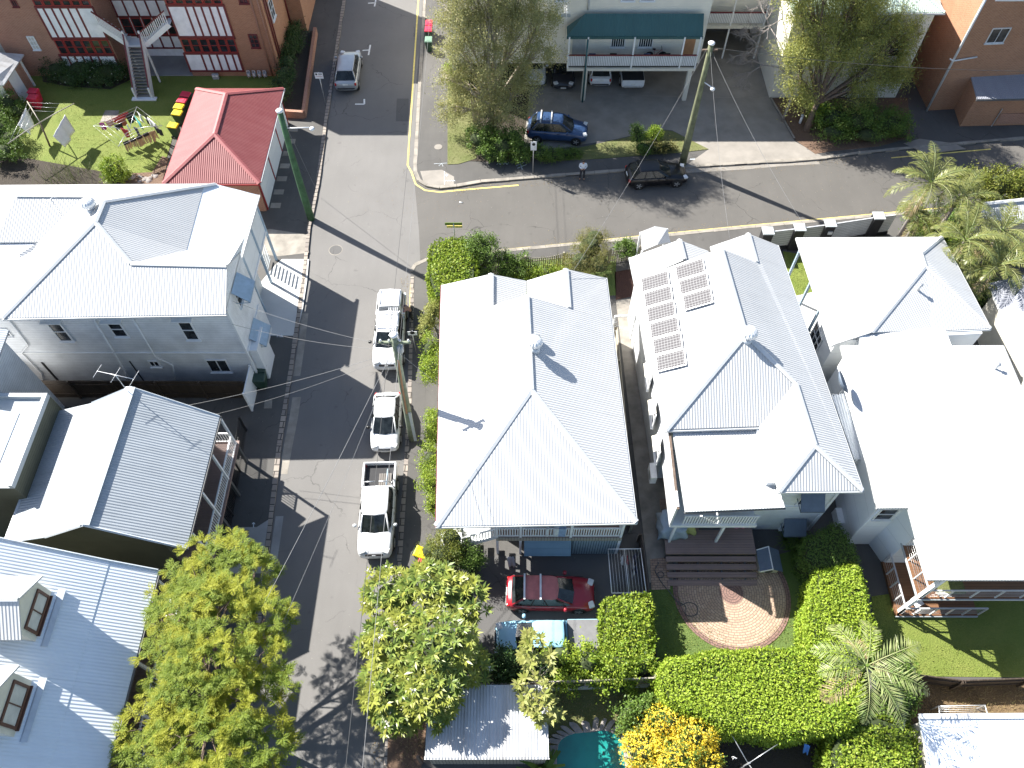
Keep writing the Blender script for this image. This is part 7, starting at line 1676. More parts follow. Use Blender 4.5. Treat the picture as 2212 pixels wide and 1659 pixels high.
# ================================================================== signs
def sign(label, base, h, w, hh, kind, rz=0, tilt=0):
    t = thing('parking_sign', label, 'sign', base, rz, 'street parking signs')
    MB().tube([(0,0,0), (0,0,h)], .032, 8).build('post', 'steel', t)
    p = MB().box((-w/2,-.055,h-hh), (w/2,-.035,h)).build('plate', 'white_plastic', t)
    if kind == 'P':
        MB().lathe((-w*.28,-.057,h-hh*.25), [(w*.13,-.003),(w*.13,.0)], 16, axis='Y').build('symbol', 'trim_black', p)
        mb = MB()
        for i in range(2): mb.box((-.02,-.06,h-hh*(.20+.14*i)), (w*.40,-.055,h-hh*(.13+.14*i)))
        mb.build('symbol', 'trim_black', p)
        MB().box((-w*.4,-.06,h-hh*.62), (w*.4,-.055,h-hh*.58)).build('symbol', 'lamp_red', p)
    elif kind == 'B':
        MB().lathe((0,-.057,h-hh*.3), [(w*.28,-.003),(w*.28,0)], 16, axis='Y').build('symbol', 'trim_black', p)
    return t
sign('white parking sign beside the silver car', at(704,226,GZ), 2.85, .62, .5, 'P'); sign('white parking sign on the footpath near the man', at(1151,375,GZ), 2.9, .42, .75, 'B')
sb = at(899,764,GZ); sign('white sign on a post beside the open ute door', sb, 2.3, .55, .35, 'B')
t = thing('street_name_sign', 'green and yellow street name blades behind the corner hedge', 'sign', at(985,545,GZ)); MB().tube([(0,0,0),(0,0,2.7)], .035, 8).build('post', 'steel', t)
MB().box((-.55,-.02,2.55), (.55,.02,2.75)).build('blade', 'leaf_mid', t); MB().box((-.45,-.02,2.32), (.55,.02,2.5)).build('blade', 'paint_yellow', t)
# ================================================================== wheelie bins
plain('bin_green', (.02,.05,.03), .5); plain('lid_red', (.62,.03,.07), .4); plain('lid_yellow', (.85,.66,.01), .4); plain('lid_green', (.16,.26,.19), .4); plain('lid_dark', (.03,.06,.045), .4)
def bin_(label, c, rz, lid, group='wheelie bins', body='bin_green'):
    t = thing('wheelie_bin', label, 'bin', c, rz, group)
    MB().add([(-.21,-.24,.05),(.21,-.24,.05),(.21,.24,.05),(-.21,.24,.05),(-.29,-.35,.98),(.29,-.35,.98),(.29,.35,.98),(-.29,.35,.98)], [[0,3,2,1],[4,5,6,7],[0,1,5,4],[1,2,6,5],[2,3,7,6],[3,0,4,7]]).build('body', body, t, bevel=.02)
    MB().add([(-.31,-.39,.98),(.31,-.39,.98),(.31,.37,1.0),(-.31,.37,1.0),(-.27,-.33,1.06),(.27,-.33,1.06),(.27,.33,1.09),(-.27,.33,1.09)], [[0,3,2,1],[4,5,6,7],[0,1,5,4],[1,2,6,5],[2,3,7,6],[3,0,4,7]]).build('lid', lid, t, bevel=.02)
    MB().box((-.16,-.2,1.065), (.16,.1,1.085)).build('lid_panel', lid, t, bevel=.01)
    MB().tube([(-.27,.43,.96),(.27,.43,.96)], .02).build('handle', body, t)
    for s in (-1,1): MB().lathe((s*.25,.26,.1), [(.1,-.03),(.1,.03)], 12, axis='X').build('wheel', 'rubber', t)
    return t
z2b = zc(1200, 0, 600); zK = zc(900, 1350, 1000); zQ6 = zc(900, 700, 1000)
for zf, p, lid, lb, rz in ((zE,(537,1310),'lid_red','dark red lidded bin at the top of the row by the red garage',1.4),(zE,(490,1395),'lid_red','bright red lidded bin second in the row by the red garage',1.4),(zE,(447,1480),'lid_yellow','yellow lidded bin just below the red ones by the garage',1.4),(zE,(422,1568),'lid_yellow','yellow lidded bin at the end of the close row by the garage',1.4),(z1,(1435,1045),'lid_yellow','yellow lidded bin standing apart on the lawn by the garage',1.4),
                       (z2b,(1507,325),'lid_red','red lidded bin farthest up the corner footpath',0),(z2b,(1500,408),'lid_red','red lidded bin nearest the green lidded one on the corner footpath',0),(z2b,(1500,553),'lid_green','pale green lidded bin on the footpath below the red ones',0),
                       (zK,(162,75),'lid_dark','dark green bin in the shade nearer the white house awning',1.57),(zK,(157,150),'lid_dark','dark green bin in the shade nearer the old fence',1.57),(zK,(1505,1600),'lid_yellow','yellow lidded bin beside the golden tipped conifer',1.2),(z4,(195,712),'lid_red','red lidded bin mostly hidden by the frangipani',1.2),
                       (z1,(275,757),'lid_red','farther of the two red bins by the laundry shed',1.5),(z1,(272,808),'lid_red','nearer of the two red bins by the laundry shed',1.5)):
    c = A(zf(*p), 1.06); bin_(lb, (c.x, c.y, GZ), rz, lid, body='lid_red' if 'laundry' in lb else 'bin_green')
# ================================================================== fences
def fence(label, a, b, h, mat, name='timber_fence', cat='fence', t_=.05, post=2.4, postm=None, z0=GZ, rails=True, side=-1):
    a, b = Vector((a[0], a[1], 0)), Vector((b[0], b[1], 0)); t = thing(name, label, cat, (a.x, a.y, 0)); d = b-a; n = V(d.y, -d.x, 0).normalized()*side
    MB().bar(V(0,0,z0+h/2), d+V(0,0,z0+h/2), t_, h).build('palings', mat, t)
    k = max(1, int(d.length/post)); pm = postm or mat
    for i in range(k+1): q = d*(i/k)+n*.09; MB().bar(q, q+V(0,0,z0+h+.04), .10).build('post', pm, t)
    if rails:
        for f in (.25,.8): MB().bar(n*.05+V(0,0,z0+h*f), d+n*.05+V(0,0,z0+h*f), .05, .08).build('rail', pm, t)
    return t
def pickets(label, pts, h, mat, pitch=.13, w=.07, name='picket_fence', tall=0.0, z0=GZ):
    pts = [Vector((p[0], p[1], 0)) for p in pts]; o = pts[0]; t = thing(name, label, 'fence', o)
    mb = MB(); rb = MB()
    for a, b in zip(pts[:-1], pts[1:]):
        n = max(1, int((b-a).length/pitch))
        for i in range(n):
            p = a.lerp(b, (i+.5)/n)-o; hh = h+tall*abs(2*(i+.5)/n-1)**2; d = (b-a).normalized()
            mb.bar(p+V(0,0,z0), p+V(0,0,z0+hh), w, .022, up=(d.y, -d.x, 0))
        for f in (.2,.75): rb.bar(a-o+V(0,0,z0+h*f), b-o+V(0,0,z0+h*f), .04, .07)
    q = mb.build('pickets', mat, t); rb.build('rails', mat, t)
    for p in pts: MB().bar(p-o, p-o+V(0,0,z0+h+tall+.05), .10).build('post', mat, t)
    return t
a = A(zG(60,262), 1.85); b = A(zG(1990,312), 1.85); yfence = (a.y+b.y)/2
fence('old brown paling fence between the white house and gabled house', (a.x-1.5, yfence+.05), (b.x+.1, yfence), 1.75, 'fence_old', side=1)
t = thing('panel_gate', 'white panel gate beside the street at the end of the old fence', 'gate', (b.x+.35, yfence, 0)); MB().box((-.03,-.9,GZ), (.03,1.0,1.95)).build('panel', 'render_white', t); MB().bar((0,1.0,0),(0,1.0,2.0),.1).build('post','timber_white',t); MB().bar((0,-.9,0),(0,-.9,2.0),.1).build('post','timber_white',t)
xf = at(530,930,0).x
pickets('black upright picket fence along the footpath of the gabled house', [(xf+.1, 22.2), (xf+.25, 19.6), (xf+.35, 17.0), (xf+.45, 14.2)], 1.5, 'black_paint', .12, .035)
zF = zc(2000, 2430, 700)
a = A(zF(1450,352), 1.8); b = A(zF(300,430), 1.8)
t = fence('pale upright paling fence behind the blue ute and pool', (carp := -1.6, b.y), (a.x, a.y), 1.15, 'fence_pale', z0=.65); d = V(a.x-carp, a.y-b.y, 0); MB().bar(V(0,0,.36), d+V(0,0,.36), .12, .6).build('base_wall', 'render_grey', t)
pp = [A(z7(*p), 1.1) for p in ((770,650),(1040,600),(1360,570),(1745,545),(2000,510))]
pickets('cream picket fence along the side street behind the middle house', pp, 1.0, 'fence_pale', .14, .075, tall=.25)
pickets('cream picket gate piece beside the round dark shrub', [A(z7(2010,512), 1.1), A(z8(440,400), 1.1)], 1.1, 'fence_pale', .14, .075)
fence('pale side fence between the middle house and its path', (6.35, 28.6), (6.3, 16.0), 1.5, 'fence_pale', 'timber_fence', side=1)
fence('dark fence beside the clothes rack and brick path', (6.7, 15.5), (6.85, 9.0), 1.0, 'fence_old', side=1)
a, b, c = [A(zc(2710,2030,1133)(*p), 1.4) for p in ((1450,978),(1760,1018),(2260,1000))]
fence('low weathered paling fence below the deck lawn', (a.x, a.y), (b.x, b.y), 1.3, 'fence_old', post=1.8, side=1); fence('right hand run of the weathered fence at the frame edge', (b.x+.03, b.y), (c.x, c.y), 1.3, 'fence_old', post=1.8, side=1)
# black pillared fence of the third house
prev = None
for k, (p, lb) in enumerate((((90,255),''),((353,225),''),((607,192),''),((1010,130),''),((1160,112),''))):
    c = A(zT(*p), 2.0)
    if k < 4:
        t = thing('fence_pillar', ('black rendered fence pillar nearest the solar house','second black fence pillar from the solar house','black fence pillar with the letterbox','black fence pillar beside the palms')[k], 'pillar', (c.x, c.y, 0), group='black fence pillars')
        MB().box((-.32,-.3,GZ), (.32,.3,1.95)).build('shaft', 'black_paint', t); MB().box((-.36,-.34,1.95), (.36,.34,2.03)).build('cap', 'render_grey', t)
        if k == 2: MB().box((-.05,-.36,1.3), (.25,-.29,1.55)).build('letterbox', 'aluminium', t)
    if prev is not None:
        d = c-prev; L1 = V(d.x, d.y, 0).length; o = prev+V(d.x, d.y, 0)*(.36/L1); e = c-V(d.x, d.y, 0)*(.36/L1 if k < 4 else 0); t = thing('fence_panel', ('grey slatted fence panel nearest the solar house','grey slatted fence panel between second and third pillars','wide pale slatted driveway gate','short pale slatted panel under the palms')[k-1], 'fence', (o.x, o.y, 0), group='slatted fence panels')
        dd = V(e.x-o.x, e.y-o.y, 0); MB().bar(V(0,0,1.1), dd+V(0,0,1.1), .05, 1.5).build('slats', 'slat_white' if k > 2 else 'fence_sheet', t); MB().bar(V(0,0,.25), dd+V(0,0,.25), .2, .3).build('plinth', 'black_paint', t); MB().bar(V(0,0,1.87), dd+V(0,0,1.87), .07, .05).build('top_rail', 'aluminium', t)
    prev = c
# ================================================================== deck, patio, kennel, pool
def zat(zf, p, z=0): return A(zf(*p), z)
DZ = .85
T = thing('timber_deck', 'brown timber deck with wide steps behind the solar house', 'deck', zat(zP,(440,720),0)); o = T.location
p = [zat(zP,q,DZ) for q in ((438,722),(1182,702))]; yb = 17.6
MB().box((p[0].x-o.x, p[0].y-o.y, DZ-.12), (p[1].x-o.x, yb-o.y, DZ)).build('platform', 'deck_brown', T)
for i in range(4):
    y0 = p[0].y-.36*(i+1); zz = DZ-.17*(i+1); MB().box((p[0].x-o.x+.02*i, y0-o.y, zz-.05), (p[1].x-o.x, y0+.29-o.y, zz)).build('step', 'deck_brown', T)
for f in (.1,.36,.62,.88):
    x = p[0].x+(p[1].x-p[0].x)*f-o.x; MB().bar((x, p[0].y-o.y, DZ-.34), (x, p[0].y-1.5-o.y, -.08), .06, .2).build('stringer', 'gutter_dark', T)
MB().box((p[0].x-o.x, p[0].y-o.y+.02, .05), (p[1].x-o.x, p[0].y-o.y+.06, DZ-.12)).build('skirting', 'gutter_dark', T)
def lump(name, label, cat, c, dims, mat, seed, parts=None):
    """draped cover: lumpy soft box"""
    rng = random.Random(seed); bm = bmesh.new(); bmesh.ops.create_cube(bm, size=1); bmesh.ops.subdivide_edges(bm, edges=bm.edges, cuts=5, use_grid_fill=True)
    for v in bm.verts:
        q = v.co; f = 1+.22*(.5-q.z); q.x *= f; q.y *= f; q.x += .06*math.sin(7*q.z+9*q.y+seed); q.y += .06*math.sin(8*q.x+5*q.z+seed); q.z += .07*math.sin(5*q.x+4*q.y+seed) if q.z > 0 else 0
        v.co = V(q.x*dims[0], q.y*dims[1], (q.z+.5)*dims[2])
    vs = [v.co.copy() for v in bm.verts]; fs = [[v.index for v in f.verts] for f in bm.faces]; bm.free()
    ob = MB().add(vs, fs, True).build(name, mat, loc=c); return tag(ob, label, cat)
plain('tarp_grey', (.36,.42,.47), .55); plain('tarp_olive', (.42,.42,.16), .6); plain('cloth_pink', (.62,.20,.30), .8)
c = zat(zP,(480,520),DZ); lump('covered_barbecue', 'grey covered furniture at the left of the brown deck', 'covered furniture', (c.x, c.y+.1, DZ), (1.2,1.1,.95), 'tarp_grey', 1)
c = zat(zP,(580,490),DZ); lump('covered_table', 'yellow green cover among the grey covered deck furniture', 'covered furniture', (c.x, c.y+.15, DZ), (.9,1.1,1.0), 'tarp_olive', 2)
c = zat(zP,(1035,470),DZ); lump('floor_cushion', 'pink bundle on the dark end of the brown deck', 'cushion', (c.x, c.y, DZ), (.45,.45,.35), 'cloth_pink', 3)
c = zat(zP,(790,475),DZ); tag(MB().box((-.55,-.35,0),(.55,.35,.015)).build('doormat','gutter_dark',loc=(c.x,c.y,DZ)), 'dark doormat on the brown deck', 'doormat')
# patio
ctr = zat(zP,(975,1050)); PR = 2.95; PZ = GZ+.045
def ringmesh(name, mat, r0, r1, z, label, n=96, ymax=None):
    mb = MB(); vs = []; fs = []; uvs = []
    for i in range(n+1):
        a = 2*math.pi*i/n
        for r in (r0, r1):
            x, y = r*math.cos(a), r*math.sin(a)
            if ymax is not None and y > ymax: y = ymax
            vs.append((ctr.x+x, ctr.y+y, z)); 
    for i in range(n): fs.append([2*i, 2*i+1, 2*i+3, 2*i+2])
    m = len(vs); vs += [(x, y, z-.04) for x, y, zz in vs]; top = len(fs)
    fs += [[j+m for j in f[::-1]] for f in fs[:top]]+[[2*i+1, 2*i+1+m, 2*i+3+m, 2*i+3] for i in range(n)]+([[2*i+2, 2*i+2+m, 2*i+m, 2*i] for i in range(n)] if r0 > .01 else [])
    ob = mb.add(vs, fs).build(name, mat, uv=False); ob['kind'] = 'structure'; ob['label'] = label
    uvl = ob.data.uv_layers.new(name='UVMap')
    for pl in ob.data.polygons:
        for li in pl.loop_indices:
            vi = ob.data.loops[li].vertex_index % m; i = vi//2; r = (r0, r1)[vi % 2]; uvl.data[li].uv = (2*math.pi*i/n*max(1.2, (r0+r1)/2), r)
    return ob
bricks('paver_dark', (.27,.16,.13), (.20,.12,.10), (.07,.05,.045), 1, .26, .13, vary=.2, msize=.012)
bricks('paver_ring', (.50,.36,.26), (.40,.27,.19), (.20,.15,.12), 1, .25, .127, vary=.15, msize=.014)
ym = 2.2
for k in range(4): ringmesh('patio_paving', 'paver_ring', .6+.5275*k, .6+.5275*(k+1), PZ, 'ring of tan bricks in the round patio', ymax=ym)
ringmesh('patio_paving', 'paver_dark', 2.71, 2.95, PZ+.003, 'reddish brick border of the round patio', ymax=ym); ringmesh('patio_paving', 'paver_dark', .0, .6, PZ+.003, 'dark brick centre of the round patio', ymax=ym)
def hose(label, pts, z=.17, r=.02):
    pts = [zat(zP, q, z) for q in pts]; sm = []
    for i in range(len(pts)-1):
        p0, p1, p2, p3 = pts[max(0,i-1)], pts[i], pts[i+1], pts[min(len(pts)-1,i+2)]
        for k in range(6):
            t_ = k/6; sm.append(.5*((2*p1)+(-p0+p2)*t_+(2*p0-5*p1+4*p2-p3)*t_*t_+(-p0+3*p1-3*p2+p3)*t_**3))
    return tag(MB().tube(sm, r, 6).build('garden_hose', 'gutter_dark', uv=False), label, 'hose')
hose('dark garden hose looped from the brick path onto the patio', [(360,790),(375,800),(345,860),(385,920),(420,900),(400,870),(365,890),(400,960),(460,1030),(520,1110),(560,1150),(620,1125),(690,1150),(695,1215),(640,1240),(595,1215),(600,1160),(560,1130),(510,1110)])
t = thing('dog_kennel', 'small grey roofed dog kennel beside the brown deck steps', 'kennel', zat(zP,(1290,880),0)); o = t.location
r0, r1 = zat(zP,(1287,662),1.05), zat(zP,(1325,852),1.05); e0, e1 = zat(zP,(1185,692),.78), zat(zP,(1218,872),.78); w_ = r0.x-e0.x
f0, f1 = V(r0.x+w_, e0.y, .78), V(r1.x+w_, e1.y, .78)
MB().slab([[r0-o, r1-o, e1-o, e0-o], [r0-o, f0-o, f1-o, r1-o]], .04).build('roof', 'awning_slate', t); cap(t, [[r0-o, r1-o], [r0-o, e0-o], [r1-o, e1-o]], 'timber_white', .06)
MB().box((e0.x+.1-o.x, r1.y+.15-o.y, .05), (f0.x-.1-o.x, r0.y-.12-o.y, .75)).build('body', 'render_cream', t); MB().lathe((r1.x-o.x, r1.y+.15-o.y, .35), [(.2,-.012),(.2,.0)], 16, axis='Y').build('doorway', 'gutter_dark', t)
def ac(label, c, rz, z=0.0):
    t = thing('air_conditioner', label, 'air conditioner', (c[0], c[1], z), rz, 'outdoor air conditioner units'); MB().box((-.45,-.17,.06),(.45,.17,.75)).build('casing','white_plastic',t,bevel=.03); MB().lathe((.1,-.172,.4),[(.26,0),(.26,.01)],18,axis='Y').build('fan_grille','grey_plastic',t); MB().box((-.4,-.15,0),(.4,.15,.06)).build('feet','gutter_dark',t); return t
c = zat(zP,(1870,420),.5); ac('white air conditioner between the solar and extension houses', (c.x, c.y), 1.57); c = zat(zP,(345,40),2.2); ac('white air conditioner on the west wall of the solar house', (c.x-.1, c.y), -1.57, 1.6)
# pool
pts = [at(*zF(*q)) for q in ((290,1560),(262,1420),(280,1150),(360,1055),(490,1005),(690,985),(830,968),(960,1012),(1045,1090),(1080,1200),(1095,1420),(1060,1560))]
def smooth(pts, n=6):
    sm = []; m = len(pts)
    for i in range(m):
        p0, p1, p2, p3 = pts[i-1], pts[i], pts[(i+1) % m], pts[(i+2) % m]
        for k in range(n):
            t_ = k/n; sm.append(.5*((2*p1)+(-p0+p2)*t_+(2*p0-5*p1+4*p2-p3)*t_*t_+(-p0+3*p1-3*p2+p3)*t_**3))
    return sm
m, nt, b = newmat('pool_water'); oc = coords(nt); f = ramp(nt, noise(nt, oc, .7, 3), .35, .7)
nt.links.new(mixcol(nt, f, (.02,.26,.22), (.012,.16,.15)), b.inputs['Base Color']); b.inputs['Roughness'].default_value = .06; bump(nt, b, noise(nt, oc, 3, 2), .01)
sp = smooth(pts); struct('pool_water', MB().prism([(q.x, q.y) for q in sp], -.3, .125), 'pool_water', 'still teal green water of the small pool')
cc = sum(pts, V(0,0,0))/len(pts)
for i in range(0, len(sp), 3):
    q = sp[i]; q2 = sp[(i+3) % len(sp)]; d = (q+q2)/2; n = V(d.x-cc.x, d.y-cc.y, 0).normalized(); L1 = (q2-q).length
    if (q.y+q2.y)/2 < 3.2: continue
    dd = (q2-q).normalized(); w_ = random.uniform(.42,.62); g_ = L1*.47; vs = []
    poly_ = [d-dd*g_-n*.06, d+dd*g_-n*.06, d+dd*g_*random.uniform(.9,1.05)+n*w_*.8, d+dd*g_*.4+n*w_, d-dd*g_*.5+n*w_*1.05, d-dd*g_+n*w_*.75]
    tag(MB().prism([(a.x, a.y) for a in poly_], .0, .17+random.uniform(-.015,.02)).build('paving_stone', 'stone', bevel=.02), 'flat grey stone in the ring round the teal pool', 'stone', 'flat stones round the pool')
tag(MB().tube([at(*zF(825,1225),.135), at(*zF(835,1270),.135)], [.03,.02], 5).build('floating_leaf','gutter_dark',uv=False), 'dark leaf floating on the teal pool', 'leaf')
# ================================================================== washing lines
plain('cloth_white', (.72,.72,.72), .9, var=.06); plain('cloth_black', (.02,.02,.022), .9); plain('cloth_red', (.35,.03,.04), .9); plain('cloth_rust', (.36,.10,.07), .9); plain('cloth_teal', (.05,.40,.42), .9); plain('cloth_magenta', (.38,.04,.22), .9); plain('cloth_grey', (.42,.43,.43), .9); plain('cloth_rose', (.45,.25,.24), .9); plain('cloth_blue', (.06,.20,.55), .9); plain('cloth_navy', (.05,.06,.12), .9); plain('grass_skirt', (.40,.28,.17), .95, var=.3, scale=9)
def cloth(label, a, b, drop, mat, cat='cloth', name='hung_cloth', group='washing on the lines', wav=.05, taper=0.0, seed=0, swing=(0,0)):
    a, b = Vector(a), Vector(b); d = b-a; L1 = d.length; n = V(-d.y, d.x, 0).normalized(); nx, nz = 9, 6; vs = []; fs = []
    for s in (-.009, .009):
        for j in range(nz+1):
            for i in range(nx+1):
                f, g_ = i/nx, j/nz; ff = .5+(f-.5)*(1-taper*g_)
                p = a+d*ff-V(0,0,drop*g_)+n*(s+wav*g_*math.sin(f*9+seed*1.7)+.02*math.sin(f*17+seed))+V(swing[0], swing[1], 0)*g_; vs.append(p)
    k = (nx+1)*(nz+1); w_ = nx+1
    for j in range(nz):
        for i in range(nx): q = [j*w_+i, j*w_+i+1, (j+1)*w_+i+1, (j+1)*w_+i]; fs += [q, [x+k for x in q[::-1]]]
    for i in range(nx): fs += [[i+1, i, i+k, i+1+k], [nz*w_+i, nz*w_+i+1, nz*w_+i+1+k, nz*w_+i+k]]
    for j in range(nz): fs += [[j*w_, (j+1)*w_, (j+1)*w_+k, j*w_+k], [(j+1)*w_+nx, j*w_+nx, j*w_+nx+k, (j+1)*w_+nx+k]]
    return tag(MB().add(vs, fs, True).build(name, mat, uv=False), label, cat, group)
HZ = 2.1; hc = zat(z1,(1058,1045),HZ); t = thing('rotary_clothesline', 'rotary clothes hoist with four arms full of washing', 'clothesline', (hc.x, hc.y, 0))
cor = [zat(z1,q,HZ)-V(hc.x,hc.y,0) for q in ((1135,885),(1345,1043),(982,1215),(772,1043))]
MB().tube([V(0,0,0),V(0,0,HZ+.1)], .035, 8).build('post','steel',t)
for q in cor: MB().tube([V(0,0,HZ-.35), V(q.x*.5,q.y*.5,HZ-.1), q], .02, 6).build('arm','steel',t)
mb = MB()
for f in (.4,.6,.8,1.0):
    for i in range(4): mb.tube([V(cor[i].x*f,cor[i].y*f,HZ), V(cor[(i+1)%4].x*f,cor[(i+1)%4].y*f,HZ)], .008, 4)
mb.build('lines','steel',t)
for i, (p0, p1, dr, m_, lb, tp) in enumerate((((818,1022),(862,1016),.62,'cloth_magenta','magenta cloth on the left corner of the rotary hoist',.1),((872,1010),(930,988),.5,'cloth_rose','dusty pink top beside the magenta cloth',.2),((930,985),(1062,928),.42,'cloth_red','long dark red towel along the top left line of the hoist',.0),((968,1000),(1035,975),.6,'cloth_rust','rust coloured shirt inside the rotary hoist',.1),((1040,965),(1100,925),.75,'cloth_black','black shirt at the top of the rotary hoist',.2),((1000,1060),(1060,1080),.75,'cloth_red','red garment low in the middle of the rotary hoist',.2),
        ((940,1035),(1010,1020),.5,'cloth_black','small black garment left of the hoist post',.2),((1138,925),(1165,955),.75,'cloth_white','white shirt on the top right line of the hoist',.1),((1112,960),(1170,1030),.7,'cloth_teal','teal garment on the inner right line of the hoist',.35),((1190,940),(1215,962),.85,'cloth_black','charcoal shirt next to the white one on the hoist',.1),((1222,970),(1290,1030),.75,'cloth_white','pale grey top on the outer right line of the hoist',.1),((1275,1045),(1340,1080),.6,'cloth_black','black trousers hanging from the right corner of the hoist',.25),
        ((1105,1050),(1140,1065),.8,'cloth_navy','blue and white shirt beside the hoist post',.2))):
    cloth(lb, zat(z1,p0,HZ), zat(z1,p1,HZ), dr, m_, seed=i, taper=tp)
for k in range(4):
    f0, f1 = k/4, (k+.85)/4; a, b = zat(z1,(1018,1180),HZ), zat(z1,(1235,1090),HZ)
    cloth(('first','second','third','fourth')[k]+' black waistband from the left along the bottom line of the hoist', a.lerp(b,f0), a.lerp(b,f1), .28, 'cloth_black', seed=k+20, wav=.01)
sk = thing('grass_skirt', 'row of brown grass skirts hanging below the black waistbands', 'skirt', (0,0,0)); a, b = zat(z1,(1018,1180),HZ-.28), zat(z1,(1285,1080),HZ-.28); mb = MB(); n_ = 46
for i in range(n_):
    p = a.lerp(b, (i+.5)/n_); L1 = random.uniform(.6,.85); mb.bar(p, p+V(random.uniform(-.08,.08), random.uniform(-.12,.05), -L1), random.uniform(.05,.085), .02, up=(0,1,0))
sk.location = a; ob = mb.build('strands','grass_skirt',sk,uv=False); ob.location = -a
# timber cross-arm line with white sheets
pb = zat(z1,(415,1215),.1); pt = onY(*z1(333,1015), pb.y); t = thing('timber_clothesline', 'old timber cross arm clothesline with white sheets', 'clothesline', pb); e = pt-pb
MB().tube([V(0,0,0), e], [.07,.05], 7).build('post','bark_brown',t)
arms = [zat(z1,q,pt.z)-pb for q in ((226,842),(618,857),(62,1195))]
for q in arms: MB().tube([e, e.lerp(q,.5)+V(0,0,.04), q], .04, 6).build('arm','fence_pale',t)
mb = MB()
for f in (.55,.75,.95): mb.tube([e.lerp(arms[0],f), e.lerp(arms[1],f)], .007, 4); mb.tube([e.lerp(arms[0],f), e.lerp(arms[2],f)], .007, 4)
mb.build('lines','steel',t)
cloth('crumpled white sheet on the left of the timber clothesline', zat(z1,(215,895),pt.z), zat(z1,(150,1040),pt.z-.1), 1.0, 'cloth_white', 'sheet', 'white_sheet', None, .08, .3, 3, (.25,-.1)); cloth('large white sheet on the right of the timber clothesline', zat(z1,(540,950),pt.z), zat(z1,(440,1130),pt.z-.1), 1.15, 'cloth_white', 'sheet', 'white_sheet', None, .08, .25, 5, (.3,-.1))
# fold-out rack over the driveway
RZ = 1.35; q = [zat(z4,p_,RZ) for p_ in ((1725,573),(1995,571),(2042,935),(1757,938))]; t = thing('folding_clothesline', 'fold out clothes rack between the driveway and brick path', 'clothesline', (q[0].x, q[0].y, 0)); o = t.location
mb = MB()
for i in range(4): mb.tube([q[i]-o, q[(i+1)%4]-o], .025, 6)
mb.tube([q[0].lerp(q[1],.5)-o, q[3].lerp(q[2],.5)-o], .02, 6); mb.build('frame','aluminium',t)
mb = MB()
for i in range(1,11): mb.tube([q[0].lerp(q[1],i/11)-o, q[3].lerp(q[2],i/11)-o], .008, 4)
mb.build('lines','aluminium',t)
for k in (1,2): MB().bar(V(q[k].x, q[k].y, 0)-o, q[k]-o, .06).build('post','steel',t)
for i, (p0,p1,dr,m_,lb) in enumerate((((1845,625),(1848,680),.5,'cloth_white','white top hung near the top of the fold out rack'),((1885,620),(1892,690),.5,'cloth_red','dark red cloth in the middle of the fold out rack'),((1935,640),(1945,780),.55,'cloth_grey','pale patterned clothes on the right of the fold out rack'),((1955,605),(1965,760),.6,'cloth_navy','navy cloth at the right edge of the fold out rack'))): cloth(lb, zat(z4,p0,RZ), zat(z4,p1,RZ), dr, m_, seed=i+40, wav=.06)
zJ = zc(2710,2030,1133)
q = [zat(zJ,p_,.9) for p_ in ((1582,1207),(1920,1200),(1945,1280),(1590,1290))]; t = thing('folding_clothesline', 'white wire clothes frame on the dry brown grass', 'clothesline', (q[0].x,q[0].y,0)); o = t.location; mb = MB()
for i in range(4): mb.tube([q[i]-o, q[(i+1)%4]-o], .022, 6)
for i in range(1,6): mb.tube([q[0].lerp(q[3],i/6)-o, q[1].lerp(q[2],i/6)-o], .008, 4)
mb.build('frame','aluminium',t)
for k in (0,1): MB().bar(V(q[k].x,q[k].y,0)-o, q[k]-o, .05).build('post','steel',t)
hc = zat(zJ,(200,1620),2.0); t = thing('rotary_clothesline', 'shaded rotary hoist in the dark yard below the wide hedge', 'clothesline', (hc.x,hc.y,0)); MB().tube([(0,0,0),(0,0,2.0)],.035).build('post','steel',t)
for k in range(4): MB().tube([(0,0,1.7),(1.5*math.cos(k*1.57+.5),1.5*math.sin(k*1.57+.5),2.0)],.02).build('arm','steel',t)
cloth('bright blue cloth hanging in the dark yard below the wide hedge', zat(zJ,(600,1480),1.9), zat(zJ,(640,1500),1.9), .9, 'cloth_blue', seed=9, swing=(.15,-.2)); cloth('small white cloth on the shaded hoist', zat(zJ,(75,1575),1.9), zat(zJ,(105,1590),1.9), .3, 'cloth_white', seed=4)
c = zat(z4,(915,655),.5); cloth('crumpled pale cloth draped at the bottom of the verandah stairs', zat(z4,(885,640),.75), zat(z4,(945,635),.75), .6, 'cloth_grey', seed=6, swing=(.1,-.3))
# ================================================================== small things
for i, x in enumerate((1400,1475,1548,1622)):
    c = onY(*zE(x+20,1050), Yf-.35); t = thing('gas_meter', '%s of four pale gas meters along the brick flats wall' % ('leftmost','second','third','rightmost')[i], 'gas meter', (c.x, Yf-.35, GZ), group='gas meters')
    MB().box((-.14,-.12,.25),(.14,.12,.6)).build('body','grey_plastic',t,bevel=.03); MB().tube([(-.1,0,.1),(-.1,0,.75),(.1,0,.75),(.1,0,.5)],.03).build('pipe','white_plastic',t); MB().lathe((0,-.125,.45),[(.08,0),(.08,.012)],12,axis='Y').build('dial','white_plastic',t)
for i, x in enumerate((925,968)):
    c = onY(*zE(x,1030), Yf-.3); t = thing('water_meter', '%s of the two small pale boxes under the white panels' % ('left','right')[i], 'meter box', (c.x, Yf-.35, GZ), group='small meter boxes'); MB().box((-.13,-.1,0),(.13,.1,.45)).build('body','grey_plastic',t,bevel=.02); MB().box((-.1,-.105,.25),(.1,-.098,.4)).build('window','white_plastic',t)
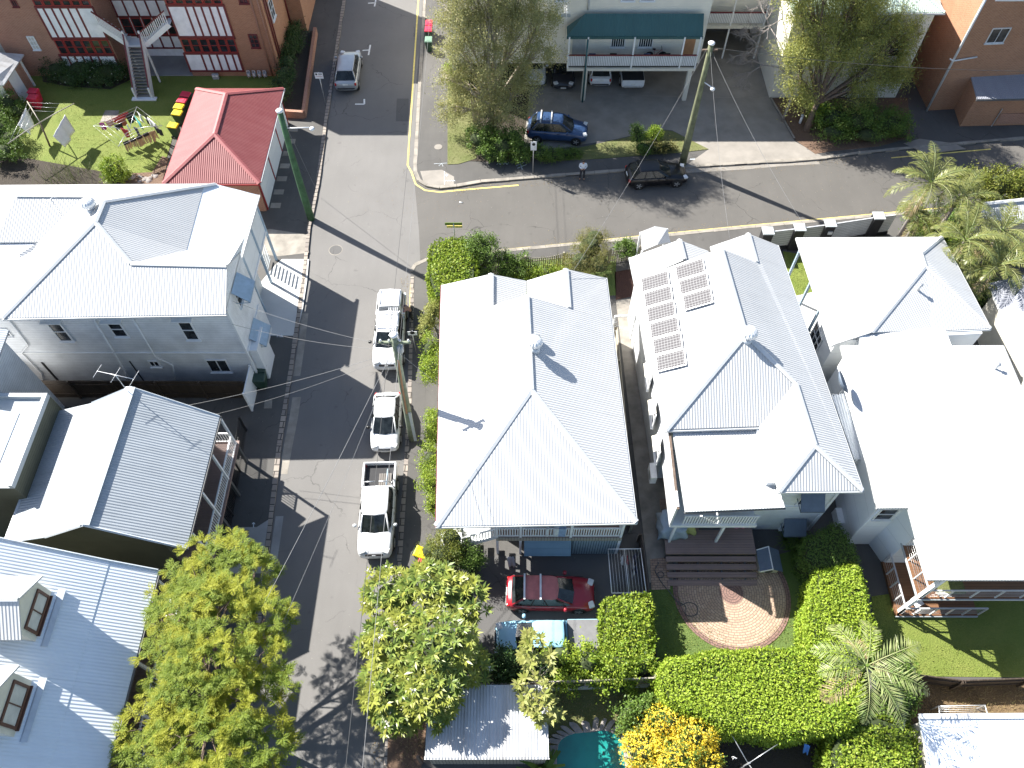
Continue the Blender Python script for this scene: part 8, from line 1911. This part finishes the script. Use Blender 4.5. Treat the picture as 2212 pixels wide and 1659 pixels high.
c = at(1727,268,.02); t = thing('bollard_light', 'short white bollard light beside the gum trunk', 'bollard', c); MB().lathe((0,0,0),[(.1,0),(.1,.7)],12).build('shaft','white_plastic',t); MB().lathe((0,0,.7),[(.13,0),(.13,.12),(.05,.18)],12).build('lamp_head','grey_plastic',t)
c = zat(z4r,(535,1015)); t = thing('kerb_stone_end','x','x'); bpy.data.objects.remove(t)
def marks(label, pts, w=.05, z=GZ+.012, mat='chalk'):
    mb = MB()
    for seg in pts:
        for a, b in zip(seg[:-1], seg[1:]): mb.bar(V(a.x,a.y,z-.003), V(b.x,b.y,z-.003), w, .006)
    return struct('survey_mark', mb, mat, label)
marks('blue chalk zigzag on the footpath', [[zat(z3,(140+14*i, 1358 if i % 2 else 1374)) for i in range(8)]], .05)
marks('white chalk hash marks on the footpath', [[zat(z3,(300,1385)),zat(z3,(370,1355))],[zat(z3,(310,1405)),zat(z3,(385,1375))],[zat(z3,(330,1345)),zat(z3,(350,1415))]], .04)
marks('white chalk arrow on the corner footpath', [[zat(zc(900,0,1000),(1650,1385)),zat(zc(900,0,1000),(1675,1365)),zat(zc(900,0,1000),(1685,1390))],[zat(zc(900,0,1000),(1610,1368)),zat(zc(900,0,1000),(1720,1362))]], .022)
marks('white chalk arrow and line near the corner kerb', [[zat(zc(900,0,1000),(1697,1430)),zat(zc(900,0,1000),(1697,1540))],[zat(zc(900,0,1000),(1697,1462)),zat(zc(900,0,1000),(1725,1462))],[zat(zc(900,0,1000),(1710,1452)),zat(zc(900,0,1000),(1726,1462)),zat(zc(900,0,1000),(1710,1474))],[zat(zc(900,0,1000),(1705+10*i,1512-8*(i%2))) for i in range(9)]], .03)
marks('white chalk letters Hik on the dark footpath', [[zat(zQ6,p_) for p_ in s] for s in (((312,1230),(312,1256)),((330,1230),(328,1256)),((312,1244),(330,1243)),((340,1242),(340,1257)),((349,1230),(349,1258)),((360,1240),(350,1248),(362,1258)))], .035)
marks('white chalk arrow on the dark footpath above the crossover', [[zat(zK,(117,1395)),zat(zK,(117,1355))],[zat(zK,(105,1368)),zat(zK,(117,1354)),zat(zK,(129,1368))]], .04)
marks('white chalk squiggle near the parking court pole', [[zat(z3,(1740+8*i,1335-10*(i%2))) for i in range(6)]], .04)
# rocks on the rockery, litter
for i in range(11):
    u, v = random.uniform(262,345), random.uniform(378,398); c = at(u, v, .1); s = random.uniform(.12,.28); bm = bmesh.new(); bmesh.ops.create_icosphere(bm, subdivisions=2, radius=s)
    vs = [(v_.co.x*random.uniform(.8,1.2), v_.co.y*random.uniform(.8,1.2), v_.co.z*.6) for v_ in bm.verts]; fs = [[v_.index for v_ in f.verts] for f in bm.faces]; bm.free()
    tag(MB().add(vs, fs).build('rock','stone',loc=c), 'grey rock on the garden edge beside the red garage', 'rock', 'rocks on the garden edge')
c = at(992,437,.0); tag(MB().tube([(0,0,.02),(.25,-.06,.02)],.035,5).build('litter_scrap','white_plastic',loc=c), 'small white scrap on the side street asphalt', 'litter')
c = at(990,437,0)
# open canopy pieces over the middle path
a, b = zat(z7,(1785,1075),2.4), zat(z7,(1955,1072),2.4); t = thing('path_pergola', 'cream beam frame over the path between the middle houses', 'pergola', (a.x,a.y,0)); MB().bar((0,0,2.4), b-V(a.x,a.y,0), .08,.12).build('beam','timber_white',t); MB().bar((0,0,0),(0,0,2.4),.1).build('post','timber_white',t); MB().bar(V(b.x-a.x,b.y-a.y,0),V(b.x-a.x,b.y-a.y,2.4),.1).build('post','timber_white',t)
# ================================================================== scattered ground cover (uncountable)
def scatter_leaves(name, label, pts, n, mat, size, z, jit):
    p = []
    for _ in range(n):
        i = random.randrange(len(pts)-1); a = pts[i].lerp(pts[i+1], random.random()); p.append((a.x+random.gauss(0,jit), a.y+random.gauss(0,jit), z+random.uniform(0,.012)))
    p = np.array(p); m = len(p); v, q = leafquads(p, unit(rand_unit(m)*np.array([1,1,.08])), unit(np.array([0,0,1.])+rand_unit(m)*.25), RNG.uniform(.5,1.4,m)*size, RNG.uniform(.5,1.2,m)*size*.5, .1)
    o = npmesh(name, v, q, mat); o['kind'] = 'stuff'; o['label'] = label; return o
leafmat('leaf_fallen', [(.22,.16,.08), (.30,.23,.12), (.14,.09,.05), (.34,.30,.16)], trans=.1)
scatter_leaves('fallen_leaves', 'dry leaves in the gutter along the right of the street', [p+V(-.35,0,0) for p in Rk_dn], 420, 'leaf_fallen', .09, .006, .16)
scatter_leaves('fallen_leaves', 'dry leaves in the gutter under the paperbark', [p-V(0,.35,0) for p in top_k[4:]], 700, 'leaf_fallen', .09, .006, .22)
scatter_leaves('fallen_leaves', 'dry leaves along the south edge of the side street', [p+V(0,.25,0) for p in bot_k[2:9]], 420, 'leaf_fallen', .08, .006, .2)
scatter_leaves('fallen_leaves', 'dry leaves scattered over the street surface', [at(800,400),at(1000,470),at(1500,430),at(1850,400)], 420, 'leaf_fallen', .07, .004, 1.4)
scatter_leaves('fallen_leaves', 'leaf litter under the frangipani beside the street', [at(850,1500),at(900,1560),at(880,1640)], 500, 'leaf_fallen', .10, GZ+.025, .35)
def grass(label, poly, dens, mat, L_, z):
    xs = [p.x for p in poly]; ys = [p.y for p in poly]; m = int(dens*(max(xs)-min(xs))*(max(ys)-min(ys))); X = RNG.uniform(min(xs),max(xs),m); Y = RNG.uniform(min(ys),max(ys),m); r = np.zeros(m,bool); n = len(poly); j = n-1
    for i in range(n):
        xi,yi,xj,yj = poly[i].x,poly[i].y,poly[j].x,poly[j].y; r ^= ((yi>Y)!=(yj>Y))&(X<(xj-xi)*(Y-yi)/(yj-yi+1e-12)+xi); j = i
    pc = .5+.5*np.sin(X*1.7+np.sin(Y*1.1)*2)*np.sin(Y*1.9+X*.6); r &= RNG.random(m) < .45+.55*pc
    p = np.stack([X[r],Y[r],np.full(r.sum(),z)],1); m = len(p); d = unit(rand_unit(m)*np.array([.8,.8,.2])+np.array([0,0,.7])); v, q = leafquads(p, d, unit(np.cross(d, rand_unit(m))), L_*RNG.uniform(.5,1.3,m), .025, 0)
    o = npmesh('grass', v, q, mat); o['kind'] = 'stuff'; o['label'] = label
leafmat('grass_blade', [(.13,.18,.03), (.20,.24,.05), (.26,.27,.08), (.10,.15,.02)], trans=.3); leafmat('grass_dry', [(.30,.22,.11), (.38,.29,.16), (.22,.16,.08), (.20,.20,.08)], trans=.2)
grass('short grass of the lawn behind the brick flats', P((165,190),(420,215),(370,385),(190,365),(120,250)), 95, 'grass_blade', .09, GZ+.03)
grass('short grass below the timber deck', P((1900,1400),(2215,1390),(2215,1460),(2000,1458)), 110, 'grass_blade', .10, GZ+.02)
grass('tufty grass at the edge of the round patio', P((1480,1275),(1590,1410),(1700,1390),(1755,1350),(1745,1300),(1710,1330),(1600,1408),(1440,1412),(1420,1290)), 120, 'grass_blade', .13, GZ+.015)
grass('rough grass round the small pool', P((1190,1495),(1350,1490),(1340,1560),(1240,1560),(1190,1600)), 120, 'grass_dry', .14, GZ+.01)
grass('dry grass behind the low paling fence', P((1985,1485),(2215,1480),(2215,1548),(1985,1545)), 170, 'grass_dry', .2, GZ+.02)
grass('patchy grass of the strip by the parking court', P((1150,345),(1250,324),(1330,307),(1425,285),(1500,310),(1520,326),(1300,343)), 80, 'grass_dry', .10, GZ+.035)
grass('grass strip beside the paperbark', P((968,170),(1005,180),(1028,345),(968,356)), 110, 'grass_blade', .10, GZ+.03)
grass('grass of the small side lawn', P((1695,550),(1765,565),(1770,640),(1715,640)), 130, 'grass_blade', .09, GZ+.02)
# ================================================================== people
def skin_obj(name, joints, edges, mat, parent, sub=2):
    """one continuous surface grown round a joint chain: joints = (position, radius)"""
    me = bpy.data.meshes.new(name); me.from_pydata([tuple(j[0]) for j in joints], edges, []); ob = bpy.data.objects.new(name, me); COL.objects.link(ob)
    ob.parent = parent; me.materials.append(MATS[mat])
    sk_ = ob.modifiers.new('skin', 'SKIN'); sk_.use_smooth_shade = True
    for i, j in enumerate(joints):
        r = j[1] if hasattr(j[1], '__len__') else (j[1], j[1]); me.skin_vertices[0].data[i].radius = r; me.skin_vertices[0].data[i].use_root = (i == 0)
    sb_ = ob.modifiers.new('smooth', 'SUBSURF'); sb_.levels = sub; sb_.render_levels = sub
    return ob
def head_bits(t, hp, f, hairm='hair_dark'):
    """hair cap and face features on a head centred at hp facing unit f"""
    hp = Vector(hp); f = Vector(f).normalized(); r = f.cross(V(0,0,1)).normalized(); u = r.cross(f)
    M = Matrix((r, f, u)).transposed().to_4x4(); M.translation = hp
    mb = MB(); n = 14; vs = []; fs = []
    pr = [(.02,.125),(.06,.118),(.092,.085),(.105,.03),(.103,-.03),(.085,-.08)]
    for rr, z in pr:
        for k in range(n):
            a = 2*math.pi*k/n; q = V(rr*math.cos(a)*.82, rr*math.sin(a)-.012, z)
            if q.y > .03 and z < .06: q.y = .03; 
            vs.append(M @ q)
    for i in range(len(pr)-1):
        for k in range(n): fs.append([i*n+k, i*n+(k+1) % n, (i+1)*n+(k+1) % n, (i+1)*n+k])
    fs.append([k for k in range(n)]); fs.append([(len(pr)-1)*n+k for k in range(n)][::-1]); mb.add(vs, fs, True).build('hair', hairm, t, uv=False)
    for s in (-1, 1): MB().lathe(M @ V(s*.034,.088,.008), [(.004,-.008),(.011,-.004),(.011,.004),(.004,.008)], 8).build('eye', 'trim_black', t)
    MB().lathe(M @ V(0,.105,-.02), [(.006,.03),(.014,0),(.016,-.012),(.006,-.018)], 8).build('nose', 'skin', t)
    MB().bar(M @ V(-.022,.094,-.055), M @ V(.022,.094,-.055), .012).build('mouth', 'cloth_rust', t)
def hand(t, p, d, palm, name='hand'):
    p = Vector(p); d = Vector(d).normalized(); s = d.cross(Vector(palm)).normalized(); pl = s.cross(d)
    js = [(p, .022), (p+d*.045, (.036,.018)), (p+d*.085, (.036,.016))]; ed = [(0,1),(1,2)]
    ob = skin_obj(name, js, ed, 'skin', t, 1)
    for i, (o, L1) in enumerate(((-.03,.065),(-.01,.078),(.01,.073),(.03,.056))):
        b = p+d*.085+s*o; skin_obj('finger', [(b, .0095), (b+d*L1*.45+pl*.006, .009), (b+d*L1*.75+pl*.028, .008), (b+d*L1*.85+pl*.05, .007)], [(0,1),(1,2),(2,3)], 'skin', t, 1)
    b = p+d*.03+s*-.034; skin_obj('thumb', [(b, .011), (b-s*.03+d*.025+pl*.012, .010), (b-s*.036+d*.055+pl*.028, .008)], [(0,1),(1,2)], 'skin', t, 1)
def man():
    base = at(1257,387,0.0); base = V(base.x, base.y, 0.0)
    t = thing('person', 'man in white shirt and dark trousers looking at a phone by the kerb', 'person', base)
    # faces the camera side (south), head bent, both hands together before the chest
    hd = V(.0,-.07,1.63)
    J = [(V(0,0,.95),(.13,.10)), (V(0,-.01,1.15),(.13,.09)), (V(0,-.01,1.36),(.15,.095)), (V(0,-.02,1.48),.06), (V(0,-.05,1.54),.055), (hd,(.078,.095)), (hd+V(0,-.01,.08),(.07,.085)),
         (V(-.19,0,1.42),.055), (V(-.25,.02,1.16),.043), (V(-.08,-.24,1.12),.033), (V(.19,0,1.42),.055), (V(.25,.02,1.16),.043), (V(.08,-.24,1.12),.033),
         (V(-.10,0,.88),.085), (V(-.13,-.01,.48),.058), (V(-.16,.02,.10),.04), (V(-.17,-.12,.05),.036), (V(.10,0,.88),.085), (V(.12,-.02,.48),.058), (V(.13,.0,.10),.04), (V(.15,-.14,.05),.036)]
    E_ = [(0,1),(1,2),(2,3),(3,4),(4,5),(5,6),(2,7),(7,8),(8,9),(2,10),(10,11),(11,12),(0,13),(13,14),(14,15),(15,16),(0,17),(17,18),(18,19),(19,20)]
    skin_obj('body', J, E_, 'skin', t)
    S_ = [(V(0,0,.92),(.16,.125)), (V(0,-.01,1.15),(.155,.115)), (V(0,-.01,1.36),(.175,.12)), (V(0,-.02,1.47),.075), (V(-.20,0,1.42),.072), (V(-.26,.02,1.16),.06), (V(-.10,-.21,1.12),.046), (V(.20,0,1.42),.072), (V(.26,.02,1.16),.06), (V(.10,-.21,1.12),.046)]
    skin_obj('shirt', S_, [(0,1),(1,2),(2,3),(2,4),(4,5),(5,6),(2,7),(7,8),(8,9)], 'shirt_white', t)
    T_ = [(V(0,0,.95),(.145,.115)), (V(-.10,0,.86),.10), (V(-.13,-.01,.48),.075), (V(-.16,.02,.09),.058), (V(.10,0,.86),.10), (V(.12,-.02,.48),.075), (V(.13,0,.09),.058)]
    skin_obj('trousers', T_, [(0,1),(1,2),(2,3),(0,4),(4,5),(5,6)], 'trousers_dark', t)
    for s, x in ((-1,-.165), (1,.14)): skin_obj('shoe', [(V(x,.04,.045),.045), (V(x*1.05,-.08,.04),(.05,.036)), (V(x*1.1,-.18,.035),.03)], [(0,1),(1,2)], 'trim_black', t, 1)
    hand(t, (-.075,-.25,1.12), (.5,-.6,.15), (0,0,1)); hand(t, (.075,-.25,1.12), (-.5,-.6,.15), (0,0,1))
    MB().box((-.04,-.37,1.15), (.04,-.23,1.165)).build('phone', 'trim_black', t)
    head_bits(t, hd+V(0,0,.03), V(0,-.85,-.45))
    return t
man()
def worker():
    c = at(884,690,.0); base = V(c.x+.05, c.y, 0.0)
    t = thing('person', 'person in pale pink top leaning into the open ute cabin', 'person', base)
    hd = V(-.34,-.12,1.33)
    J = [(V(.12,.05,.92),(.12,.10)), (V(.02,.0,1.08),(.12,.09)), (V(-.12,-.05,1.24),(.15,.09)), (V(-.22,-.08,1.29),.06), (V(-.26,-.09,1.31),.055), (hd,(.078,.09)), (hd+V(-.05,-.01,.05),(.07,.08)),
         (V(-.14,.14,1.22),.052), (V(-.28,.20,1.02),.042), (V(-.44,.10,1.0),.032), (V(-.16,-.24,1.22),.052), (V(-.30,-.30,1.02),.042), (V(-.46,-.22,1.0),.032),
         (V(.12,.14,.86),.082), (V(.10,.16,.47),.056), (V(.12,.17,.10),.04), (V(.0,.18,.05),.034), (V(.14,-.06,.86),.082), (V(.06,-.10,.47),.056), (V(.20,-.12,.10),.04), (V(.08,-.13,.05),.034)]
    E_ = [(0,1),(1,2),(2,3),(3,4),(4,5),(5,6),(2,7),(7,8),(8,9),(2,10),(10,11),(11,12),(0,13),(13,14),(14,15),(15,16),(0,17),(17,18),(18,19),(19,20)]
    skin_obj('body', J, E_, 'skin', t)
    skin_obj('top', [(V(.12,.05,.92),(.15,.12)), (V(.02,0,1.08),(.145,.11)), (V(-.12,-.05,1.24),(.17,.11)), (V(-.14,.15,1.22),.068), (V(-.24,.19,1.08),.056), (V(-.16,-.25,1.22),.068), (V(-.26,-.29,1.08),.056)], [(0,1),(1,2),(2,3),(3,4),(2,5),(5,6)], 'cloth_rose', t)
    skin_obj('trousers', [(V(.12,.05,.93),(.14,.115)), (V(.12,.14,.84),.10), (V(.10,.16,.47),.073), (V(.12,.17,.09),.056), (V(.14,-.06,.84),.10), (V(.06,-.10,.47),.073), (V(.20,-.12,.09),.056)], [(0,1),(1,2),(2,3),(0,4),(4,5),(5,6)], 'trousers_dark', t)
    for y, x in ((.17,.1),(-.12,.18)): skin_obj('shoe', [(V(x+.04,y,.045),.045), (V(x-.08,y,.04),.042), (V(x-.17,y,.035),.03)], [(0,1),(1,2)], 'trim_black', t, 1)
    hand(t, (-.46,.09,1.0), (-1,-.1,-.1), (0,0,-1)); hand(t, (-.48,-.21,1.0), (-1,.1,-.1), (0,0,-1))
    head_bits(t, hd+V(-.02,0,.02), V(-.9,0,-.4))
worker()
# ================================================================== camera, light, sky
cam = bpy.data.cameras.new('camera'); co = bpy.data.objects.new('camera', cam); COL.objects.link(co); SC.camera = co
co.location = (0,0,H); co.rotation_euler = (math.pi/2-DELTA, 0, 0)
cam.sensor_width = 36; cam.lens = 36*F/2212; cam.clip_end = 2000
SUN_AZ = math.radians(33.5); SUN_EL = math.radians(40)
travel = V(math.cos(SUN_EL)*math.cos(SUN_AZ), -math.cos(SUN_EL)*math.sin(SUN_AZ), -math.sin(SUN_EL))
sl = bpy.data.lights.new('sun', 'SUN'); sl.energy = SUN_E; sl.angle = math.radians(.5); sl.color = (1, .965, .90)
so = bpy.data.objects.new('sun', sl); COL.objects.link(so); so.rotation_euler = travel.to_track_quat('-Z', 'Y').to_euler(); so.location = (-30, 60, 60)
w = bpy.data.worlds.new('World'); SC.world = w; w.use_nodes = True
nt = w.node_tree; bg = nt.nodes['Background']; sk = nt.nodes.new('ShaderNodeTexSky')
sk.sky_type = 'NISHITA'; sk.sun_disc = False; sk.sun_elevation = SUN_EL
sk.sun_rotation = math.atan2(-travel.x, -travel.y)
nt.links.new(sk.outputs[0], bg.inputs[0]); bg.inputs[1].default_value = SKY_S
SC.view_settings.view_transform = 'Standard'; SC.view_settings.look = 'None'; SC.view_settings.exposure = EXPO; SC.view_settings.gamma = 1
SC.render.engine = 'CYCLES'; SC.cycles.max_bounces = 6; SC.cycles.diffuse_bounces = 3; SC.cycles.transparent_max_bounces = 8
SC.cycles.use_denoising = True
